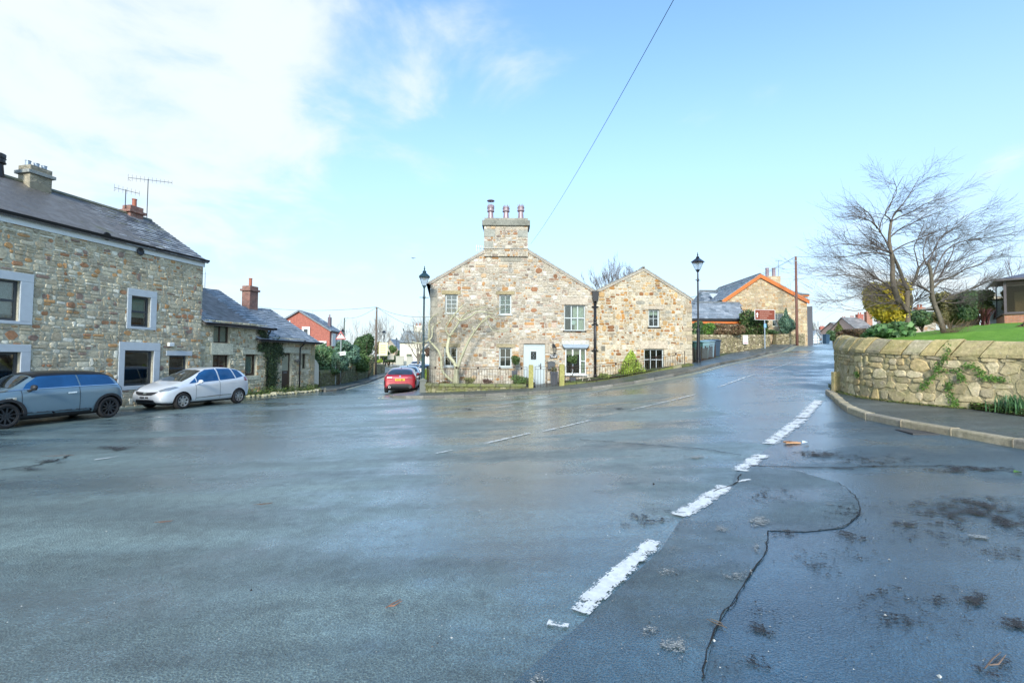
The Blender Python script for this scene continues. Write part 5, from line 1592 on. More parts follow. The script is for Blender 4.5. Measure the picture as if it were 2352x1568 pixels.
# weeds and daffodils in the verge
mbv = MB(); rv = random.Random(8)
VP = [(9.85, 10.2), (10.1, 9.6), (10.45, 8.7), (10.75, 7.6)]; VI = [(9.72, 10.0), (9.74, 9.3), (9.76, 8.5), (9.74, 7.4)]
strip(mbv, VI, VP, .13, (.06, .05, .03))
o = tag(mbv.build('verge', M_SOIL), kind='structure')
n = 5200; mb = MB()
for i in range(n):
    t = rv.random() * 2.999; k = int(t); f = t - k; e = rv.random() ** .8
    x = (VI[k][0] + (VI[k + 1][0] - VI[k][0]) * f) * (1 - e) + (VP[k][0] + (VP[k + 1][0] - VP[k][0]) * f) * e
    y = (VI[k][1] + (VI[k + 1][1] - VI[k][1]) * f) * (1 - e) + (VP[k][1] + (VP[k + 1][1] - VP[k][1]) * f) * e
    z = H(x, y) + .13 + rv.random() ** 2 * .12; s = rv.uniform(.012, .032); a = rv.uniform(0, 6.28); b = rv.uniform(-.6, .6)
    ca, sa = math.cos(a) * s, math.sin(a) * s
    mb.add([(x - ca, y - sa, z), (x + sa * .6, y - ca * .6, z + b * s), (x + ca, y + sa, z + s * .5), (x - sa * .6, y + ca * .6, z - b * s)], [(0, 1, 2, 3)], pick([((.09, .17, .03), 5), ((.14, .22, .05), 3), ((.10, .08, .04), 3), ((.05, .08, .02), 3)], rv))
for i in range(1500):   # moss and weeds at the foot of the wall
    s = rv.uniform(sc, near_s(9.7, 10.2)); p = fxw((s, -.04 - rv.random() ** 2 * .16, 0)); z = H(p[0], p[1]) + .11 + rv.random() * .03; q = rv.uniform(.008, .022); a = rv.uniform(0, 6.28)
    ca, sa = math.cos(a) * q, math.sin(a) * q
    mb.add([(p[0] - ca, p[1] - sa, z), (p[0] + sa, p[1] - ca, z), (p[0] + ca, p[1] + sa, z + q), (p[0] - sa, p[1] + ca, z)], [(0, 1, 2, 3)], pick([((.12, .17, .04), 4), ((.16, .14, .05), 3)], rv))
tag(mb.build('verge_weeds', M_LEAF), 'low green weeds and moss along the foot of the corner wall', 'weeds', kind='stuff')
def blades(name, label, cat, p, n, h, r, cols, seed, w=.012, group=None, arch=.35):
    rg_ = random.Random(seed); t = thing(name, label, cat, p, 0, group); mb = MB()
    for i in range(n):
        a = rg_.uniform(0, 6.28); q = Vector((rg_.gauss(0, r * .4), rg_.gauss(0, r * .4), 0)); hh = h * rg_.uniform(.6, 1.1)
        d = Vector((math.cos(a), math.sin(a), 0)); c = pick(cols, rg_); ar = arch * rg_.uniform(.2, 1.2); e = Vector((-d.y, d.x, 0)) * w * rg_.uniform(.7, 1.2)
        P = [q, q + UP * hh * .5 + d * hh * ar * .25, q + UP * hh * .85 + d * hh * ar * .7, q + UP * hh * .95 + d * hh * ar * 1.1]
        W_ = [1, .95, .6, .05]; vs = []
        for k in range(4): vs += [P[k] - e * W_[k], P[k] + e * W_[k]]
        mb.add(vs, [(0, 2, 3, 1), (2, 4, 5, 3), (4, 6, 7, 5)], c)
    mb.build('leaves', M_LEAF, t); return t
p = Vector((9.98, 9.35, H(9.98, 9.35) + .12))
blades('daffodil_clump', 'clump of upright green daffodil leaves at the foot of the corner wall', 'daffodils', p, 190, .36, .34, [((.07, .17, .07), 5), ((.10, .22, .08), 3)], 4, .010)
p = Vector((10.3, 8.75, H(10.3, 8.75) + .12))
blades('daffodil_clump', 'second daffodil clump nearer the right edge of the picture', 'daffodils', p, 90, .33, .2, [((.07, .17, .07), 5)], 5, .010)
# short marker post at the end of the wall
q = ga(1915, 908); mp = MB(); mp.box(-.11, -.06, -.05, .11, .06, .62, (.50, .42, .24)); mp.box(-.085, -.066, .1, .085, -.061, .5, (.36, .30, .18))
tag(mp.build('marker_post', M_STONE_W, None, loc=(q.x + .12, q.y + .05, q.z + .05), bevel=.02), 'short square stone marker post at the end of the corner wall', 'post')

# --- low wall, piers, gate and railings of the cottage
LWP = [(-4.15, 24.3), (-4.2, 23.3), (-4.18, 22.4), (-4.0, 21.85), (-3.6, 21.62), (-3.0, 21.55), (-1.5, 21.5), (0.0, 21.47), (0.76, 21.46)]
LWPc = chaikin(LWP, 2)
def zeye(y, x, Y): return at(x, y, Y).z
ztop = zeye(881.5, 1100, 21.5)
lo = Vector((-1.7, 21.5, H(-1.7, 21.5)))
lw = thing('low_wall', 'low mossy stone wall with rounded coping left of the cottage gate', 'wall', lo)
fxl, LL = path_fx(LWPc); fxl = shift(fxl, lo)
mb = MB(); wall_slab(mb, fxl, LL, -.4 + lo.z * 0 + H(-3, 21.5) - .2, ztop - .13, 0, .24, (.16, .15, .08))
rl = random.Random(3)
stones(mb, 0, H(-4, 21.7) - .1, LL, ztop - .13, [], [], [((.26, .24, .14), 6), ((.21, .2, .12), 5), ((.16, .15, .1), 4), ((.34, .31, .2), 2)], rl, band=(.17, .26), sw=(.2, .42), d=(.015, .03), fx=fxl)
mb.build('wall', stone_mat('mossy_stone', .95, .25, .55), lw)
mb = MB(); s = 0
while s < LL - .1:
    w_ = rl.uniform(.5, .95) if s > 3.2 else rl.uniform(.24, .4); w_ = min(w_, LL - s); vs = []
    prof = [(-.06, -.14), (-.07, -.07), (-.03, -.01), (.06, .015), (.2, .01), (.3, -.04), (.3, -.14)]
    nn_ = 3
    for e in range(nn_ + 1):
        for y, z in prof: vs.append(fxl((s + .008 + (w_ - .016) * e / nn_, y, ztop + z)))
    m = len(prof); fs = [(e * m + k, e * m + (k + 1) % m, (e + 1) * m + (k + 1) % m, (e + 1) * m + k) for e in range(nn_) for k in range(m)] + [tuple(range(m)), tuple(range(nn_ * m, nn_ * m + m))[::-1]]
    mb.add(vs, fs, pick([((.17, .18, .09), 5), ((.22, .21, .12), 4), ((.13, .13, .08), 3)], rl)); s += w_
mb.build('coping', bpy.data.materials['mossy_stone'], lw, bevel=.012)
def pier(x0, x1, ytop, ybot, Y, label):
    a = at((x0 + x1) / 2, ybot, Y); b = at((x0 + x1) / 2, ytop, Y); w = (x1 - x0) * Y / FPX
    mb = MB(); h = b.z - a.z; hw_ = w / 2
    mb.box(-hw_, -.1, -.1, hw_, .12, h - .04, (.40, .38, .17)); mb.box(-hw_ * .85, -.085, h - .04, hw_ * .85, .1, h, (.42, .40, .19))
    return tag(mb.build('gate_post', bpy.data.materials['mossy_stone_post'], None, loc=a, bevel=.012), label, 'gate post', 'stone gate posts either side of the iron gate')
stone_mat('mossy_stone_post', 1.0, .35, .35, (1.0, .97, .8))
pier(1214, 1224.8, 837.5, 898, 21.45, 'left stone gate post, yellow with lichen, beside the low wall')
pier(1284.6, 1296, 836, 896, 21.45, 'right stone gate post beside the tall dark planter')
def railing(label, P, group=None, step=.122, fin=1.0, name='iron_railing', ends=True):
    """P: list of (x, y, ztop, zbot)"""
    ref = Vector(P[0][:2] + (P[0][3],)); t = thing(name, label, 'railing', ref, 0, group)
    L = [0.0]
    for a, b in zip(P, P[1:]): L.append(L[-1] + math.dist(a[:2], b[:2]))
    def ev(s):
        i = 0
        while i < len(L) - 2 and L[i + 1] < s: i += 1
        f = (s - L[i]) / (L[i + 1] - L[i]); return [a + (b - a) * f for a, b in zip(P[i], P[i + 1])]
    T = L[-1]; n = int(T / step)
    mb = MB()
    for k in range(n + 1):
        x, y, zt, zb = ev(T * k / n); q = Vector((x, y, 0)) - ref
        mb.tube([(q.x, q.y, zb - .03 - 0 * ref.z + ref.z * 0 - ref.z + ref.z * 0), (q.x, q.y, zt - .10 - ref.z)], .0075, 5)
    mb.build('balusters', M_RUST, t)
    for dz in (0, -.10):
        mb = MB(); pts = []
        for k in range(int(T / .3) + 2):
            x, y, zt, zb = ev(min(T - 1e-6, k * .3)); pts.append((x - ref.x, y - ref.y, zt + dz - ref.z))
        mb.tube(pts, .010, 6); mb.build('rail', M_RUST, t)
    s = .35
    while s < T:
        x, y, zt, zb = ev(s); mb = MB(); mb.lathe([(.01, -.05), (.038, -.03), (.045, 0), (.038, .03), (.01, .05)], (x - ref.x, y - ref.y, zt - .05 - ref.z), 8); mb.build('finial', M_RUST, t); s += fin
    if ends:
        for s in (0, T - 1e-6):
            x, y, zt, zb = ev(s); mb = MB(); mb.box(x - ref.x - .012, y - ref.y - .012, zb - .05 - ref.z, x - ref.x + .012, y - ref.y + .012, zt + .01 - ref.z); mb.build('post', M_RUST, t)
    return t
zt = zeye(842.3, 1100, 21.6); zbz = ztop - .01
railing('black iron railing on the low wall in front of the bare pear tree', [(-4.05, 23.9, zt, zbz), (-4.07, 22.6, zt, zbz), (-3.85, 21.95, zt, zbz), (-3.45, 21.72, zt, zbz), (-3.0, 21.66, zt, zbz), (0.0, 21.6, zt, zbz), (0.70, 21.58, zt, zbz)])
RP = []
for x, yt, yb, Y in ((1298, 841.6, 879, 21.6), (1347, 840, 876.5, 21.6), (1384, 836, 873, 21.65), (1432, 830.5, 866, 21.75), (1472, 824.5, 858.5, 21.9), (1525, 815, 846.5, 22.1), (1572.5, 806.4, 834, 22.3)):
    a = at(x, yt, Y); b = at(x, yb, Y); RP.append((a.x, a.y, a.z, b.z))
railing('black iron railing climbing with the pavement in front of the smaller gabled cottage', RP)
# mossy plinth beneath the second railing
ref = Vector((5.2, 21.75, H(5.2, 21.6)))
pw = thing('low_wall', 'low mossy kerb wall under the climbing railing right of the gate', 'wall', ref); mb = MB(); rq = random.Random(9)
PL = [(RP[0][0] - .05, RP[0][1], RP[0][3])] + [(p[0], p[1], p[3]) for p in RP] + [(8.55, 22.55, RP[-1][3] - .03), (8.75, 22.9, RP[-1][3] - .05)]
PLc = chaikin(PL, 1); s = 0
cum = [0]
for a, b in zip(PLc, PLc[1:]): cum.append(cum[-1] + math.dist(a[:2], b[:2]))
def evp(s):
    i = 0
    while i < len(cum) - 2 and cum[i + 1] < s: i += 1
    f = min(1, (s - cum[i]) / (cum[i + 1] - cum[i])); p = [a + (b - a) * f for a, b in zip(PLc[i], PLc[i + 1])]
    L = math.dist(PLc[i][:2], PLc[i + 1][:2]); return p, (-(PLc[i + 1][1] - PLc[i][1]) / L, (PLc[i + 1][0] - PLc[i][0]) / L)
while s < cum[-1] - .05:
    w_ = min(rq.uniform(.4, .75), cum[-1] - s); vs = []
    for e in (s + .006, s + w_ - .006):
        p, n_ = evp(min(e, cum[-1] - 1e-4))
        for y, z in ((-.13, -.7), (-.13, -.10), (-.10, -.02), (0, .015), (.13, .0), (.16, -.08), (.16, -.7)):
            vs.append((p[0] + n_[0] * y - ref.x, p[1] + n_[1] * y - ref.y, p[2] + z - ref.z + rq.uniform(-.01, .01)))
    m = 7; mb.add(vs, [(k, (k + 1) % m, m + (k + 1) % m, m + k) for k in range(m)] + [tuple(range(m)), tuple(range(m, 2 * m))[::-1]], pick([((.13, .14, .05), 5), ((.10, .11, .045), 4), ((.30, .26, .17), 1.3)], rq)); s += w_
mb.build('coping', bpy.data.materials['mossy_stone'], pw, bevel=.02)
# gate: two leaves
gx0, gx1, gx2 = at(1229, 850, 21.5).x, at(1255.5, 850, 21.5).x, at(1283.5, 850, 21.5).x
gzt, gzb = zeye(841.8, 1250, 21.5), zeye(898, 1250, 21.5)
gate = thing('iron_gate', 'narrow black iron gate of upright bars in front of the pale blue door', 'gate', (gx0, 21.5, gzb))
for a, b in ((gx0, gx1 - .02), (gx1 + .02, gx2)):
    lf = MB(); h = gzt - gzb
    for zz_ in (h, h - .12, .10): lf.tube([(a - gx0, 0, zz_), (b - gx0, 0, zz_)], .011, 6)
    for x in (a, b): lf.tube([(x - gx0, 0, 0), (x - gx0, 0, h + .01)], .013, 6)
    k = 4
    for i in range(1, k): x = a + (b - a) * i / k; lf.tube([(x - gx0, 0, 0), (x - gx0, 0, h - .12)], .008, 5)
    lf.lathe([(.01, -.05), (.04, 0), (.01, .05)], ((a + b) / 2 - gx0, 0, h - .06), 8)
    lfo = lf.build('gate_leaf', M_RUST, gate)
mb = MB(); pts = [(gx1 - gx0 - .05 + .05 * math.cos(a_), -.02, .33 + .06 * math.sin(a_)) for a_ in [i * .5 for i in range(9)]]; mb.tube(pts, .007, 5); mb.build('latch', M_RUST, gate)
# kerb-side wall lantern, name plate, letterbox
q = at(1273, 802, 22.95)
wlamp = thing('wall_lantern', 'small black wall lantern above the black name plate', 'lantern', (q.x, 22.93, q.z - .22))
mb = MB(); mb.lathe([(.02, .0), (.055, .03), (.02, .05)], (0, -.14, 0), 6); mb.lathe([(.115, .30), (.05, .37), (.03, .38), (.03, .43), (.015, .45)], (0, -.14, 0), 6); mb.tube([(0, -.14, .40), (-.03, -.1, .47), (-.06, 0, .44)], .014, 6); mb.build('frame', M_CAST, wlamp)
mb = MB(); mb.box(-.10, -.02, .3, -.02, .02, .5); mb.build('bracket', M_CAST, wlamp)
mb = MB(); mb.lathe([(.05, .04), (.095, .30)], (0, -.14, 0), 6); mb.build('shade', simple('smoky_glass', (.16, .14, .11), .15), wlamp)
r = prect(1263.5, 812.8, 1280, 822.2, Vector((0, 22.9, 0)), 0)
np_ = thing('name_plate', 'black house name plate with white lettering beside the pale blue door', 'sign', ((r[0] + r[2]) / 2, 22.955, r[1]))
w_, h_ = r[2] - r[0], r[3] - r[1]
mb = MB(); mb.box(-w_ / 2, -.02, 0, w_ / 2, .0, h_); mb.build('plate', simple('black_plate', (.008, .008, .009), .35), np_, bevel=.004)
def text(s, par, loc, size, mat, rot=(R(90), 0, 0), ext=.002, align='CENTER', name='lettering', bold=0.0):
    cu = bpy.data.curves.new(name, 'FONT'); cu.body = s; cu.size = size; cu.align_x = align; cu.align_y = 'CENTER'; cu.extrude = ext; cu.offset = bold
    tmp = bpy.data.objects.new('tmp', cu); C.objects.link(tmp); dg = bpy.context.evaluated_depsgraph_get()
    me = bpy.data.meshes.new_from_object(tmp.evaluated_get(dg)); bpy.data.objects.remove(tmp)
    me.materials.clear(); me.materials.append(mat)
    o = bpy.data.objects.new(name, me); C.objects.link(o); o.parent = par; o.location = loc; o.rotation_euler = rot
    return o
M_WTXT = simple('white_lettering', (.8, .8, .8), .5, var=0)
M_BTXT = simple('black_lettering', (.01, .01, .01), .5, var=0)
text('Pear Tree', np_, (0, -.024, h_ * .68), .082, M_WTXT, bold=.0015); text('Cottage', np_, (0, -.024, h_ * .30), .082, M_WTXT, bold=.0015)
r = prect(1257, 828.5, 1275, 847.5, Vector((0, 22.9, 0)), 0)
lb = thing('letterbox', 'dark grey pitched letterbox on the wall beside the tall planter', 'letterbox', ((r[0] + r[2]) / 2, 22.96, r[1])); w_, h_ = r[2] - r[0], r[3] - r[1]
mb = MB(); mb.box(-w_ / 2 + .02, -.16, 0, w_ / 2 - .02, 0, h_ - .09); mb.build('box', simple('anthracite', (.055, .065, .075), .45), lb, bevel=.006)
mb = MB(); mb.prism([(-w_ / 2, -.18, h_ - .09), (w_ / 2, -.18, h_ - .09), (w_ / 2, -.18, h_ - .06), (0, -.18, h_), (-w_ / 2, -.18, h_ - .06)], (0, .18, 0)); mb.build('lid', bpy.data.materials['anthracite'], lb)
mb = MB(); mb.lathe([(.012, 0), (.012, .01)], (-w_ * .28, -.165, h_ * .35), 8, None, Matrix.Rotation(R(90), 4, 'X')); mb.build('lock', M_LEAD, lb)
# tall planter and the two clipped trees
def planter(name, label, x, ytop, ybot, Y, wt, wb, mat, sq=4):
    a = at(x, ybot, Y); b = at(x, ytop, Y); h = b.z - a.z; t = thing(name, label, 'planter', a)
    mb = MB(); k = 2 ** .5 if sq == 4 else 1
    mb.lathe([(wb * k, 0), (wt * k, h), (wt * k * .88, h), (wt * k * .86, h - .05)], (0, 0, 0), sq, off=.5 if sq == 4 else 0); mb.build('pot', mat, t, bevel=.008)
    return t, h
M_PLN = simple('slate_grey_planter', (.06, .07, .085), .55, var=.1)
t, h = planter('tall_planter', 'tall tapering slate grey planter with grassy plants behind the gate', 1272.5, 853, 890.5, 22.3, .175, .125, M_PLN)
mb = MB(); mb.box(-.13, -.13, h - .06, .13, .13, h - .03, (.05, .035, .02)); mb.build('compost', M_ATTR, t)
foliage('plant', (0, 0, h + .1), (.22, .2, .2), 420, .04, [((.18, .20, .12), 5), ((.30, .30, .20), 3), ((.45, .40, .10), 1), ((.10, .13, .06), 3)], t, 3, core=.1)
def clipped(label, x, yb, yc, ypot, rball, Y, seed, spiral=True, potw=.14):
    a = at(x, ypot, Y); b = at(x, yc, Y); ptop = at(x, yb, Y); t = thing('topiary_tree', label, 'topiary', a, 0, 'clipped ball trees by the cottage wall')
    hp = ptop.z - a.z; mb = MB(); k = 2 ** .5; mb.lathe([(potw * k * .85, 0), (potw * k, hp), (potw * k * .9, hp), (potw * k * .88, hp - .04)], (0, 0, 0), 4, off=.5); mb.build('pot', M_PLN, t)
    mb = MB(); pts = [(.035 * math.cos(i * .9) * (spiral), .035 * math.sin(i * .9) * spiral, hp - .05 + (b.z - a.z - hp) * i / 24) for i in range(25)]; mb.tube(pts, .017, 6, (.16, .12, .08)); mb.build('stem', M_BARK, t)
    foliage('foliage', (0, 0, b.z - a.z), (rball, rball, rball * .86), 1900, .035, [((.09, .16, .04), 6), ((.055, .10, .03), 4), ((.16, .22, .08), 2)], t, seed, lobes=14, core=.7); return t
clipped('clipped ball tree with a twisted stem in front of the lead topped window', 1315, 866, 824, 878, .30, 22.3, 5)
clipped('clipped ball tree in a dark pot left of the pale blue door', 1182, 851, 827, 872, .27, 22.4, 6)
# garden plants behind the railings
for i, (nm, lb_, x, y, rx, ry, Y, cols, n, lf, shp) in enumerate((
    ('conifer', 'bushy lime green conifer behind the railing by the air vent', 1450.5, 846, 34, 42, 22.45, [((.38, .50, .08), 5), ((.26, .38, .05), 4), ((.50, .58, .12), 3)], 7000, .038, 'cone'),
    ('small_shrub', 'bushy green shrub behind the low wall left of the gate', 1193, 874, 27, 14, 22.1, G_MID, 2200, .03, 'ellipsoid'),
    ('small_shrub', 'yellow green shrub squeezed between the lamp post and the railing corner', 980, 866, 9, 24, 24.2, [((.26, .36, .05), 5), ((.17, .25, .04), 4)], 1500, .04, 'ellipsoid'),
    ('small_shrub', 'low reddish brown plant at the foot of the pear tree', 1022, 880, 12, 5, 22, [((.25, .10, .05), 4), ((.14, .16, .05), 3)], 500, .03, 'ellipsoid'),
    ('small_shrub', 'pale yellow tuft of plant behind the middle of the low wall', 1078, 873, 17, 9, 22.1, [((.36, .36, .16), 4), ((.24, .26, .1), 3)], 700, .03, 'ellipsoid'),
    ('small_shrub', 'pinkish low heather right of the yellow tuft', 1120, 876, 16, 7, 22.1, [((.28, .17, .14), 4), ((.18, .14, .1), 3)], 500, .03, 'ellipsoid'),
    ('small_shrub', 'low green groundcover under the lead topped window', 1318, 878, 20, 5, 22.1, G_MID, 700, .025, 'ellipsoid'),
    ('small_shrub', 'strappy light green plant at the foot of the black drainpipe', 1392, 866, 20, 8, 22.2, [((.30, .34, .10), 4), ((.16, .22, .06), 3)], 700, .05, 'ellipsoid'),
    ('small_shrub', 'dark low plant between the strappy plant and the conifer', 1420, 866, 14, 6, 22.3, G_DARK, 500, .03, 'ellipsoid'))):
    shrub(nm, lb_, 'conifer' if nm == 'conifer' else 'shrub', x, y, rx, ry, Y, cols, n, lf, seed=60 + i, shape=shp)
q = at(1322, 893, 22.0)
mb = MB(); r_ = random.Random(2)
for a, b in (((-.1, 0, 0), (.02, 0, .5)), ((.14, 0, .05), (.30, 0, .45)), ((.28, 0, .42), (.55, 0, 0))): mb.tube([Vector(a) + Vector((.35, 0, .1)), Vector(b) + Vector((.35, 0, .1))], .014, 5, (.55, .5, .4))
tag(mb.build('dead_stems', M_BARK, None, loc=q), 'few pale dead stems behind the railing right of the gate', 'stems')

# ------------------------------------------------------------------ heritage lamp posts
def lamp_post(label, x, ybot, Y, group='old style street lamps', colm=None, ped=True, scale=1.0, rot=.25):
    p = at(x, ybot, Y); t = thing('street_lamp', label, 'street lamp', p, rot, group); t.scale = (scale,) * 3
    m = colm or M_LAMP
    if ped:
        mb = MB(); mb.box(-.15, -.15, -.1, .15, .15, .62); mb.box(-.18, -.18, .62, .18, .18, .68); mb.prism([(-.17, -.17, .68), (.17, -.17, .68), (0, -.17, .78)], (0, .34, 0)); mb.build('pedestal', M_LAMPB, t, bevel=.012)
    else:
        mb = MB(); mb.lathe([(.15, -.05), (.15, .05), (.12, .10), (.115, .30), (.13, .33), (.11, .36), (.105, 1.0)], (0, 0, 0), 14); mb.build('pedestal', m, t)
    mb = MB(); mb.lathe([(.085, .6), (.085, 1.78), (.10, 1.80), (.10, 1.86), (.075, 1.9), (.052, 1.96), (.047, 3.0), (.044, 4.55), (.062, 4.57), (.07, 4.62), (.062, 4.67), (.042, 4.7), (.036, 5.05), (.05, 5.08), (.03, 5.1)], (0, 0, 0), 14)
    mb.tube([(-.22, 0, 4.62), (.22, 0, 4.62)], .014, 6)
    mb.build('column', m, t, smooth=False)
    mb = MB(); q2 = 2 ** .5
    mb.lathe([(.045, 5.05), (.10 * q2 / 1.2, 5.17), (.10 * q2 / 1.2, 5.19)], (0, 0, 0), 4, off=.5)
    b, T = .085, .215; z0, z1 = 5.18, 5.60
    for sx in (-1, 1):
        for sy in (-1, 1): mb.tube([(sx * b, sy * b, z0), (sx * T, sy * T, z1)], .008, 5)
    for (w, z) in ((b, z0), (T, z1), (T * .93, z1 - .05)):
        for k in range(4):
            c = [(-w, -w), (w, -w), (w, w), (-w, w)]; a1, a2 = c[k], c[(k + 1) % 4]; mb.tube([(a1[0], a1[1], z), (a2[0], a2[1], z)], .009, 5)
    mb.build('lantern_frame', m, t)
    mb = MB()
    for k in range(4):
        c0 = [(-b, -b), (b, -b), (b, b), (-b, b)]; c1 = [(-T, -T), (T, -T), (T, T), (-T, T)]; k2 = (k + 1) % 4
        mb.add([(*c0[k], z0), (*c0[k2], z0), (*c1[k2], z1), (*c1[k], z1)], [(0, 1, 2, 3)])
    mb.build('lantern_glass', M_LGLASS, t)
    mb = MB(); mb.lathe([(.25 * q2, 5.59), (.26 * q2, 5.61), (.16 * q2, 5.72), (.085 * q2, 5.80), (.07 * q2, 5.82)], (0, 0, 0), 4, off=.5)
    mb.lathe([(.07, 5.81), (.10, 5.85), (.075, 5.90), (.04, 5.93), (.02, 5.95), (.045, 6.0), (.015, 6.04), (.03, 6.07), (.003, 6.16)], (0, 0, 0), 10)
    mb.build('lantern_cap', m, t)
    mb = MB(); mb.lathe([(.05, 5.46), (.07, 5.54), (.05, 5.58)], (0, 0, 0), 10); mb.build('bulb', M_BLIND, t)
    return t
M_LAMP = simple('blue_black_lamp_paint', (.018, .045, .055), .32, .1, .3, var=.2)
M_LAMPK = simple('black_lamp_paint', (.012, .013, .018), .35, .1, .3, var=.2)
M_LAMPB = simple('weathered_grey_pedestal', (.14, .15, .13), .7)
t = NT('lantern_glass')
tr = t.n.new('ShaderNodeBsdfTransparent'); df = t.n.new('ShaderNodeBsdfTranslucent'); df.inputs[0].default_value = (.8, .85, .85, 1); mx = t.n.new('ShaderNodeMixShader'); mx.inputs[0].default_value = .35
t.l.new(tr.outputs[0], mx.inputs[1]); t.l.new(df.outputs[0], mx.inputs[2]); t.l.new(mx.outputs[0], t.out.inputs[0]); M_LGLASS = t.m
kk = 22.1 / FPX * 296 / 6.16
L1 = lamp_post('blue black street lamp standing at the left corner of the three pot cottage', 971, 905, 22.0, scale=22.0 / FPX * 296 / 6.16, rot=.2)
L2 = lamp_post('black street lamp in front of the wheelie bins on the uphill pavement', 1604.4, 838, 24.3, colm=M_LAMPK, ped=False, scale=24.3 / FPX * 261 / 6.16, rot=.55)
for k, (lb_, x, y, Y, s) in enumerate((('street lamp with a yellow notice on its column, beyond the garden wall', 880.5, 857, 62.0, .96), ('distant street lamp in front of the clipped hedge', 910, 834, 108.0, .98), ('lamp top showing above the blue green bushes', 785, 858, 58.0, .93))):
    c = copy_tree(L2); p = at(x, y, Y); c.location = (p.x, p.y, p.z); c['label'] = lb_; c.scale = (s,) * 3; c.rotation_euler = (0, 0, .3 * k)
# ================================================================== cars
def paint(name, col, metal=.35, rough=.32):
    t = NT(name)
    n = t.noise(3, 3)
    t.set(Base_Color=t.mix(n, tuple(x * .93 for x in col), tuple(min(1, x * 1.06) for x in col)), Metallic=metal, Roughness=rough, Coat_Weight=1.0, Coat_Roughness=.03)
    fl = t.noise(900, 2); t.bump(fl, .02, .002)
    return t.m
M_TYRE = simple('tyre_rubber', (.014, .014, .015), .85, bump=.3)
M_ALLOY = simple('silver_alloy', (.52, .54, .56), .28, .8, var=.05)
M_BALLOY = simple('black_alloy', (.03, .032, .036), .3, .5, .5, var=.05)
M_TRIM = simple('black_trim', (.018, .019, .022), .55, var=.1)
M_CHROME = simple('chrome', (.75, .78, .8), .12, 1.0, var=.02)
M_UNDER = simple('underbody', (.006, .006, .007), .9)
M_LENS = simple('clear_lamp_lens', (.26, .30, .33), .08, .4, 1.0, var=.5, scale=14)
M_TAIL = simple('red_lamp_lens', (.22, .004, .01), .12, 0, 1.0, var=.25)
def carglass(name, col, ior=1.9, ct=1.0):
    t = NT(name)
    t.set(Base_Color=t.mix(t.noise(2.2, 4), tuple(x * .5 for x in col), tuple(x * 1.4 for x in col)), Roughness=.03, Coat_Weight=ct, Coat_Roughness=.02)
    t.b.inputs['Specular IOR Level'].default_value = ct; t.b.inputs['IOR'].default_value = ior
    return t.m
M_CGL = carglass('tinted_car_glass', (.012, .016, .018))
M_CGB = carglass('painted_sky_car_glass', (.015, .08, .21), 1.45, .3)  # deep blue base colour paints the sky's reflection into the glass
M_YPL = simple('yellow_plate', (.72, .52, .03), .5, var=.03)
M_WPL = simple('white_plate', (.72, .72, .70), .5, var=.03)

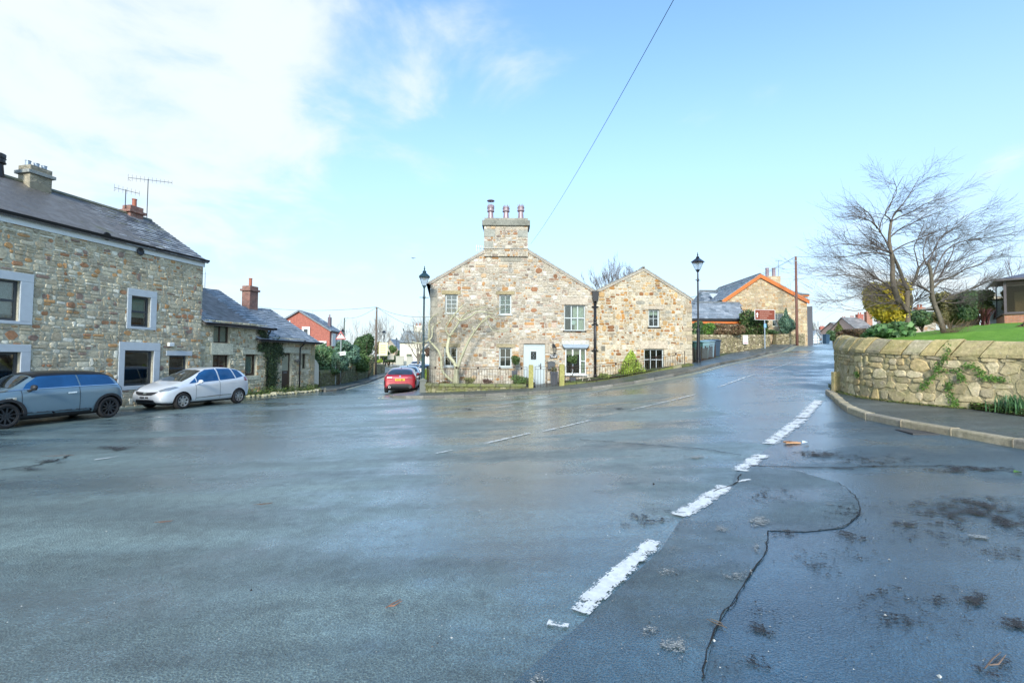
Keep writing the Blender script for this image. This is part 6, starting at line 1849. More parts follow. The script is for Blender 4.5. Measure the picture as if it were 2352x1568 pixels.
def ring(st):
    x, zb, zs, hw, zr, gw = st
    e = .93 * hw
    return [(hw * .72, zb), (hw * .95, zb + .03), (hw * .992, zb + .16), (hw, zb + (zs - zb) * .55), (hw * .985, zs - .07), (e, zs), (e + (gw - e) * .5, zs + (zr - zs) * .5), (gw + .0, zr - .05 * min(1, (zr - zs) / .3)), (gw * .6, zr - .006), (0, zr)]
def car(label, loc, rotz, st, axles, r, W_, paintm, spec, kind_group='parked cars', cat='car', quick=False):
    t = thing('parked_car', label, cat, loc, rotz, kind_group)
    vs, fs = [], []; n = 19
    for s in st:
        h = ring(s)
        for y, z in h: vs.append((s[0], y, z))
        for y, z in h[-2::-1]: vs.append((s[0], -y, z))
    for i in range(len(st) - 1):
        for k in range(n - 1): fs.append((i * n + k, i * n + k + 1, (i + 1) * n + k + 1, (i + 1) * n + k))
        fs.append((i * n + n - 1, i * n, (i + 1) * n, (i + 1) * n + n - 1))
    for b, fl in ((0, 1), ((len(st) - 1) * n, 0)):
        for k in range(9):
            q = (b + k, b + k + 1, b + n - 2 - k, b + n - 1 - k)
            if k == 8: q = (b + 8, b + 9, b + 10)
            fs.append(q if fl else q[::-1])
    me = bpy.data.meshes.new('body'); me.from_pydata(vs, [], fs); me.update()
    bm = bmesh.new(); bm.from_mesh(me); bmesh.ops.recalc_face_normals(bm, faces=bm.faces); bm.to_mesh(me); bm.free()
    o = bpy.data.objects.new('tmp', me); C.objects.link(o)
    m = o.modifiers.new('s', 'SUBSURF'); m.levels = m.render_levels = 2
    cut = []
    for ax in axles:
        for s in (-1, 1):
            mb = MB(); Mx = Matrix.Rotation(R(90), 4, 'X'); mb.lathe([(r + .055, -.22), (r + .055, .22)], (ax, s * (W_ / 2 - .06), r), 36, None, Mx)
            c = mb.build('cut', None); cut.append(c); b = o.modifiers.new('b', 'BOOLEAN'); b.operation = 'DIFFERENCE'; b.object = c; b.solver = 'EXACT'
    dg = bpy.context.evaluated_depsgraph_get()
    full = bpy.data.meshes.new_from_object(o.evaluated_get(dg))
    bmf = bmesh.new()
    # uncut shape for laying panels on
    for b in [m_ for m_ in o.modifiers if m_.type == 'BOOLEAN']: o.modifiers.remove(b)
    dg.update(); dg = bpy.context.evaluated_depsgraph_get()
    un = bpy.data.meshes.new_from_object(o.evaluated_get(dg)); bmf.from_mesh(un); bvh = BVHTree.FromBMesh(bmf); bmf.free()
    bpy.data.objects.remove(o)
    for c in cut: bpy.data.objects.remove(c)
    full.materials.clear(); full.materials.append(paintm)
    full.polygons.foreach_set('use_smooth', [True] * len(full.polygons))
    body = bpy.data.objects.new('body', full); C.objects.link(body); body.parent = t
    es = body.modifiers.new('e', 'EDGE_SPLIT'); es.split_angle = R(38)
    def decal(name, poly, d, mat, off=.006, parent=t, step=.07, both=False, smooth=True):
        """panel lying on the body: poly of 3d points shot along d"""
        outs = []
        for sgn in ((1, -1) if both else (1,)):
            P = [Vector((p[0], p[1] * sgn, p[2])) for p in poly]; dd = Vector((d[0], d[1] * sgn, d[2])).normalized()
            b = bmesh.new(); vv = [b.verts.new(p) for p in P]; b.faces.new(vv)
            bmesh.ops.triangulate(b, faces=b.faces[:])
            for _ in range(5):
                E = [e for e in b.edges if e.calc_length() > step]
                if not E: break
                bmesh.ops.subdivide_edges(b, edges=E, cuts=1); bmesh.ops.triangulate(b, faces=[f for f in b.faces if len(f.verts) > 3])
            bad = []
            for v in b.verts:
                h = bvh.ray_cast(v.co - dd * 3, dd)
                if h[0] is None:
                    h = bvh.find_nearest(v.co)
                nn_ = h[1] if h[1].dot(dd) < 0 else -h[1]
                v.co = h[0] + nn_ * off
            me_ = bpy.data.meshes.new(name); b.normal_update()
            b.to_mesh(me_); b.free(); me_.materials.append(mat)
            if smooth: me_.polygons.foreach_set('use_smooth', [True] * len(me_.polygons))
            q = bpy.data.objects.new(name, me_); C.objects.link(q); q.parent = parent; outs.append(q)
        return outs
    t_dec = decal
    # wheels
    for ax in axles:
        for s in (-1, 1):
            yo = s * (W_ / 2 - .10)
            mb = MB(); Mx = Matrix.Rotation(R(-90 * s), 4, 'X')
            rr = r * spec.get('rim', .66)
            mb.lathe([(rr, -.1), (r * .93, -.1), (r, -.065), (r, .065), (r * .95, .095), (r * .80, .102), (rr, .088), (rr, -.05)], (ax, yo, r), 32, None, Mx, cap=False)
            w = mb.build('wheel', M_TYRE, t, smooth=True)
            mb = MB(); mb.lathe([(rr, .085), (rr * .94, .085), (rr * .92, .02), (rr * .5, .0), (0.001, .0)], (ax, yo, r), 32, None, Mx, cap=False); mb.build('wheel_dish', M_UNDER if spec.get('dark') else M_TRIM, w)
            mb = MB(); k = spec.get('spokes', 7); al = spec.get('alloy', M_ALLOY)
            mb.lathe([(rr * 1.0, .086), (rr * .985, .094), (rr * .90, .09), (rr * .90, .06)], (ax, yo, r), 32, None, Mx, cap=False)
            for i in range(k):
                a = 2 * math.pi * i / k + .2; ww = spec.get('sw', .045)
                for q in (spec.get('split', 0), -spec.get('split', 0)) if spec.get('split') else (0,):
                    Ms = Matrix.Translation((ax, yo, r)) @ Mx @ Matrix.Rotation(a + q, 4, 'Z')
                    vs_ = [(rr * .12, -ww * .9, .075), (rr * .93, -ww * .55, .085), (rr * .93, ww * .55, .085), (rr * .12, ww * .9, .075)]
                    lo_ = [(x_, y_, z_ - .03) for x_, y_, z_ in vs_]
                    mb.add([Ms @ Vector(v) for v in vs_ + lo_], [(0, 1, 2, 3), (0, 4, 5, 1), (1, 5, 6, 2), (2, 6, 7, 3), (3, 7, 4, 0)])
            mb.lathe([(rr * .2, .06), (rr * .19, .092), (.001, .094)], (ax, yo, r), 12, None, Mx)
            mb.build('rim', al, w)
            mb = MB()
            for i in range(18):   # arch lining
                a0, a1 = math.pi * i / 18, math.pi * (i + 1) / 18; R_ = r + .052
                y0_, y1_ = s * (W_ / 2 - .27), s * (W_ / 2 - .015)
                mb.add([(ax + R_ * math.cos(a0), y0_, r + R_ * math.sin(a0)), (ax + R_ * math.cos(a1), y0_, r + R_ * math.sin(a1)), (ax + R_ * math.cos(a1), y1_, r + R_ * math.sin(a1)), (ax + R_ * math.cos(a0), y1_, r + R_ * math.sin(a0))], [(0, 1, 2, 3)])
            mb.build('arch_lining', M_UNDER, t)
    mb = MB(); L = st[-1][0]; mb.box(.25, -W_ / 2 + .16, .17, L - .25, W_ / 2 - .16, .32); mb.build('underside', M_UNDER, t)
    for nm, poly, d, mt, off, both in spec['panels']:
        decal(nm, poly, d, mt, off, both=both)
    for mx, my, mz, mm in spec.get('mirrors', []):
        for s in (-1, 1):
            mb = MB(); Mm = Matrix.Translation((mx, s * my, mz)); pr = [(.001, -.075), (.05, -.065), (.075, 0), (.055, .06), (.001, .075)]
            Ms = Matrix.Diagonal((.9, 1.5, 1.0, 1)); mb.lathe([(a_, b_) for a_, b_ in pr], (mx, s * my, mz), 12, None, Ms)
            mb.tube([(mx, s * (my - .02), mz - .03), (mx + .02, s * (my - .17), mz - .09)], [.03, .04], 8); mb.build('mirror', mm, t, smooth=True)
    return t, decal
def sidewin(pts, y=0): return [(x, 2.0, z) for x, z in pts]
DN, SD = (0, 0, -1), (0, -1, 0)
def arch_band(ax, r, w, a0=-10, a1=190, n=22, zoff=0):
    o = [(ax + (r + w) * math.cos(R(a0 + (a1 - a0) * i / n)), 2.0, r * .98 + (r + w) * math.sin(R(a0 + (a1 - a0) * i / n))) for i in range(n + 1)]
    i_ = [(ax + (r + .052) * math.cos(R(a0 + (a1 - a0) * i / n)), 2.0, r * .98 + (r + .052) * math.sin(R(a0 + (a1 - a0) * i / n))) for i in range(n + 1)]
    return [[o[k], o[k + 1], i_[k + 1], i_[k]] for k in range(n)]
# local x runs from the rear bumper to the front
ST_HATCH = [(0, .36, .80, .66, .84, .48), (.05, .26, .88, .78, .96, .58), (.22, .2, .955, .845, 1.24, .585), (.50, .19, .965, .862, 1.375, .60), (.9, .19, .962, .862, 1.40, .605), (1.5, .19, .95, .862, 1.41, .605), (2.05, .19, .935, .862, 1.395, .60),
            (2.32, .19, .925, .862, 1.34, .585), (2.62, .19, .915, .86, 1.13, .60), (2.84, .19, .90, .86, .985, .64), (3.1, .2, .88, .855, .955, .62), (3.4, .2, .84, .835, .91, .60), (3.66, .21, .76, .78, .83, .55), (3.79, .25, .66, .70, .71, .48), (3.84, .33, .57, .60, .60, .4)]
P_MINI = paint('blue_grey_paint', (.15, .23, .28), .3)
panels = [('window', sidewin([(1.30, .985), (2.62, .955), (2.50, 1.09), (2.22, 1.28), (2.05, 1.325), (1.34, 1.345)]), SD, M_CGB, .007, True),
          ('window', sidewin([(.30, 1.0), (1.26, .985), (1.30, 1.345), (.62, 1.335), (.42, 1.25)]), SD, M_CGB, .007, True),
          ('windscreen', [(2.36, -.52, 3), (2.36, .52, 3), (2.60, .575, 3), (2.84, .62, 3), (2.84, -.62, 3), (2.60, -.575, 3)], DN, M_CGL, .007, False),
          ('rear_window', [(-2, -.5, 1.30), (-2, .5, 1.30), (-2, .62, 1.03), (-2, -.62, 1.03)], (1, 0, 0), M_CGL, .007, False),
          ('roof', [(.34, -.60, 3), (.34, .60, 3), (.9, .63, 3), (2.0, .62, 3), (2.33, .585, 3), (2.33, -.585, 3), (2.0, -.62, 3), (.9, -.63, 3)], DN, simple('gloss_black_roof', (.006, .006, .008), .4, 0, .3), .009, False),
          ('belt_trim', sidewin([(.20, .975), (1.3, .965), (2.66, .935), (3.5, .86), (3.5, .875), (2.66, .955), (1.3, .985), (.20, .995)]), SD, M_CHROME, .012, True),
          ('sill', sidewin([(.98, .16), (2.86, .16), (2.86, .29), (.98, .29)]), SD, M_TRIM, .022, True),
          ('side_vent', sidewin([(2.78, .70), (3.0, .69), (3.01, .75), (2.79, .765)]), SD, M_CHROME, .010, True),
          ('side_vent_inset', sidewin([(2.86, .705), (2.985, .70), (2.99, .74), (2.87, .75)]), SD, M_TRIM, .014, True),
          ('handle', sidewin([(1.40, .80), (1.62, .79), (1.62, .825), (1.40, .835)]), SD, M_CHROME, .025, True),
          ('door_seam', sidewin([(2.66, .30), (2.672, .30), (2.672, .93), (2.66, .93)]), SD, M_UNDER, .005, True),
          ('door_seam', sidewin([(1.30, .30), (1.312, .30), (1.312, .96), (1.30, .96)]), SD, M_UNDER, .005, True),
          ('headlight', [(6, .44, .62), (6, .66, .60), (6, .70, .72), (6, .60, .80), (6, .44, .77)], (-1, 0, 0), M_LENS, .01, True),
          ('grille', [(6, -.36, .42), (6, .36, .42), (6, .40, .56), (6, .30, .64), (6, -.30, .64), (6, -.40, .56)], (-1, 0, 0), M_TRIM, .01, False),
          ('tail_light', [(-2, .62, .72), (-2, .74, .72), (-2, .74, .92), (-2, .62, .90)], (1, 0, 0), M_TAIL, .01, True)]
for ax in (.49, 2.98):
    ring_ = []
    n_ = 22
    for i in range(n_ + 1): a = R(-14 + 208 * i / n_); ring_.append((ax + .44 * math.cos(a), 2.0, .31 + .425 * math.sin(a)))
    for i in range(n_ + 1)[::-1] if False else reversed(range(n_ + 1)): a = R(-14 + 208 * i / n_); ring_.append((ax + .362 * math.cos(a), 2.0, .31 + .362 * math.sin(a)))
    panels.append(('arch_trim', ring_, SD, M_TRIM, .016, True))
def place(px, ax_x, Y, heading_deg):
    """position so that the picture point px at distance Y sits on the road side of the car's given axle"""
wR_ = ga(253, 958)
def locate(px, py, ax, W_, heading):
    """ground point px,py is the outer side of the tyre at axle ax; heading = direction of local +x in degrees; the visible side is local +y"""
    g = ga(px, py); h = R(heading); fx_ = Vector((math.cos(h), math.sin(h), 0)); fy = Vector((-fx_.y, fx_.x, 0))
    o = g - fx_ * ax - fy * (W_ / 2); return o
HD1 = 270 - 16
o = locate(251, 959, .49, 1.72, HD1); g2 = Vector((o.x, o.y, 0)) + Vector((math.cos(R(HD1)), math.sin(R(HD1)), 0)) * 2.98
o.z = (H(o.x, o.y) + H(g2.x, g2.y)) / 2
t, _ = car('blue grey three door hatchback with a black roof at the far left', o, R(HD1), ST_HATCH, (.49, 2.98), .31, 1.725, P_MINI, dict(panels=panels, spokes=10, sw=.028, alloy=M_BALLOY, rim=.74, dark=1, mirrors=[(2.48, .97, 1.0, M_TRIM)]))
t.scale = (1, 1, 1.06)
# silver small car
ST_MPV = [(0, .36, .92, .66, .98, .50), (.05, .27, 1.0, .76, 1.14, .56), (.22, .22, 1.03, .82, 1.35, .58), (.55, .2, 1.03, .845, 1.47, .60), (.95, .2, 1.01, .848, 1.515, .61), (1.4, .2, .975, .848, 1.525, .61), (1.85, .2, .94, .848, 1.50, .60), (2.2, .2, .91, .848, 1.41, .585),
          (2.65, .2, .885, .845, 1.20, .60), (3.02, .2, .865, .84, 1.01, .63), (3.25, .2, .84, .835, .945, .62), (3.5, .2, .78, .81, .87, .58), (3.74, .22, .68, .75, .755, .5), (3.86, .26, .58, .65, .64, .42), (3.9, .34, .52, .55, .56, .36)]
P_SILV = paint('silver_paint', (.68, .71, .74), .25, .3)
pj = [('window', sidewin([(1.58, .985), (2.50, .94), (2.50, 1.13), (2.28, 1.30), (2.0, 1.415), (1.62, 1.445)]), SD, M_CGB, .007, True),
      ('window', sidewin([(2.54, .935), (2.84, .915), (2.54, 1.10)]), SD, M_CGB, .007, True),
      ('window', sidewin([(.78, 1.04), (1.52, .99), (1.56, 1.448), (.92, 1.44)]), SD, M_CGB, .007, True),
      ('window', sidewin([(.34, 1.12), (.72, 1.045), (.85, 1.43), (.55, 1.37)]), SD, M_CGB, .007, True),
      ('windscreen', [(2.16, -.50, 3), (2.16, .50, 3), (2.6, .565, 3), (3.02, .60, 3), (3.06, .0, 3), (3.02, -.60, 3), (2.6, -.565, 3)], DN, M_CGL, .007, False),
      ('rear_window', [(-2, -.48, 1.40), (-2, .48, 1.40), (-2, .58, 1.08), (-2, -.58, 1.08)], (1, 0, 0), M_CGL, .007, False),
      ('headlight', [(3.28, .8, .80), (3.44, .8, .86), (3.62, .66, .80), (3.80, .50, .70), (3.78, .56, .64), (3.6, .72, .68)], (-.62, -.62, -.35), M_LENS, .012, True),
      ('grille', [(6, -.42, .575), (6, -.28, .535), (6, .28, .535), (6, .42, .575), (6, .52, .655), (6, .0, .625), (6, -.52, .655)], (-1, 0, 0), M_TRIM, .012, False),
      ('badge', [(6, -.08, .57), (6, .08, .57), (6, .08, .625), (6, -.08, .625)], (-1, 0, 0), M_CHROME, .022, False),
      ('lower_grille', [(6, -.46, .27), (6, .46, .27), (6, .40, .375), (6, -.40, .375)], (-1, 0, 0), M_TRIM, .012, False),
      ('number_plate', [(6, -.26, .40), (6, .26, .40), (6, .26, .505), (6, -.26, .505)], (-1, 0, 0), M_WPL, .022, False),
      ('side_moulding', sidewin([(1.02, .40), (1.80, .385), (2.62, .365), (2.62, .395), (1.80, .42), (1.02, .435)]), SD, M_CHROME, .032, True),
      ('handle', sidewin([(1.72, .845), (1.90, .835), (1.90, .865), (1.72, .875)]), SD, P_SILV, .03, True),
      ('handle', sidewin([(.96, .885), (1.14, .875), (1.14, .905), (.96, .915)]), SD, P_SILV, .03, True),
      ('door_seam', sidewin([(1.545, .30), (1.556, .30), (1.556, .98), (1.545, .98)]), SD, M_UNDER, .005, True),
      ('door_seam', sidewin([(2.60, .30), (2.611, .30), (2.611, .88), (2.60, .88)]), SD, M_UNDER, .005, True),
      ('tail_light', [(-.2, .95, .88), (.22, .95, .94), (.16, .95, 1.09), (-.2, .95, 1.08)], (.55, -.8, 0), M_TAIL, .012, True)]
HD2 = 270 - 15
o = locate(421, 939, 3.12, 1.70, HD2); o.z = (H(o.x, o.y) + H(-12.1, 17.3)) / 2
t, _d = car('silver five door small car parked nose towards the blue grey hatchback', o, R(HD2), ST_MPV, (.62, 3.12), .295, 1.70, P_SILV, dict(panels=pj, spokes=7, sw=.05, alloy=M_ALLOY, rim=.68, mirrors=[(2.52, .95, .98, P_SILV)]))
mb = MB()
for y in (-.19, -.135, -.08, -.03, .06, .11, .16): mb.box(3.925, y, .425, 3.932, y + .035, .48)
mb.build('lettering', M_BTXT, t)
# red hatchback seen from behind
ST_RED = [(0, .42, .80, .74, .84, .56), (.04, .28, .92, .84, .97, .66), (.18, .24, .985, .88, 1.13, .65), (.42, .21, .98, .896, 1.30, .63), (.75, .2, .97, .90, 1.39, .625), (1.4, .2, .95, .90, 1.43, .62), (2.1, .2, .93, .90, 1.41, .61), (2.45, .2, .92, .90, 1.31, .60),
          (2.85, .2, .91, .895, 1.08, .64), (3.15, .2, .89, .89, .985, .66), (3.6, .2, .84, .88, .93, .64), (4.0, .22, .75, .83, .83, .58), (4.24, .27, .64, .72, .70, .5), (4.32, .36, .56, .6, .6, .4)]
P_RED = paint('metallic_red_paint', (.34, .018, .030), .45)
pr = [('rear_window', [(-2, -.56, 1.33), (-2, .56, 1.33), (-2, .60, 1.26), (-2, .70, 1.06), (-2, .58, 1.04), (-2, -.58, 1.04), (-2, -.70, 1.06), (-2, -.60, 1.26)], (1, 0, 0), M_CGL, .008, False),
      ('tail_light', [(-2, .38, .845), (-2, .38, .885), (-2, .74, .95), (-2, .845, .93), (-2, .84, .855), (-2, .62, .835)], (1, 0, 0), M_TAIL, .014, True),
      ('diffuser', [(-2, -.70, .36), (-2, -.58, .24), (-2, .58, .24), (-2, .70, .36), (-2, .60, .50), (-2, .42, .54), (-2, -.42, .54), (-2, -.60, .50)], (1, 0, 0), M_TRIM, .012, False),
      ('side_vent', [(-2, .80, .48), (-2, .87, .50), (-2, .86, .72), (-2, .80, .68)], (1, 0, 0), M_TRIM, .012, True),
      ('number_plate', [(-2, -.26, .705), (-2, .26, .705), (-2, .26, .815), (-2, -.26, .815)], (1, 0, 0), M_YPL, .016, False),
      ('badge', [(-2, .045 * math.cos(a * .5236), .955 + .045 * math.sin(a * .5236)) for a in range(12)] and [(-2, .045 * math.cos(a * .5236), .955 + .045 * math.sin(a * .5236)) for a in range(12)], (1, 0, 0), M_CHROME, .012, False),
      ('wiper', [(-2, -.10, 1.065), (-2, .30, 1.085), (-2, .30, 1.105), (-2, -.10, 1.09)], (1, 0, 0), M_TRIM, .02, False),
      ('window', sidewin([(.70, 1.03), (1.50, .99), (1.52, 1.33), (.95, 1.32)]), SD, M_CGB, .007, True),
      ('window', sidewin([(1.56, .985), (2.72, .95), (2.45, 1.20), (2.2, 1.30), (1.58, 1.33)]), SD, M_CGB, .007, True),
      ('windscreen', [(2.42, -.52, 3), (2.42, .52, 3), (3.08, .66, 3), (3.08, -.66, 3)], DN, M_CGL, .007, False),
      ('bumper_strip', [(-2, -.50, .215), (-2, .50, .215), (-2, .48, .24), (-2, -.48, .24)], (1, 0, 0), M_ALLOY, .018, False)]
HD3 = 90 + 8.5
p = ga(886, 903.5); h = R(HD3); fx_ = Vector((math.cos(h), math.sin(h), 0)); fy = Vector((-fx_.y, fx_.x, 0))
o = p - fx_ * .62 - fy * .82; o.z = H(o.x, o.y)
SP_R = dict(panels=pr, spokes=5, sw=.05, split=.16, alloy=M_BALLOY, rim=.7, mirrors=[(2.75, 1.0, 1.0, M_TRIM)])
red, _d = car('red five door hatchback seen from behind at the street corner', o, R(HD3), ST_RED, (.78, 3.45), .325, 1.80, P_RED, SP_R)
text('PY71 EJX', red, (-.045, 0, .762), .10, M_BTXT, rot=(R(90), 0, R(-90)), bold=.001)
for s in (-1, 1):
    mb = MB(); mb.lathe([(.055, -.05), (.055, .03), (.045, .03), (.04, -.04)], (.02, s * .56, .36), 14, None, Matrix.Rotation(R(-90), 4, 'Y')); mb.build('exhaust', M_CHROME, red)
mb = MB(); mb.prism([(.62, -.012, 1.375), (.8, -.012, 1.395), (.72, -.012, 1.46)], (0, .024, 0)); mb.build('aerial_fin', M_TRIM, red)
def recolour(src, label, x, y, Y, hd, pm_, drop=()):
    c = copy_tree(src); q = at(x, y, Y); c.location = (q.x, q.y, H(q.x, q.y)); c.rotation_euler = (0, 0, R(hd)); c['label'] = label
    def rec(o):
        for ch in [k for k in bpy.data.objects if k.parent == o]:
            if ch.type == 'MESH' and ch.name.startswith(('lettering', 'badge', 'exhaust')): bpy.data.objects.remove(ch); continue
            rec(ch)
            if ch.name.startswith('body'):
                ch.data = ch.data.copy(); ch.data.materials[0] = pm_
    rec(c); return c
P_GREY = paint('grey_blue_paint', (.28, .36, .42), .5); P_DARK = paint('dark_paint', (.03, .032, .04), .4); P_WHT = paint('white_paint', (.62, .64, .66), .1)
recolour(red, 'silver blue car parked directly in front of the red hatchback', 934, 868, 31.6, 98.5, P_GREY)
recolour(red, 'dark car with a dark rear window parked third along the street', 950, 850, 44.0, 98.5, P_DARK)
recolour(red, 'white car parked furthest along the street below the cream house', 955, 840, 68.0, 96, P_WHT)
recolour(red, 'pale car showing between the lamp post and the cottage corner', 979, 850, 43.0, 98, P_WHT)
# ================================================================== the bare pear tree in front of the cottage
PEAR = Vector((at(1042, 880, 22.15).x, 22.15, H(-2.6, 22.15)))
pt = thing('pear_tree', 'bare grey green pear tree leaning its pruned limbs across the cottage wall', 'tree', PEAR)
def z6(x, y, Y=22.15): return at((1650 + x / 3.733) / 1.7415, (1200 + y / 3.733) / 1.7415, Y) - PEAR
PC = [(.44, .43, .29), (.38, .37, .25), (.30, .28, .2)]
rp = random.Random(12)
LIMBS = [([(655, 1260), (650, 1150), (660, 1050), (655, 1000)], 11, 8.5, 22.15), ([(655, 1000), (620, 930), (560, 860), (525, 790), (520, 690), (540, 600), (555, 540)], 6.2, 5.2, 22.1),
         ([(680, 1010), (700, 930), (740, 820), (800, 690), (850, 580), (920, 480), (975, 400), (1030, 330), (1095, 290)], 5.6, 3.0, 22.05), ([(1095, 290), (1110, 250), (1150, 240), (1210, 275), (1260, 310)], 3.0, 1.6, 22.0),
         ([(630, 1230), (560, 1180), (500, 1130), (450, 1070), (430, 1000), (435, 880), (400, 770), (340, 700), (265, 620), (240, 600)], 5.5, 3.4, 22.3), ([(240, 600), (250, 500), (245, 380), (255, 300), (310, 240), (380, 200)], 3.6, 1.6, 22.3),
         ([(240, 600), (150, 640), (60, 640), (0, 625)], 2.6, 1.2, 22.2), ([(240, 600), (290, 560), (295, 480), (290, 410), (360, 350), (430, 315)], 2.0, 1.2, 22.0),
         ([(555, 540), (600, 470), (660, 390), (700, 310), (760, 230), (860, 170), (950, 140), (1060, 105), (1120, 110)], 4.0, 1.6, 22.0), ([(700, 310), (780, 290), (860, 250), (940, 185), (1040, 170), (1130, 190), (1210, 205)], 3.4, 1.6, 21.9),
         ([(1210, 205), (1260, 150), (1320, 105)], 1.6, 1.0, 21.9), ([(545, 330), (590, 260), (650, 190), (700, 130), (750, 85)], 3.2, 2.6, 21.95), ([(555, 540), (500, 470), (500, 400), (545, 330)], 3.0, 2.6, 22.0),
         ([(700, 310), (680, 270), (600, 235), (540, 235)], 2.4, .9, 21.9), ([(1150, 380), (1170, 430), (1230, 465), (1330, 470), (1430, 445)], 1.6, 1.2, 21.9), ([(1095, 290), (1120, 340), (1150, 380)], 2.0, 1.5, 21.95),
         ([(920, 480), (900, 430), (895, 390)], 1.8, 1.4, 21.95), ([(600, 470), (610, 500), (555, 540)], 1.5, 1.2, 22)]
mb = MB()
ends = []
for pts, r0, r1, Y in LIMBS:
    P = [z6(x, y, Y) for x, y in pts]; P = [Vector(q) for q in chaikin([tuple(p) for p in P], 1)]
    n = len(P); k = 22.1 / FPX * 1.7415 / 1.7415 * (1 / 3.733) * 1.75
    rad = [(r0 + (r1 - r0) * i / (n - 1)) * .0135 * rp.uniform(.92, 1.1) for i in range(n)]
    mb.tube(P, rad, 9, pick([(PC[0], 1), (PC[1], 1)], rp))
    for i in range(1, n):
        if len(pts) > 4 or r0 < 4: ends.append((P[i], (P[i] - P[i - 1]).normalized(), rad[i]))
mb.build('trunk', M_BARK, pt, smooth=True)
mb = MB(); PPt = dict(wiggle=.24, bias=UP, bk=.03, cols=[(.34, .32, .22), (.32, .29, .21)], levels=2, kids=[3, 2], spread=(25, 75), lr=(.5, .8), rmin=.0035, seg=3, taper=.6, lo=.2)
for p, d, r in ends:
    if p.z < 1.2: continue
    for _ in range(rp.choice((1, 1, 2))):
        a = rp.uniform(0, 6.28); nd = (d * .4 + Vector((math.cos(a), math.sin(a) * .5, rp.uniform(-.1, .9)))).normalized()
        grow(mb, p, nd, .006, rp.uniform(.2, .6), 0, rp, PPt)
mb.build('twigs', M_BARK, pt)

# ================================================================== windswept trees behind the corner wall
def limb_tree(label, base, limbs, Y0, seed, kids=26, tl=(1.0, 2.2), twigcol=(.10, .085, .08), sidebias=.10, group=None, thick=.0074):
    t = thing('bare_tree', label, 'tree', base, 0, group); rng = random.Random(seed); mb = MB(); pts_ = []
    for pts, r0, r1, Ya, Yb in limbs:
        P = [Vector(at((3200 + x / 1.96) / 1.7415, (600 + y / 1.96) / 1.7415, Ya + (Yb - Ya) * i / (len(pts) - 1))) - base for i, (x, y) in enumerate(pts)]
        P = [Vector(q) for q in chaikin([tuple(p) for p in P], 1)]; n = len(P)
        rad = [(r0 + (r1 - r0) * i / (n - 1)) * thick * rng.uniform(.93, 1.08) for i in range(n)]
        mb.tube(P, rad, 8 if r0 > 5 else 6, pick([((.17, .14, .105), 1), ((.14, .12, .09), 1)], rng) if r0 > 4 else (.11, .09, .08))
        for i in range(1, n): pts_.append((P[i - 1], P[i], rad[i], i / n, r0))
    mb.build('trunk', M_BARK, t, smooth=True)
    mb = MB(); PP = dict(wiggle=.11, bias=Vector((0, 0, .12)), bk=.12, side=sidebias, flat=.45, cols=[(.10, .085, .08), twigcol, twigcol], levels=2, kids=[6, 4], spread=(14, 48), lr=(.5, .82), rmin=.0026, seg=4, taper=.55, lo=.15)
    tw = [q for q in pts_ if q[4] < 9]
    for i in range(kids):
        a, b, r, f, r0 = tw[int(rng.random() * len(tw))]
        p = a.lerp(b, rng.random()); sgn = 1 if rng.random() < .5 else -1
        ax = (b - a).normalized()
        if abs(ax.x) > .35: sgn = math.copysign(1, ax.x)
        d = (ax * rng.uniform(.2, .9) + Vector((sgn * rng.uniform(.5, 1.3), rng.gauss(0, .35), rng.uniform(-.15, .6)))).normalized()
        grow(mb, p, d, max(.006, min(r * .6, .014)), rng.uniform(*tl), 0, rng, PP)
    mb.build('twigs', M_BARK, t); return t
b1 = at(2088, 778, 14.6); b1.z = float(Lawn(b1.x, b1.y)) - .05
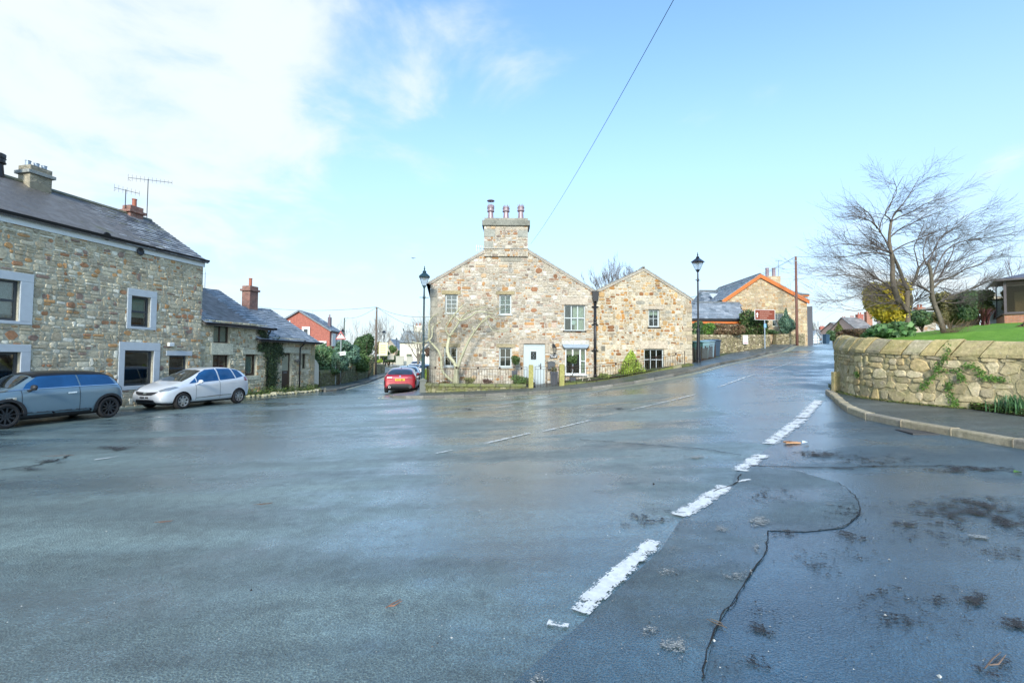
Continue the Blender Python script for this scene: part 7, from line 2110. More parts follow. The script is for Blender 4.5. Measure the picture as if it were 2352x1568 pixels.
limb_tree('tall bare windswept tree with a forked trunk rising behind the yellow conifer', b1, [
    ([(855, 1490), (850, 1380), (838, 1260), (840, 1190), (845, 1080)], 13, 10, 14.6, 14.6), ([(838, 1260), (880, 1190), (880, 1130), (850, 1075), (880, 1040), (920, 970), (945, 890)], 8, 5.5, 14.6, 14.9),
    ([(850, 1080), (800, 990), (760, 880), (715, 800), (700, 760)], 8, 5, 14.6, 14.4), ([(760, 1180), (715, 1060), (700, 960), (705, 870), (690, 770), (668, 640), (690, 500)], 12, 5, 14.3, 14.2), ([(845, 1260), (800, 1200), (740, 1120), (705, 1040)], 8, 8, 14.5, 14.3),
    ([(690, 770), (640, 660), (590, 590), (540, 520), (470, 480), (400, 460), (290, 440)], 4, 1.2, 14.2, 13.4), ([(690, 500), (720, 430), (780, 380), (850, 300), (960, 130)], 4, 1, 14.2, 14.8), ([(690, 500), (670, 470), (620, 440), (690, 330), (745, 240), (700, 130)], 3.4, 1, 14.2, 13.6),
    ([(690, 500), (770, 460), (870, 430), (960, 380), (1060, 340), (1220, 300)], 3.4, 1, 14.2, 15.2), ([(668, 640), (760, 570), (880, 520), (1000, 470), (1180, 410)], 3.4, 1, 14.2, 15), ([(690, 760), (800, 700), (920, 660), (1080, 600), (1240, 540)], 3.4, 1, 14.3, 15.4),
    ([(700, 770), (600, 735), (480, 700), (340, 690), (200, 680), (80, 710)], 3.4, 1, 14.3, 13.2), ([(690, 790), (560, 760), (440, 760), (300, 790), (150, 800)], 3, 1, 14.3, 13.6), ([(700, 1060), (620, 1010), (520, 950), (430, 890), (280, 830)], 4, 1, 14.4, 13.6),
    ([(700, 1050), (580, 1080), (450, 990), (300, 940), (100, 950)], 3.6, 1, 14.4, 13.2), ([(720, 1100), (600, 1120), (480, 1110), (330, 1120), (180, 1170)], 3, .9, 14.4, 13), ([(760, 1190), (620, 1180), (500, 1200), (380, 1250), (230, 1230)], 2.6, .8, 14.4, 13),
    ([(945, 890), (920, 780), (900, 720), (960, 620), (1000, 520)], 3, 1, 14.9, 15.2), ([(945, 890), (1030, 800), (1100, 740), (1200, 690), (1400, 620)], 3, 1, 14.9, 15.4), ([(580, 590), (600, 480), (680, 380), (720, 250), (800, 120)], 2.6, .8, 14.2, 14), ([(560, 560), (500, 440), (400, 370), (260, 370)], 2.6, .8, 14.2, 13.5)],
    14.6, 21, kids=185, tl=(.45, 1.1)).scale = (.86, .9, .94)
b2 = at(2171, 778, 13.6); b2.z = float(Lawn(b2.x, b2.y)) - .05
limb_tree('bare leaning tree with a bent trunk to the right of the forked one', b2, [
    ([(1140, 1490), (1120, 1400), (1090, 1300), (1040, 1200), (1020, 1110), (1020, 1010), (1005, 900), (985, 860)], 12, 5, 13.6, 13.8), ([(1150, 1490), (1110, 1380), (1080, 1290), (1045, 1210)], 9, 6, 13.5, 13.6), ([(1020, 1110), (950, 1060), (910, 1045)], 4, 2, 13.7, 13.6),
    ([(1005, 900), (960, 850), (940, 780), (960, 700), (1000, 600)], 3.5, 1, 13.8, 14), ([(1030, 1020), (1090, 980), (1150, 880), (1210, 790), (1230, 700)], 4, 1.2, 13.8, 14.2), ([(1040, 1060), (1110, 1000), (1220, 970), (1340, 900), (1480, 870), (1560, 800)], 4.2, 1, 13.8, 14.2),
    ([(1060, 1190), (1150, 1150), (1260, 1110), (1400, 1060), (1510, 1020), (1570, 990)], 4.2, 1.2, 13.7, 14.0), ([(1020, 1000), (1060, 900), (1140, 760), (1240, 700), (1400, 660), (1620, 650)], 3.6, 1, 13.8, 14.4), ([(1150, 860), (1300, 830), (1450, 760), (1650, 700)], 2.4, .8, 13.9, 14.3),
    ([(1090, 1170), (1200, 1190), (1350, 1170)], 2.2, .8, 13.6, 13.4), ([(985, 860), (1040, 760), (1100, 640), (1250, 560), (1400, 440)], 3, .9, 13.8, 14.2), ([(1050, 850), (1060, 760), (1070, 640)], 2, .8, 13.8, 13.9)],
    13.6, 22, kids=105, tl=(.4, .9)).scale = (.86, .9, .95)

# plants behind the corner wall
def lshrub(*a, **k):
    x, y, Y = a[3], a[4], a[7]; c = at(x, y, Y); k['ground'] = float(Lawn(c.x, c.y)); return shrub(*a, **k)
lshrub('golden_conifer', 'golden yellow conifer growing against the forked tree trunk', 'conifer', 2036, 690, 42, 62, 15.2, G_GOLD, n=22000, leaf=.05, seed=5, lobes=22, core=.45)
lshrub('large_leaved_plant', 'low plant with big glossy green leaves behind the wall coping', 'plant', 2042, 763, 58, 20, 13.9, [((.10, .22, .07), 5), ((.18, .30, .12), 3), ((.05, .12, .04), 3)], n=2600, leaf=.085, seed=6, sq=1.2)
lshrub('hedge', 'tall olive brown hedge right of the bare trees', 'hedge', 2182, 708, 32, 34, 21, G_OLIVE, n=9000, leaf=.07, seed=7, shape='box')
lshrub('columnar_conifer', 'dark green columnar conifer between two hedges', 'conifer', 2221, 704, 17, 34, 20, G_DARK, n=8000, leaf=.055, seed=8, shape='box')
lshrub('hedge', 'flat topped green hedge behind the dark columnar conifer', 'hedge', 2244, 692, 28, 24, 24, [((.15, .19, .06), 5), ((.10, .13, .045), 4)], n=7000, leaf=.07, seed=9, shape='box')
lshrub('rounded_shrub', 'dark rounded evergreen bush behind the forked tree', 'shrub', 2118, 731, 32, 22, 24, G_DARK, n=5000, leaf=.07, seed=10)
lshrub('twiggy_shrub', 'brown twiggy hedge just behind the left end of the coping', 'shrub', 1975, 768, 34, 12, 18.5, G_BROWN, n=3500, leaf=.045, seed=11, shape='box')
lshrub('twiggy_shrub', 'brown twiggy shrub cut by the right edge of the picture', 'shrub', 2352, 762, 22, 26, 13.5, G_BROWN, n=2500, leaf=.04, seed=12)
q = at(2262, 737, 21.5); q.z = float(Lawn(q.x, q.y))
blades('cordyline', 'dark red spiky cordyline in front of the white garden wall', 'plant', q, 90, .85, .15, [((.10, .025, .03), 5), ((.14, .05, .04), 2), ((.12, .14, .05), 1)], 9, .02, arch=.9)
mb = MB(); rt = random.Random(4); q = at(2185, 778, 13.2); q.z = float(Lawn(q.x, q.y))
for i in range(70):
    a = rt.uniform(0, 6.28); d = Vector((math.cos(a), math.sin(a) * .5, rt.uniform(.3, 1.2))).normalized(); p = Vector((rt.gauss(0, .12), rt.gauss(0, .1), 0)); pts = [p]
    for k in range(4): p = p + d * rt.uniform(.08, .16) + Vector((rt.gauss(0, .02), 0, rt.gauss(0, .02))); pts.append(p)
    mb.tube(pts, .004, 3, (.14, .10, .06))
tag(mb.build('twiggy_shrub', M_BARK, None, loc=q), 'small bare twiggy shrub at the foot of the leaning tree', 'shrub')

# ================================================================== conservatory and outbuilding at the right edge
OCN = at(2307, 733, 22.0); OCN.z = float(Lawn(OCN.x, OCN.y)) - .1
cs = thing('conservatory', 'dark framed conservatory on an orange brick base at the right edge', 'conservatory', OCN, R(-40))
zc = lambda y: at(2307, y, 22.0).z - OCN.z
zb_, zt_ = zc(721), zc(642)
mb = MB(); mb.box(0, 0, -.3, 3.6, 2.6, zb_ - .04); mb.build('brick_base', M_BRICK_O, cs)
mb = MB(); mb.box(-.06, -.06, zb_ - .04, 3.7, 2.7, zb_); mb.build('sill', M_DFRB if 'M_DFRB' in globals() else M_BFR, cs)
M_PLUM = simple('plum_grey_frame', (.085, .07, .075), .4)
mb = MB()
for x in (0, 1.02, 1.12, 2.1, 2.2, 3.2): mb.box(x, -.02, zb_, x + .09, .05, zt_)
mb.box(0, -.025, zt_ - .1, 3.6, .06, zt_); mb.box(0, -.025, zb_, 3.6, .06, zb_ + .08)
mb.box(0, .05, zb_, .07, 2.6, zb_ + .08); mb.box(0, .05, zt_ - .1, .07, 2.6, zt_); mb.box(0, 2.5, zb_, .07, 2.6, zt_)
mb.build('frame', M_PLUM, cs)
mb = MB(); mb.box(.09, .0, zb_ + .08, 3.5, .01, zt_ - .1); mb.box(.02, .06, zb_ + .08, .03, 2.5, zt_ - .1); mb.build('pane', glass_mat('conservatory_glass', (.75, .70, .6), .02), cs)
mb = MB(); mb.box(.09, 2.0, zb_, 3.4, 2.1, zt_ - .1, (.42, .36, .24)); mb.box(.5, 1.2, zb_, .9, 1.3, zt_ - .5, (.5, .46, .34)); mb.build('room_lining', M_ATTR, cs)
mb = MB()
for i in range(20): mb.box(1.2, .1, zt_ - .15 - i * .06, 2.08, .12, zt_ - .12 - i * .06)
mb.build('blind', simple('pale_green_blind', (.45, .55, .42), .7), cs)
mb = MB(); zr_ = zt_ + .45
mb.add([(-.3, -.25, zt_), (3.9, -.25, zt_), (3.9, 1.3, zr_), (1.2, 1.3, zr_), (-.3, 2.85, zt_), (3.9, 2.85, zt_)], [(0, 1, 2, 3), (0, 3, 4), (3, 2, 5, 4), (0, 4, 5, 1)])
mb.box(-.34, -.3, zt_ - .09, 3.9, -.2, zt_ - .002); mb.box(-.34, -.2, zt_ - .09, -.25, 2.9, zt_ - .002)
mb.build('roof', M_PLUM, cs)
OW2 = at(2268, 735, 24.5); OW2.z = float(Lawn(OW2.x, OW2.y)) - .2
ow = thing('outbuilding', 'stone outbuilding with a white rendered wall and an arch, left of the conservatory', 'outbuilding', OW2, R(-6))
zo = lambda y: at(2268, y, 24.5).z - OW2.z
mb = MB(); mb.box(0, 0, 0, 2.6, .25, zo(690)); mb.build('wall', M_WHITE_R, ow)
mb = MB(); mb.box(-.05, -.05, zo(690), 2.7, .3, zo(687)); mb.build('coping', M_STONE, ow)
mb = MB(); pts = []; z0 = zo(733); cxa = 1.15
P = [(cxa + .82 * math.cos(a * math.pi / 16), -.03, z0 + 1.0 * math.sin(a * math.pi / 16)) for a in range(17)]
mb.tube(P, .05, 6); mb.build('arch', simple('dark_red_arch', (.13, .05, .05), .7), ow)
mb = MB(); mb.add([(p[0], -.02, p[2]) for p in P], [tuple(range(17))]); mb.build('arch_infill', M_MORTARSIDE, ow)
mb = MB(); mb.prism([(.3, 2.2, zo(690)), (5.5, 2.2, zo(690)), (5.5, 2.2, zo(640)), (2.2, 2.2, zo(662)), (.3, 2.2, zo(688))], (0, 3, 0)); mb.build('gable', M_MORTARSIDE, ow)
mb = MB(); mb.box(-1.2, .4, .0, -.05, .8, zo(703)); mb.build('low_wall', M_MORTARSIDE, ow)
bare_tree('fine branched purple brown tree behind the conservatory roof', 2318, 690, 34, 108, 33, dict(levels=4, kids=[5, 4, 4, 3], spread=(20, 50), cols=[(.13, .10, .10)] * 3), ground=at(2318, 720, 34).z, thick=.10)

# ================================================================== uphill on the far side of the road
# golden stone house with orange barge boards
Yh = 45.0; OH = at(1657, 800, Yh); OH.z = H(OH.x + 3, Yh) - .3
hs = thing('stone_house', 'golden stone house with orange barge boards uphill past the bins', 'house', OH, 0)
def ph(x, y, Y=Yh): q = at(x, y, Y); return q.x - OH.x, q.z - OH.z
e0, e1, ap = ph(1660, 694.6), ph(1853.5, 694.6), ph(1745, 636)
hwid = e1[0]; hh = [line_half(e0, ap), line_half(ap, e1)]
M_OST = rubble_mat('golden_rubble', [(0, (.54, .42, .26)), (.3, (.46, .34, .2)), (.5, (.50, .37, .22)), (.7, (.42, .25, .12)), (.8, (.58, .48, .33))], 1.6, 4.2, (.50, .42, .30))
r_w = (ph(1774, 737)[0], ph(0, 737.5)[1], ph(1802, 737)[0], ph(0, 706)[1])
mb = MB(); backing(mb, e0[0], 0, e1[0], ap[1], [r_w], hh, (.5, .42, .3)); 
stones(mb, e0[0], 0, e1[0], ap[1], [r_w, (r_w[0] - .2, r_w[3], r_w[2] + .2, r_w[3] + .25)], hh, PAL_ORANGE, random.Random(6), band=(.24, .44), sw=(.25, .6), gap=.012, d=(.01, .03))
slab(mb, r_w[0] - .2, r_w[3], r_w[2] + .2, r_w[3] + .25, -.03, .05, (.5, .42, .22))
mb.build('wall', M_STONE, hs)
mb = MB(); shell(mb, e0[0], e1[0], 0, 9, 0, e0[1]); mb.build('side_wall', M_OST, hs)
window(hs, r_w, simple('cream_frame', (.62, .60, .45), .5), M_GLASS_B, 2, 2, fw=.08, inner='blind')
M_ORG = simple('orange_fascia', (.55, .145, .025), .55, var=.08)
mb = MB()
for e in (e0, e1):
    P = [Vector((e[0] + (e[0] - ap[0]) * .03, -.18, e[1] - .16)), Vector((ap[0], -.18, ap[1] - .10)), Vector((ap[0], -.18, ap[1] + .26)), Vector((e[0] + (e[0] - ap[0]) * .03, -.18, e[1] + .2))]
    mb.prism(P, (0, .05, 0))
mb.build('barge_board', M_ORG, hs)
gable_roof(hs, (e0[0] - .1, e0[1] + .14), (e1[0] + .1, e1[1] + .14), (ap[0], ap[1] + .18), 0, 9, random.Random(8), PAL_SLATE_B, skirt=.14)
# main roof running across behind, with dormers
M_SL2 = brick_mat('distant_slate', (.20, .23, .27), (.16, .185, .22), (.11, .13, .15), .45, .26)
M_SLR = M_SLATE
Yb = 52.0; xl, xr = ph(1607, 670, Yb)[0], e1[0] - .15; zrg = ph(1607, 669, Yb)[1]; zev = ph(1600, 716, 47.5)[1]
mb = MB(); rz = random.Random(9); yb_ = Yb - Yh
slates(mb, (xl - .9, 2.2, zev), (1, 0, 0), (0, yb_ - 2.2, zrg - zev), xr - xl + 1.2, math.hypot(yb_ - 2.2, zrg - zev), rz, PAL_SLATE_B, course=.3, width=.45, clipf=lambda a, s: a > .9 * s / 6.0)
mb.prism([(xl - .85, 2.2, zev - .04), (xr, 2.2, zev - .04), (xr, yb_, zrg - .04), (xl + .1, yb_, zrg - .04)], (0, 0, -.1), (.12, .13, .14))
mb.prism([(xl - .85, yb_ * 2 - 2.2, zev - .04), (xr, yb_ * 2 - 2.2, zev - .04), (xr, yb_, zrg - .04), (xl + .1, yb_, zrg - .04)], (0, 0, -.1), (.12, .13, .14))
mb.prism([(xl - .9, 2.2, zev), (xl - .9, yb_ * 2 - 2.2, zev), (xl + .1, yb_, zrg)], (.12, 0, -.02), (.19, .21, .23))
mb.tube([(xl, yb_, zrg + .05), (xr + .3, yb_, zrg + .05)], .12, 6, (.14, .15, .15)); mb.build('roof', M_SLATE, hs)
mb = MB(); mb.box(xl, 2.4, 0, xr, 11.5, zev); mb.build('rear_wall', M_OST, hs)
for xa, xb, y0, y1 in ((1660, 1694, 682, 672), (1803, 1855, 677, 659)):
    a, b = ph(xa, y0, 49.5), ph(xb, y1, 49.5)
    mb = MB(); mb.box(a[0], 4.5, a[1] - .9, b[0], 8, a[1] - .15, (.34, .40, .46)); d = mb.build('dormer', simple('blue_grey_cladding', (.34, .40, .46), .7), hs)
    mb = MB(); mb.box(a[0] - .1, 4.38, a[1] - .15, b[0] + .1, 4.5, a[1] + .05); mb.build('fascia', M_ORG, d)
    mb = MB(); slates(mb, (a[0] - .1, 4.35, a[1] + .06), (1, 0, 0), (0, 3, .75), b[0] - a[0] + .2, 3.1, rz, PAL_SLATE_B, course=.3, width=.45); roofboard(mb, (a[0] - .1, 4.35, a[1] + .05), (1, 0, 0), (0, 3, .75), b[0] - a[0] + .2, 3.1, .1); mb.build('dormer_roof', M_SLATE, d)
a, b = ph(1637, 690, 49.3), ph(1659, 674, 49.3)
mb = MB(); mb.add([(a[0], 4.0, a[1]), (b[0], 4.0, a[1]), (b[0], 5.1, b[1] + .1), (a[0], 5.1, b[1] + .1)], [(0, 1, 2, 3)]); mb.build('skylight', simple('skylight_glass', (.45, .50, .52), .15, var=.05), hs)
q0, q1 = ph(1757, 648, 51), ph(1787, 636, 51)
mb = MB(); mb.box(q0[0], 5.5, zrg - 1, q1[0], 6.3, q1[1]); chh = mb.build('chimney', M_OST, hs)
for px in (1761, 1776): pot_mb(ph(px, 630, 51)[0], 5.9, q1[1], .95, .2, 'plain').build('chimney_pot', M_POTG, chh)
aerial(hs, ph(1787, 630, 51)[0], 5.9, q1[1] - .3, 2.1, .2, .8, 6)
mb = MB(); mb.lathe([(.32, 0), (.2, .08), (.01, .1)], (ph(1784, 0, 51)[0], 5.4, ph(0, 652, 51)[1]), 14, None, Matrix.Rotation(R(70), 4, 'X')); mb.build('satellite_dish', M_CAST, hs)
# lower front extension
a0, a1, rg0, rg1 = ph(1560, 734, 41), ph(1712, 729.5, 41), ph(1634, 699.5, 43.6), ph(1727.5, 691.5, 43.6)
mb = MB(); slz = (rg0[1] + rg1[1]) / 2 - (a0[1] + a1[1]) / 2
zlo = (a0[1] + a1[1]) / 2; Lx = a1[0] - a0[0]; Ssl = math.hypot(2.7, slz)
slates(mb, (a0[0], -4.05, zlo), (1, 0, 0), (0, 2.7, slz), Lx + .8, Ssl, rz, PAL_SLATE_B, course=.28, width=.42, clipf=lambda a, s: a > 2.6 * s / Ssl and a < Lx + .8 * s / Ssl)
mb.prism([(a0[0] + .1, -3.95, zlo - .02), (a0[0] + .1, 0.0, zlo - .02), (a1[0], 0, zlo - .02), (a1[0], -3.95, zlo - .02)], (0, 0, -.06), (.1, .1, .1))
mb.add([(a0[0] + 2.6, -1.35, zlo + slz), (a1[0] + .8, -1.35, zlo + slz), (a1[0] + .8, 0, zlo + slz), (a0[0] + 2.6, 0, zlo + slz)], [(0, 1, 2, 3)], (.14, .15, .16))
mb.add([(a1[0], -4.05, zlo), (a1[0] + .8, -1.35, zlo + slz), (a1[0] + .8, 0, zlo)], [(0, 1, 2)], (.18, .2, .22))
mb.tube([(a0[0] + 2.6, -1.3, zlo + slz + .03), (a1[0] + .8, -1.3, zlo + slz + .03)], .09, 6, (.15, .16, .16)); mb.build('extension_roof', M_SLATE, hs)
mb = MB(); mb.box(a0[0], -4.12, zlo - .2, a1[0], -4.06, zlo + .0); mb.build('gutter', M_CAST, hs)
mb = MB(); mb.box(a0[0], -4.0, zlo - .42, a1[0], -3.92, zlo - .2); mb.build('fascia', M_ORG, hs)
mb = MB(); mb.box(a0[0] + .3, -3.8, -.5, a1[0] - .1, 0, zlo - .1); mb.build('extension_wall', M_OST, hs)
mb = MB(); mb.box(e1[0] + .0, .6, 0, e1[0] + .9, 8, e1[1] - .3); mb.build('side_porch', simple('dark_cladding', (.08, .085, .10), .7), hs)
# stone wall along the uphill pavement
def drywall(label, P, seed, hgt, pal=PAL_DRY, mat=None, cope=True, th=.35, band=(.10, .2), sw=(.14, .42)):
    """P: list of (x, y, z top)"""
    ref = Vector((P[0][0], P[0][1], H(P[0][0], P[0][1]))); t = thing('stone_wall', label, 'wall', ref); fx, L = path_fx(P, base=lambda x, y, s: H(x, y) - .05, top=lambda i, f: P[i][2] + (P[min(i + 1, len(P) - 1)][2] - P[i][2]) * f, hnom=hgt)
    fx = shift(fx, ref); mb = MB(); wall_slab(mb, fx, L, 0, hgt, 0, th, (.16, .14, .10), .5)
    stones(mb, 0, 0, L, hgt - .08, [], [], pal, random.Random(seed), band=band, sw=sw, d=(.015, .05), fx=fx, rough=.3)
    if cope:
        s = 0; rq = random.Random(seed)
        while s < L - .1:
            w_ = rq.uniform(.12, .3); vs = [fx((min(s + e, L - .001), y, z + rq.uniform(-.03, .03))) for e in (0.004, w_ - .008) for y, z in ((-.03, hgt - .1), (-.02, hgt + .04), (th, hgt + .04), (th + .03, hgt - .1))]
            mb.add(vs, [(0, 1, 2, 3), (7, 6, 5, 4), (0, 4, 5, 1), (1, 5, 6, 2), (2, 6, 7, 3)], pick(pal, rq)); s += w_
    mb.build('stonework', mat or M_STONE_W, t); return t
def tp(x, y, Y): q = at(x, y, Y); return (q.x, q.y, q.z)
drywall('rough dry stone wall uphill of the bins with a small notice on it', [tp(1560, 770, 31.5), tp(1600, 770, 32.2), tp(1650, 770.5, 34), tp(1710, 770, 36.5), tp(1768, 770, 39.2)], 5, 1.2)
drywall('short stone wall and pier left of the brown telegraph pole', [tp(1783, 768, 42.5), tp(1806, 768, 43), tp(1838, 767, 44), tp(1857, 766, 46)], 6, 1.3)
mb = MB(); q = ga(1774, 797); 
# notice on the wall
q = at(1711.5, 780, 36.3); nt = thing('notice', 'small white notice with a faded pink mark on the dry stone wall', 'sign', q, R(20))
mb = MB(); mb.box(-.25, -.04, -.34, .25, -.01, .34); mb.build('plate', M_BLIND, nt)
mb = MB(); mb.lathe([(.17, -.05), (.17, -.045), (.15, -.045), (.15, -.05)], (0, 0, 0), 20, None, Matrix.Translation((0, 0, .08)) @ Matrix.Rotation(R(90), 4, 'X') @ Matrix.Translation((0, 0, .094)), cap=False); mb.box(-.2, -.046, -.30, .2, -.042, -.2)
mb.build('faded_mark', simple('faded_pink', (.62, .38, .40), .5), nt)
shrub('hedge', 'dark clipped hedge behind the bins', 'hedge', 1601, 756, 14, 19, 33.5, G_DARK, 3500, .07, shape='box', seed=21)
shrub('laurel_bush', 'bright green glossy bush next to the dark clipped hedge', 'shrub', 1624, 756, 18, 17, 34, [((.13, .26, .04), 5), ((.07, .16, .03), 4), ((.2, .34, .08), 2)], 3000, .07, seed=22)
shrub('beech_hedge', 'brown beech hedge under the front slate roof', 'hedge', 1664, 757, 34, 14, 36, G_BROWN, 5000, .06, shape='box', seed=23)
shrub('evergreen_bush', 'large glossy evergreen bush behind the brown direction sign', 'shrub', 1731, 739, 37, 34, 39.5, [((.09, .16, .04), 5), ((.05, .09, .025), 5), ((.20, .24, .08), 2), ((.14, .08, .05), 1)], 8000, .09, seed=24)
shrub('small_conifer', 'blue green conifer left of the brown telegraph pole', 'conifer', 1806, 739, 22, 31, 43.5, G_BLUE, 6000, .08, seed=25, shape='cone')
shrub('ground_shrub', 'low dark shrub between the evergreen bush and the conifer', 'shrub', 1772, 762, 16, 6, 43, G_DARK, 1200, .07, seed=26)
# brown direction sign
q = at(1757, 804.4, 38); sg = thing('direction_sign', 'brown tourist direction sign with a white arrow on a grey post', 'road sign', q, R(8))
mb = MB(); hS = at(1757, 725, 38).z - q.z; mb.tube([(0, 0, -.1), (0, 0, hS)], .045, 8); mb.build('post', M_LEAD, sg)
s_ = 38 / FPX; w2, z0s, z1s = 46.5 * s_, at(1757, 726.5, 38).z - q.z, at(1757, 711, 38).z - q.z
z0s, z1s = at(1757, 735, 38).z - q.z, at(1757, 711, 38).z - q.z; w2 = 31.5 * s_
mb = MB(); xo = -.05 * w2; mb.box(-w2 * .82, -.06, z0s, w2 * .82, -.03, z1s); mb.build('plate', M_BLIND, sg, bevel=.01)
mb = MB(); mb.box(-w2 * .78, -.066, z0s + .035, w2 * .78, -.061, z1s - .035); mb.build('face', simple('brown_sign_face', (.20, .045, .02), .5), sg)
mb = MB(); ax_ = -w2 * .62; zm = (z0s + z1s) / 2
mb.add([(ax_ - .04, -.07, zm - .22), (ax_ + .04, -.07, zm - .22), (ax_ + .04, -.07, zm + .02), (ax_ + .11, -.07, zm + .0), (ax_, -.07, zm + .2), (ax_ - .11, -.07, zm + .0), (ax_ - .04, -.07, zm + .02)], [tuple(range(7))]); mb.build('arrow', M_WTXT, sg)
for k, (zz_, L_) in enumerate(((.24, .7), (.08, .9), (-.08, .6), (-.24, .5))):   # rows of small illegible lettering
    rr_ = random.Random(k); mb = MB(); x = -w2 * .4
    while x < -w2 * .4 + L_ * w2 * 1.1:
        w_ = rr_.uniform(.03, .07); mb.box(x, -.07, zm + zz_ - .035, x + w_, -.067, zm + zz_ + .035 * rr_.uniform(.4, 1)); x += w_ + .03
    mb.build('lettering_row', simple('faded_lettering', (.45, .26, .2), .6), sg)
mb = MB(); zp = at(1757, 748, 38).z - q.z; mb.box(-.1, -.07, zp - .16, .1, -.05, zp + .16); mb.build('small_plate', simple('blue_plate', (.2, .4, .62), .5), sg)
# telegraph poles
def pole(label, x, y0, y1, Y, r=.13, col=(.14, .07, .05)):
    r *= .8
    q = at(x, y1, Y); h = at(x, y0, Y).z - q.z; t = thing('telegraph_pole', label, 'telegraph pole', q, 0, 'wooden telegraph poles')
    mb = MB(); mb.lathe([(r, -.2), (r * .95, h * .3), (r * .72, h - .02), (r * .3, h)], (0, 0, 0), 10, col); mb.build('pole', M_BARK, t, smooth=True)
    mb = MB()
    for k in range(5): z = h * .45 + k * h * .1; mb.box(-.16 * (k % 2 * 2 - 1) - .04, -.02, z, -.16 * (k % 2 * 2 - 1) + .04, .02, z + .03)
    mb.lathe([(r * .9, h - .45), (r * .9, h - .38)], (0, 0, 0), 8); mb.build('step_irons', M_LEAD, t)
    return Vector(q) + Vector((0, 0, h))
T1 = pole('reddish brown telegraph pole in front of the golden stone house', 1831, 589, 793, 42, .15, (.17, .085, .065))
T2 = pole('tall telegraph pole at the end of the shrubby garden wall', 862.5, 705, 863, 54.7, .16, (.13, .10, .08))
T3 = pole('more distant green topped telegraph pole above the bushes', 789, 730, 830, 78, .15, (.08, .10, .08))
M_WIRE = simple('wire', (.05, .13, .14), .6)
def wire(label, a, b, sag, r=.012, n=24):
    a, b = Vector(a), Vector(b); mb = MB(); mb.tube([a.lerp(b, i / n) - a - Vector((0, 0, sag * 4 * (i / n) * (1 - i / n))) for i in range(n + 1)], r, 4)
    return tag(mb.build('overhead_wire', M_WIRE, None, loc=a), label, 'wire')
W0 = at(1219, 560, 23.3); W1 = at(1640, -170, 5.5)
wire('overhead wire running from the tall chimney up over the road', W0, W1, .25, .006)
wire('wire from the brown pole down to the smaller gabled cottage', T1, at(1560, 688, 27), .5, .012)
wire('second wire from the brown pole to the golden house chimney', T1, at(1680, 650, 50), .3, .012)
wire('wire leaving the brown pole to the right behind the trees', T1, at(2330, 520, 30), .7, .012)
wire('wire from the garden wall pole to the left', T2, at(560, 700, 70), .6, .018)
wire('wire from the garden wall pole towards the cottage', T2, at(1010, 725, 40), .5, .016)
wire('wire between the two left telegraph poles', T2, T3, .5, .018)
wire('wire from the garden wall pole down to the right', T2, at(1000, 760, 60), .6, .016)
wire('upper wire crossing the sky at the right edge', at(2260, 552, 40), at(2500, 538, 38), .2, .016)
wire('lower wire crossing the sky at the right edge', at(2250, 590, 40), at(2500, 575, 38), .2, .016)
# bins and rail by the second lamp
def bin_(label, x, y, Y, col, rot=.3, w=.58, h=1.07, grp='wheelie bins'):
    q = at(x, y, Y); q.z = H(q.x, q.y) + .1; t = thing('wheelie_bin', label, 'bin', q, rot, grp); m = simple('bin_' + str(col), col, .5)
    mb = MB(); mb.add([(sx * (w / 2 - .05 * (1 - zz_)), sy * (w / 2 - .05 * (1 - zz_)), h * .9 * zz_) for zz_ in (0, 1) for sx, sy in ((-1, -1), (1, -1), (1, 1), (-1, 1))], [(0, 1, 2, 3), (7, 6, 5, 4), (0, 4, 5, 1), (1, 5, 6, 2), (2, 6, 7, 3), (3, 7, 4, 0)]); mb.build('body', m, t, bevel=.02)
    mb = MB(); mb.prism([(-w / 2 - .03, -w / 2 - .05, h * .905), (-w / 2 - .03, w / 2 + .06, h * .905), (-w / 2 - .03, w / 2 + .05, h * .98), (-w / 2 - .03, 0, h * 1.02), (-w / 2 - .03, -w / 2 - .05, h * .95)], (w + .06, 0, 0)); mb.build('lid', m, t, bevel=.02)
    for s in (-1, 1): mb = MB(); mb.lathe([(.1, -.02), (.1, .02)], (s * w * .45, w * .45, .1), 12, None, Matrix.Rotation(R(90), 4, 'Y')); mb.build('wheel', M_TYRE, t)
for k, (lb_, x, y, Y, c) in enumerate((('dark green wheelie bin closest to the second street lamp', 1598, 830, 27.5, (.02, .06, .05)), ('pale teal wheelie bin behind the metal fence', 1613, 828, 28.3, (.18, .30, .32)), ('grey blue wheelie bin in the middle of the row', 1626, 826, 29.2, (.16, .24, .28)), ('dark blue grey wheelie bin at the uphill end of the row', 1640, 823, 30.0, (.035, .06, .09)))):
    bin_(lb_, x, y, Y, c)
P = []
for x, yt, yb, Y in ((1590, 799, 842, 24.6), (1606, 797, 837, 26), (1624, 794, 830, 27.8), (1643, 791, 823, 29.6)):
    a, b = at(x, yt, Y), at(x, yb, Y); P.append((a.x, a.y, a.z, b.z))
railing('plain dark metal fence between the bins and the uphill pavement', P, step=.10, name='metal_fence')
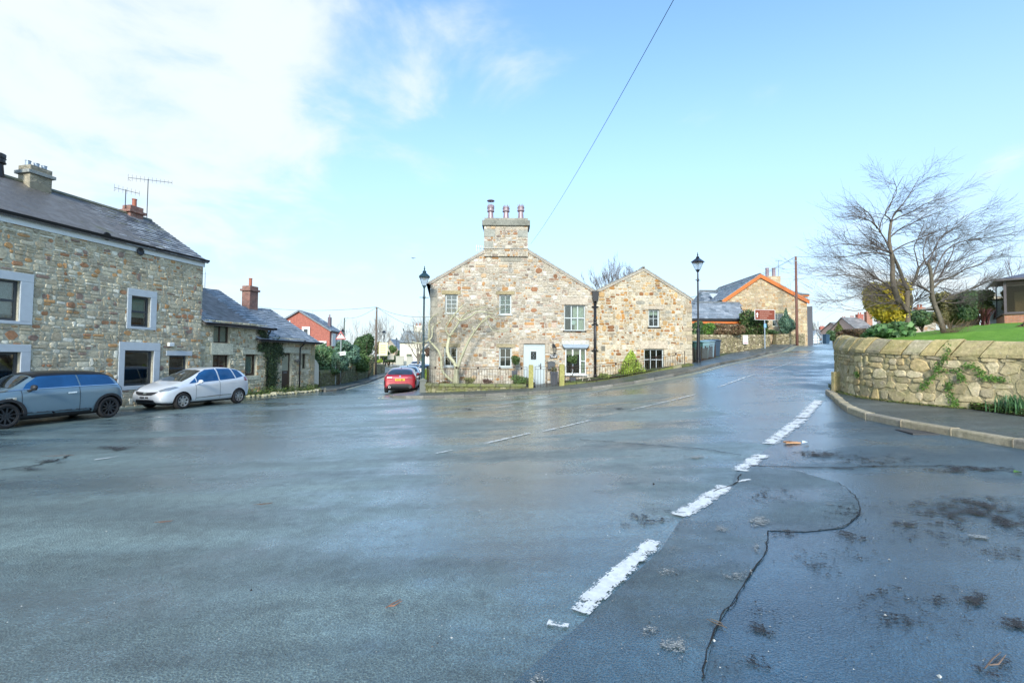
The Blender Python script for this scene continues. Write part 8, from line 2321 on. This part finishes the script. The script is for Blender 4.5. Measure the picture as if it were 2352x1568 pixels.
# gate, bin, far hedges and roofs at the top of the hill
q = at(1858, 792, 52); w_ = 34 * 52 / FPX; h_ = 24 * 52 / FPX; mg = thing('metal_gate', 'grey metal field gate at the top of the hill', 'gate', q, R(8)); mb = MB()
for k in range(4): z = h_ * (.1 + .3 * k); mb.tube([(0, 0, z), (w_, 0, z)], .04, 6)
for k in range(4): mb.tube([(w_ * k / 3, 0, 0), (w_ * k / 3, 0, h_)], .035, 6)
mb.build('bars', M_LEAD, mg)
bin_('dark blue wheelie bin beside the metal gate', 1897, 793, 54, (.03, .07, .12), h=1.1, grp=None)
shrub('evergreen_bush', 'dark green bush at the top of the hill beyond the wall end', 'shrub', 1913, 772, 15, 16, 62, G_DARK, 2500, .12, seed=31)
shrub('evergreen_bush', 'tall yellowish green conifer rising above the dark bush on the hill', 'shrub', 1927, 758, 10, 18, 64, [((.17, .20, .05), 5), ((.11, .14, .04), 4)], 2200, .12, seed=32, shape='cone')
shrub('evergreen_bush', 'dark leafy creeper mass beside the golden house', 'shrub', 1858, 752, 9, 28, 60, G_DARK, 2000, .12, seed=33)
def simple_house(label, x0, x1, yeave, yridge, ybase, Y, wallm, roofcol, chims=(), D=7, rot=0, gable=False, name='house', windows=(), roofm=None, pots=True, rise=None):
    a, b = at(x0, ybase, Y), at(x1, ybase, Y); w = b.x - a.x; q = Vector(a); q.z = min(H(a.x, a.y), a.z) - .3; t = thing(name, label, 'house', q, rot)
    ze_, zr_ = at(x0, yeave, Y).z - q.z, at(x0, yridge, Y + (0 if gable else D / 2)).z - q.z
    mb = MB(); mb.box(0, 0, 0, w, D, ze_)
    if gable: mb.prism([(0, 0, ze_), (w, 0, ze_), (w / 2, 0, zr_)], (0, D, 0))
    else: mb.prism([(0, 0, ze_), (0, D, ze_), (0, D / 2, zr_)], (w, 0, 0))
    mb.build('wall', wallm, t); mb = MB(); rr = random.Random(int(x0))
    pal = [(roofcol, 5), (tile(roofcol, .8), 4), (tile(roofcol, 1.25), 3)]
    if gable:
        for s in (0, 1):
            e = Vector((0 if s == 0 else w, -.25, ze_)); v = Vector((w / 2 if s == 0 else -w / 2, 0, zr_ - ze_)); S = v.length; e2 = e - v.normalized() * .3
            roofboard(mb, e2 + Vector((0, 0, .12)), (0, 1, 0), v, D + .5, S + .3, .14, roofcol); slates(mb, e2 + Vector((0, 0, .13)), (0, 1, 0), v, D + .5, S + .3, rr, pal, course=.4, width=.6)
    else:
        for s in (0, 1):
            e = Vector((-.2, 0 if s == 0 else D, ze_)); v = Vector((0, D / 2 if s == 0 else -D / 2, zr_ - ze_)); S = v.length; e2 = e - v.normalized() * .3
            roofboard(mb, e2 + Vector((0, 0, .1)), (1, 0, 0), v, w + .4, S + .3, .12, tile(roofcol, .7)); slates(mb, e2 + Vector((0, 0, .11)), (1, 0, 0), v, w + .4, S + .3, rr, pal, course=.4, width=.6)
    mb.build('roof', roofm or M_SLATE, t)
    for cxp, ctop, cw, cm in chims:
        xc = at(cxp, ctop, Y + D / 2).x - q.x; zt_ = at(cxp, ctop, Y + D / 2).z - q.z
        mb = MB(); mb.box(xc - cw / 2, D / 2 - .4, ze_ - .2, xc + cw / 2, D / 2 + .4, zt_); mb.box(xc - cw / 2 - .06, D / 2 - .46, zt_ - .25, xc + cw / 2 + .06, D / 2 + .46, zt_ - .1); c_ = mb.build('chimney', cm, t)
        for k in (-.2, .2): pot_mb(xc + k * cw, D / 2, zt_, .5, .14, 'plain', 8).build('chimney_pot', M_POT, c_)
    for (wx0, wy0, wx1, wy1, fr_) in windows:
        p0, p1 = at(wx0, wy1, Y), at(wx1, wy0, Y); window(t, (p0.x - q.x, p0.z - q.z, p1.x - q.x, p1.z - q.z), fr_, M_GLASS, 1, 2, fw=.09, inset=-.06, yb=.02)
    return t, q, w, ze_, zr_
# terraces on the hill at the far right
M_PINK = simple('pale_pink_render', (.52, .36, .30), .85)
for k, (x0, x1, ye, yr, Y, lb_, ch) in enumerate(((1934, 1966, 757, 741, 118, 'grey roofed terrace house on the hill, left of two', ((1938, 731, 1.3, M_BRICK), (1957, 729, 1.3, M_BRICK_O))), (1964, 2004, 753, 730, 104, 'larger grey and red roofed terrace house behind the brown twiggy hedge', ((1974, 722, 1.3, M_BRICK), (1994, 716, 1.3, M_BRICK_O))),
                                                  (1886, 1918, 766, 757, 150, 'small distant grey roofed house at the crest of the road', ((1888, 750, 1.6, M_BRICK), (1907, 748, 1.6, M_BRICK_O))))):
    simple_house(lb_, x0, x1, ye, yr, 785, Y, M_PINK, (.22, .21, .20), ch, D=8, name='terrace_house')
simple_house('pale blue white shed behind the metal gate', 1866, 1882, 772, 761, 790, 70, M_WHITE_R, (.3, .33, .36), (), D=3, gable=True, name='shed')
simple_house('distant chimneyed house behind the dark rounded bush', 2098, 2150, 728, 712, 760, 70, M_MORTARSIDE, (.24, .20, .16), ((2112, 706, 1.2, M_BRICK_O),), D=7, name='cottage')
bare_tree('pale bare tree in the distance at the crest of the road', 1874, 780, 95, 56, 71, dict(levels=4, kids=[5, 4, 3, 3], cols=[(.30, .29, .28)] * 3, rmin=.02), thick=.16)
bare_tree('dark bare tree behind the roofs between the two gabled cottages', 1395, 690, 46, 96, 72, dict(levels=5, kids=[5, 4, 4, 3, 3], spread=(18, 50), cols=[(.15, .13, .11), (.13, .11, .10)], rmin=.012), ground=at(1395, 745, 46).z, thick=.17)
bare_tree('second bare tree right behind the smaller gabled cottage', 1440, 690, 48, 92, 73, dict(levels=5, kids=[5, 4, 4, 3, 3], spread=(18, 50), cols=[(.15, .13, .11), (.13, .11, .10)], rmin=.012), ground=at(1440, 745, 48).z, thick=.15)

# ================================================================== down the side street
drywall('long mossy garden wall below the shrubs on the left of the side street', [tp(735, 853, 30.8), tp(770, 850, 33), tp(815, 842, 40), tp(845, 838, 48), tp(858, 836, 53.5)], 15, 1.1, [((.30, .28, .16), 6), ((.22, .21, .12), 5), ((.36, .33, .22), 3)], stone_mat('damp_wall_stone', .9, .3, .55))
drywall('end of stone garden wall beside the second street lamp', [tp(863, 836, 56.5), tp(874, 836, 60), tp(884, 837, 61.5)], 16, 1.2, PAL_DRY)
for a in (('laurel_bush', 'large glossy laurel bush overhanging the left end of the garden wall', 'shrub', 757, 826, 42, 36, 34, G_LAUREL, 12000, .085, 41, 'ellipsoid'),
          ('blue_green_bush', 'blue green bush directly behind the slanting white plate', 'shrub', 778, 832, 20, 22, 33.2, G_BLUE, 5000, .07, 42, 'ellipsoid'),
          ('rounded_shrub', 'tall blue green shrub filling the middle of the garden', 'shrub', 794, 806, 34, 26, 38, G_BLUE, 9000, .09, 43, 'ellipsoid'),
          ('evergreen_shrub', 'fresh green shrub leaning over the middle of the garden wall', 'shrub', 822, 830, 24, 24, 41, G_MID, 6000, .09, 44, 'ellipsoid'),
          ('dark_conifer', 'tall dark green conifer near the left telegraph pole', 'conifer', 840, 795, 26, 33, 50, [((.07, .14, .05), 6), ((.045, .09, .03), 4), ((.11, .19, .06), 3)], 12000, .12, 45, 'ellipsoid'),
          ('rounded_shrub', 'pale grey green shrub at the foot of the left telegraph pole', 'shrub', 845, 828, 15, 14, 46, [((.26, .28, .17), 5), ((.19, .20, .12), 4)], 2500, .08, 46, 'ellipsoid'),
          ('low_shrub', 'low dark ground shrub on top of the garden wall', 'shrub', 834, 843, 20, 7, 46.5, G_MID, 2000, .08, 47, 'ellipsoid'),
          ('low_shrub', 'dark undergrowth hanging over the left end of the garden wall', 'shrub', 752, 850, 26, 12, 32.6, G_DARK, 3000, .07, 58, 'ellipsoid'),
          ('clipped_hedge', 'long clipped dark green hedge at the bend of the street', 'hedge', 893, 824, 32, 8, 96, G_DARK, 5000, .16, 48, 'box'),
          ('topiary_dome', 'clipped dome bush left of the yellow notice lamp', 'shrub', 886, 810, 10, 7, 100, G_DARK, 1500, .16, 49, 'dome'),
          ('topiary_dome', 'large clipped dome bush beside the distant street lamp', 'shrub', 920, 811, 11, 8, 99, G_DARK, 1800, .16, 50, 'dome'),
          ('topiary_dome', 'dark clipped dome bush in front of the cream house', 'shrub', 941, 822, 9, 9, 92, G_DARK, 1500, .15, 51, 'dome'),
          ('bronze_shrub', 'orange brown leafless shrub between two clipped domes', 'shrub', 925, 824, 8, 11, 90, [((.34, .17, .09), 5), ((.26, .13, .08), 3)], 1500, .13, 52, 'ellipsoid'),
          ('small_shrub', 'bright lime green shrub at the bend of the street', 'shrub', 873, 829, 6, 5, 80, G_LIME, 900, .12, 53, 'ellipsoid'),
          ('garden_tree', 'light green small tree in front of the far gabled house', 'tree', 902, 802, 8, 12, 108, G_MID, 1200, .2, 54, 'ellipsoid'),
          ('garden_tree', 'olive green trees behind the left telegraph pole', 'tree', 868, 800, 10, 20, 88, G_OLIVE, 2500, .16, 55, 'ellipsoid'),
          ('lime_shrub', 'upright yellow green shrub in front of the cream house wall', 'shrub', 969, 815, 5, 14, 78, G_LIME, 1200, .13, 56, 'ellipsoid'),
          ('bronze_shrub', 'pinkish bronze bush between the lamp post and the cottage', 'shrub', 983, 808, 8, 12, 60, [((.38, .24, .17), 5), ((.28, .18, .12), 3)], 1200, .1, 57, 'ellipsoid')):
    shrub(a[0], a[1], a[2], a[3], a[4], a[5], a[6], a[7], a[8], n=a[9], leaf=a[10], seed=a[11], shape=a[12])
M_PALEBLOCK = simple('pale_block_wall', (.40, .39, .32), .85)
for x0, x1, y0, y1, Y, lb_ in ((909, 927, 819, 834, 86, 'pale low block wall left of the bronze shrub'), (934, 947, 820, 835, 84, 'pale low block wall right of the bronze shrub'), (890, 905, 817, 822, 92, 'white garden bench rail beside the distant street lamp')):
    a, b = at(x0, y1, Y), at(x1, y0, Y); mb = MB(); mb.box(0, 0, -.3, b.x - a.x, .25, b.z - a.z); mb.box(-.05, -.05, b.z - a.z, b.x - a.x + .05, .3, b.z - a.z + .12)
    tag(mb.build('block_wall', M_PALEBLOCK, None, loc=a), lb_.replace('bench rail', 'wall'), 'wall')
# cream house facing the street
M_TILE = M_SLATE
ch_, q, w_, z1, z2 = simple_house('cream walled house with a long grey slate roof at the end of the street', 918, 1010, 786, 761, 826, 88, M_CREAM, (.22, .25, .25), ((961, 748, 1.5, M_CREAM),), D=8, name='rendered_house', windows=((934, 813, 946, 820, M_BFR), (962, 812, 972, 829, M_BFR)))
mb = MB(); mb.tube([(-.2, D_ if False else 3.9, z2), (-.35, 3.9, z2 + .6)], .1, 5); mb.build('finial', M_SLATE, ch_)
simple_house('grey gabled house with two skylights beyond the clipped hedge', 872, 918, 806, 778.5, 824, 125, M_MORTARSIDE, (.20, .22, .25), (), D=10, gable=True, name='gabled_house', windows=((887, 793, 894, 800, M_WFR),))
a = at(900, 806, 112); mb = MB(); mb.prism([(0, 0, 0), (9, 0, 0), (9, 0, 1.5), (4, 0, 4.5), (0, 0, 1.0)], (0, 5, 0))
simple_house('white gabled house partly hidden by the cottage corner', 968, 1012, 806, 786, 826, 72, M_WHITE_R, (.22, .25, .28), (), D=6, gable=True, name='gabled_house', windows=((984, 808, 989, 818, M_BFR),))
# red brick house
YB = 57.0; xa, xb = 612, 752
rb, q, w_, z1, z2 = simple_house('red brick gabled house with white window surrounds beyond the low cottages', xa, xb, 757, 713.5, 860, YB, M_BRICK, (.17, .20, .23), (), D=4.6, gable=True, name='brick_house', rot=R(4), roofm=M_SLATE)
def pb(x, y): r = at(x, y, YB); return r.x - q.x, r.z - q.z
for x0, y0, x1, y1 in ((692, 750, 710, 772), (728, 783, 747, 800)):
    a, b = pb(x0, y1), pb(x1, y0); mb = MB(); mb.box(a[0], -.16, a[1], b[0], -.02, b[1]); sw_ = mb.build('window_surround', M_BLIND, rb)
    cx_m, cz_m = (a[0] + b[0]) / 2, (a[1] + b[1]) / 2; mb = MB(); mb.box(cx_m - .22, -.18, cz_m - .42, cx_m + .22, -.165, cz_m + .3); mb.build('pane', simple('dark_pane', (.05, .06, .07), .1), sw_)
a, b = pb(663, 746), pb(666, 736); mb = MB(); mb.box(a[0], -.1, a[1], b[0], -.01, b[1]); mb.build('vent', M_BLIND, rb)
for k in range(2):
    mb = MB(); mb.box(w_ + .0, .6 + k * 2.0, z1 - 1.9, w_ + .14, 2.0 + k * 2.0, z1 - .3); mb.build('window', M_BLIND, rb)
q0, q1 = pb(735, 741), pb(741, 718); mb = MB(); mb.box(q0[0], 2.4, z1, q1[0] + .05, 2.9, q1[1] - .3); c_ = mb.build('chimney', simple('dark_brick', (.14, .11, .13), .8), rb); pot_mb((q0[0] + q1[0]) / 2, 2.65, q1[1] - .3, .35, .11, 'plain').build('chimney_pot', M_POTG, c_)
mb = MB(); mb.lathe([(.45, 0), (.3, .1), (.01, .13)], (pb(730, 0)[0], 3, pb(0, 729)[1]), 14, None, Matrix.Rotation(R(60), 4, 'X')); mb.build('satellite_dish', M_LEAD, rb)
aerial(rb, pb(713, 0)[0], 3, pb(0, 733)[1], 1.7, .1, .9, 4, mat=bpy.data.materials['grey_metal'])
# bare trees above the side street
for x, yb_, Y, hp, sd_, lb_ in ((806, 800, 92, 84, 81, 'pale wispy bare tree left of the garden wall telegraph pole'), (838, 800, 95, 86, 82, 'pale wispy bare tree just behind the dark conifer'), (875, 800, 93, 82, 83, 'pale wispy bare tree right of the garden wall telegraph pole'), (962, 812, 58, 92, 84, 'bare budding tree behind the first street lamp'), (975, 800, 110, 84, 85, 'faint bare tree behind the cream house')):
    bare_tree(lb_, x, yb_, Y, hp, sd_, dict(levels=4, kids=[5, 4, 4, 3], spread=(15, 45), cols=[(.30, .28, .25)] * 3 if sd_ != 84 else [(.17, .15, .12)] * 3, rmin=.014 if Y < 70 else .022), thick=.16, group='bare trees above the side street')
# signs on the left
q = ga(770, 887); sn = thing('plate_sign', 'white plate slanting from a short grey post by the laurel bush', 'street sign', q, R(-12)); hS = at(770, 812, q.y).z - q.z
mb = MB(); mb.tube([(0, 0, -.1), (0, 0, hS)], .05, 8); mb.lathe([(.055, hS - .02), (.055, hS + .03), (.02, hS + .05)], (0, 0, 0), 8); mb.build('post', simple('galvanised_post', (.30, .34, .33), .5, .4), sn)
mb = MB(); Mr = Matrix.Translation((.02, -.06, hS - .08)) @ Matrix.Rotation(R(-9), 4, 'Y'); mb.box(0, -.015, -.12, .78, .015, .14, None, Mr); pl_ = mb.build('plate', M_BLIND, sn, bevel=.005)
text('560 yds', sn, (.02 + .39, -.08, hS - .01), .17, M_BTXT, rot=(R(90), R(-9), 0))
mb = MB(); mb.box(-.02, -.07, hS - .42, .09, -.05, hS - .26); mb.build('small_tag', M_YPL, sn)
q = at(781.5, 868, 34.0); q.z = H(q.x, q.y); ws = thing('warning_sign', 'triangular warning sign standing above the blue green bush', 'road sign', q, R(-6)); zt_ = at(781.5, 762.5, 34).z - q.z; zb_ = at(781.5, 778.5 + 1, 34).z - q.z
hw_ = 13 * 34 / FPX
mb = MB(); mb.tube([(0, 0, -.1), (0, 0, zb_ + .2)], .05, 8); mb.build('post', bpy.data.materials['galvanised_post'], ws)
mb = MB(); mb.prism([(-hw_, -.07, zb_), (hw_, -.07, zb_), (0, -.07, zt_ + .1)], (0, .015, 0)); mb.build('plate', simple('sign_border', (.45, .10, .09), .5), ws)
mb = MB(); mb.prism([(-hw_ * .80, -.078, zb_ + .07), (hw_ * .80, -.078, zb_ + .07), (0, -.078, zt_ - .06)], (0, .006, 0)); mb.build('face', M_BLIND, ws)
mb = MB(); mb.prism([(-.07, -.084, zb_ + .42), (.07, -.084, zb_ + .42), (0, -.084, zb_ + .26)], (0, .004, 0)); mb.build('symbol', M_BTXT, ws)
q = at(880.5, 801.5, 61.7); yn = thing('yellow_notice', 'yellow notice board fixed to the second street lamp column', 'notice', q)
mb = MB(); a, b = 10 * 61.7 / FPX, 15 * 61.7 / FPX; mb.box(-a, -.1, -b, a, -.07, b); mb.build('board', simple('yellow_board', (.74, .68, .40), .5, var=.03), yn)
mb = MB()
for k in range(4):
    for j in range(3): mb.box(-a * .6 + j * a * .42, -.105, b * (.55 - k * .36) - .06, -a * .6 + j * a * .42 + a * .3, -.102, b * (.55 - k * .36) + .06)
mb.build('lettering', simple('faint_orange_lettering', (.55, .36, .12), .6), yn)
# planting bed along the low cottage
_o1 = 'first second third fourth fifth sixth seventh eighth ninth tenth eleventh twelfth thirteenth fourteenth fifteenth sixteenth seventeenth eighteenth nineteenth'.split()
ORD = _o1 + ['twentieth'] + ['twenty ' + w for w in _o1[:9]] + ['thirtieth'] + ['thirty ' + w for w in _o1[:9]]
rs = random.Random(14); EDGE = [(560, 911), (600, 910), (640, 906), (680, 902), (720, 898), (738, 896)]
k_ = 0
g_ = [ga(x, y) for x, y in EDGE]
pts = resample([(p.x + .25, p.y - .1) for p in g_], .24)
for p in pts:
    mb = MB(); s = rs.uniform(.09, .17); bm = bmesh.new(); bmesh.ops.create_icosphere(bm, subdivisions=2, radius=s)
    for v in bm.verts: v.co = Vector((v.co.x * 1.25, v.co.y, v.co.z * .8)) * (1 + .18 * math.sin(v.co.x * 31 + v.co.y * 17 + k_) + .1 * math.sin(v.co.z * 47))
    vs = [tuple(v.co) for v in bm.verts]; fs = [tuple(v.index for v in f.verts) for f in bm.faces]; bm.free()
    mb.add(vs, fs, pick([((.34, .33, .25), 5), ((.26, .26, .18), 4), ((.44, .43, .36), 2)], rs))
    tag(mb.build('edging_stone', M_STONE_L, None, loc=(p[0] + rs.uniform(-.04, .04), p[1] + rs.uniform(-.04, .04), H(*p) + s * .35)), ORD[k_] + ' grey edging stone from the left along the planting bed of the low cottage', 'stone', 'edging stones of the cottage bed'); k_ += 1
mb = MB()
for i in range(5200):
    t_ = rs.random() * (len(pts) - 1.01); a = pts[int(t_)]; b = pts[int(t_) + 1]; f = t_ - int(t_); d = rs.uniform(.08, 1.0)
    x, y = a[0] + (b[0] - a[0]) * f - d, a[1] + (b[1] - a[1]) * f + d * .2
    hump = .28 if 8 < t_ * .24 * 1 else .2
    z = H(x, y) + rs.random() ** 1.6 * (.42 * (.55 + .45 * math.sin(t_ * .9))) + .03; s = rs.uniform(.02, .05); an = rs.uniform(0, 6.28); bb = rs.uniform(-.8, .8)
    ca, sa = math.cos(an) * s, math.sin(an) * s
    mb.add([(x - ca, y - sa, z), (x + sa * .5, y - ca * .5, z + bb * s), (x + ca, y + sa, z + s * .5), (x - sa * .5, y + ca * .5, z - bb * s)], [(0, 1, 2, 3)], pick([((.09, .16, .04), 5), ((.16, .24, .05), 3), ((.05, .09, .03), 4), ((.20, .20, .07), 2)], rs))
tag(mb.build('bed_planting', M_LEAF), 'low green planting filling the bed below the low cottage', 'plants', kind='stuff')
# climber between the two cottage fronts
fxc = lambda v: tuple((Matrix.Translation(OC) @ Matrix.Rotation(TH, 4, 'Z') @ Vector((v[0], v[1], v[2]))) )
cl = tag(bpy.data.objects.new('climbing_plant', None), 'dark leafy climber growing up the corner of the low cottage beside its door', 'climber'); C.objects.link(cl)
cl.location = fxc((ppc(625, 860)[0], -.1, -.1))
iv0 = cl.location.copy(); fxi = lambda v: tuple(Vector(fxc(v)) - iv0)
for k, (p, n_, sp) in enumerate(((((618, 892), (615, 850), (612, 820), (608, 790), (604, 760)), 900, .13), (((625, 890), (622, 845), (630, 800), (628, 785)), 1300, .20), (((612, 800), (598, 795), (590, 800)), 300, .10), (((630, 800), (640, 795), (644, 815)), 350, .12), (((600, 770), (592, 755)), 120, .08))):
    leaves_along('foliage', fxi, [ppc(*q) for q in p], n_, .05, [((.05, .085, .03), 6), ((.035, .06, .022), 5), ((.10, .14, .05), 2)], cl, 90 + k, sp, .08)
# brick trough with white flowers by the door
q = ga(674, 898.5); tr = thing('brick_trough', 'small red brick trough with white flowers by the brown cottage door', 'planter', q, TH)
mb = MB(); mb.box(-.3, -.18, 0, .35, .18, .26); mb.build('trough', M_BRICK_O, tr); foliage('flowers', (-.05, 0, .36), (.26, .16, .10), 260, .05, [((.7, .72, .7), 5), ((.3, .36, .2), 2)], tr, 3, core=.1)
# orange cone standing in for an unidentified shape between the cars
q = at(943, 846, 48); oc_ = thing('orange_stand_in', 'small orange cone standing in for an unidentified shape left of the dark parked car', 'cone', (q.x, q.y, H(q.x, q.y) + .3))
mb = MB(); mb.lathe([(.18, 0), (.06, .7), (.03, .72)], (0, 0, .04), 12); mb.build('cone', simple('orange_plastic', (.75, .22, .02), .5), oc_); mb = MB(); mb.box(-.22, -.22, 0, .22, .22, .04); mb.build('base', M_TRIM, oc_)
# bird
q = at(949.5, 593, 30); mb = MB(); mb.add([(0, 0, 0), (.10, .02, .05), (.17, 0, 0), (.09, -.02, .015)], [(0, 1, 2, 3)], (.03, .03, .03)); mb.add([(0, 0, 0), (-.10, .02, .06), (-.16, 0, .03), (-.08, -.02, .02)], [(0, 1, 2, 3)], (.03, .03, .03)); mb.lathe([(.005, -.09), (.025, -.03), (.025, .03), (.005, .08)], (0, 0, 0), 8, (.03, .03, .03), Matrix.Rotation(R(80), 4, 'Y'))
tag(mb.build('bird', M_ATTR, None, loc=q), 'tiny dark bird flying high above the first street lamp', 'bird')
# litter, twigs and the gully
q = ga(1822, 1019); mb = MB(); mb.box(-.14, -.05, 0, .10, .05, .018, (.50, .28, .15)); mb.add([(-.16, -.03, .02), (-.06, -.06, .05), (.02, .05, .03), (-.12, .06, .02)], [(0, 1, 2, 3)], (.46, .24, .12)); tag(mb.build('cardboard_scrap', M_ATTR, None, loc=(q.x, q.y, q.z + .015)), 'flattened orange brown cardboard scrap on the side road', 'litter')
q = ga(1848, 1021); mb = MB(); mb.add([(-.06, -.03, .02), (.02, -.05, .04), (.09, .02, .02), (.0, .05, .05)], [(0, 1, 2, 3)], (.62, .72, .78)); tag(mb.build('paper_scrap', M_ATTR, None, loc=(q.x, q.y, q.z + .012)), 'crumpled pale paper scrap beside the cardboard', 'litter')
for k, (x, y, L_, a_, c_, lb_) in enumerate(((905, 1392, .13, .9, (.24, .11, .06), 'forked reddish brown twig on the road nearest the camera'), (376, 1201, .16, .3, (.12, .07, .05), 'dark brown twig on the left of the road'), (605, 1160, .2, .4, (.10, .07, .05), 'small dark twig in the middle of the road'), (1648, 1437, .12, 2.2, (.10, .08, .06), 'thin twig lying across the long crack'), (2285, 1524, .25, .5, (.15, .10, .07), 'bent brown stick in the broken corner of the side road'), (135, 1048, .5, .3, (.10, .08, .07), 'long dark stick on the far left of the road'))):
    q = ga(x, y); mb = MB(); d = Vector((math.cos(a_), math.sin(a_), 0)); n_ = Vector((-d.y, d.x, 0))
    mb.tube([-d * L_ / 2, n_ * .01, d * L_ / 2 + n_ * .012], [.003, .0035, .002], 5, c_); mb.tube([-d * L_ * .3, -d * L_ * .1 - n_ * .02, d * L_ * .45 - n_ * .01], [.003, .004, .002], 5, tile(c_, 1.3))
    tag(mb.build('twig', M_ATTR, None, loc=(q.x, q.y, q.z + .018)), lb_, 'twig')
for k, (x, y, s, lb_) in enumerate(((577, 1360, .012, 'small black pebble left of centre on the road'), (1501, 1115, .02, 'dark stone on the road above the long white dash'), (2158, 1562, .015, 'pale pebble near the lower right corner'), (1640, 1478, .012, 'pale pebble beside the long crack'))):
    q = ga(x, y); mb = MB(); mb.add([(p[0] * s, p[1] * s, p[2] * s) for p in ic], icf, (.02, .02, .02) if 'pale' not in lb_ else (.55, .55, .5)); tag(mb.build('pebble', M_ATTR, None, loc=(q.x, q.y, q.z + .016)), lb_, 'pebble')
q = ga(2335, 1088); mb = MB(); mb.add([(-.06, -.02, .01), (0, -.05, .03), (.07, 0, .01), (.01, .04, .03)], [(0, 1, 2, 3)], (.10, .22, .04)); tag(mb.build('green_leaf', M_LEAF, None, loc=(q.x, q.y, q.z + .012)), 'single green leaf on the side road near the right edge', 'leaf')
q = ga(2112, 993); gl = thing('drain_gully', 'slotted iron drain gully against the yellowish kerb', 'drain', (q.x - .05, q.y, q.z + .004), R(80))
mb = MB(); mb.box(-.24, -.2, -.02, .24, -.17, .014); mb.box(-.24, .17, -.02, .24, .2, .014); mb.box(-.24, -.17, -.02, -.21, .17, .014); mb.box(.21, -.17, -.02, .24, .17, .014)
for k in range(6): x = -.17 + k * .068; mb.box(x - .014, -.17, .0, x + .014, .17, .012)
mb.build('grate', simple('worn_iron', (.06, .06, .06), .6, .3), gl); mb = MB(); mb.box(-.21, -.17, .004, .21, .17, .006); mb.build('pit_shade', M_UNDER, gl)  # flat black sheet over the road paints the shade inside the gully
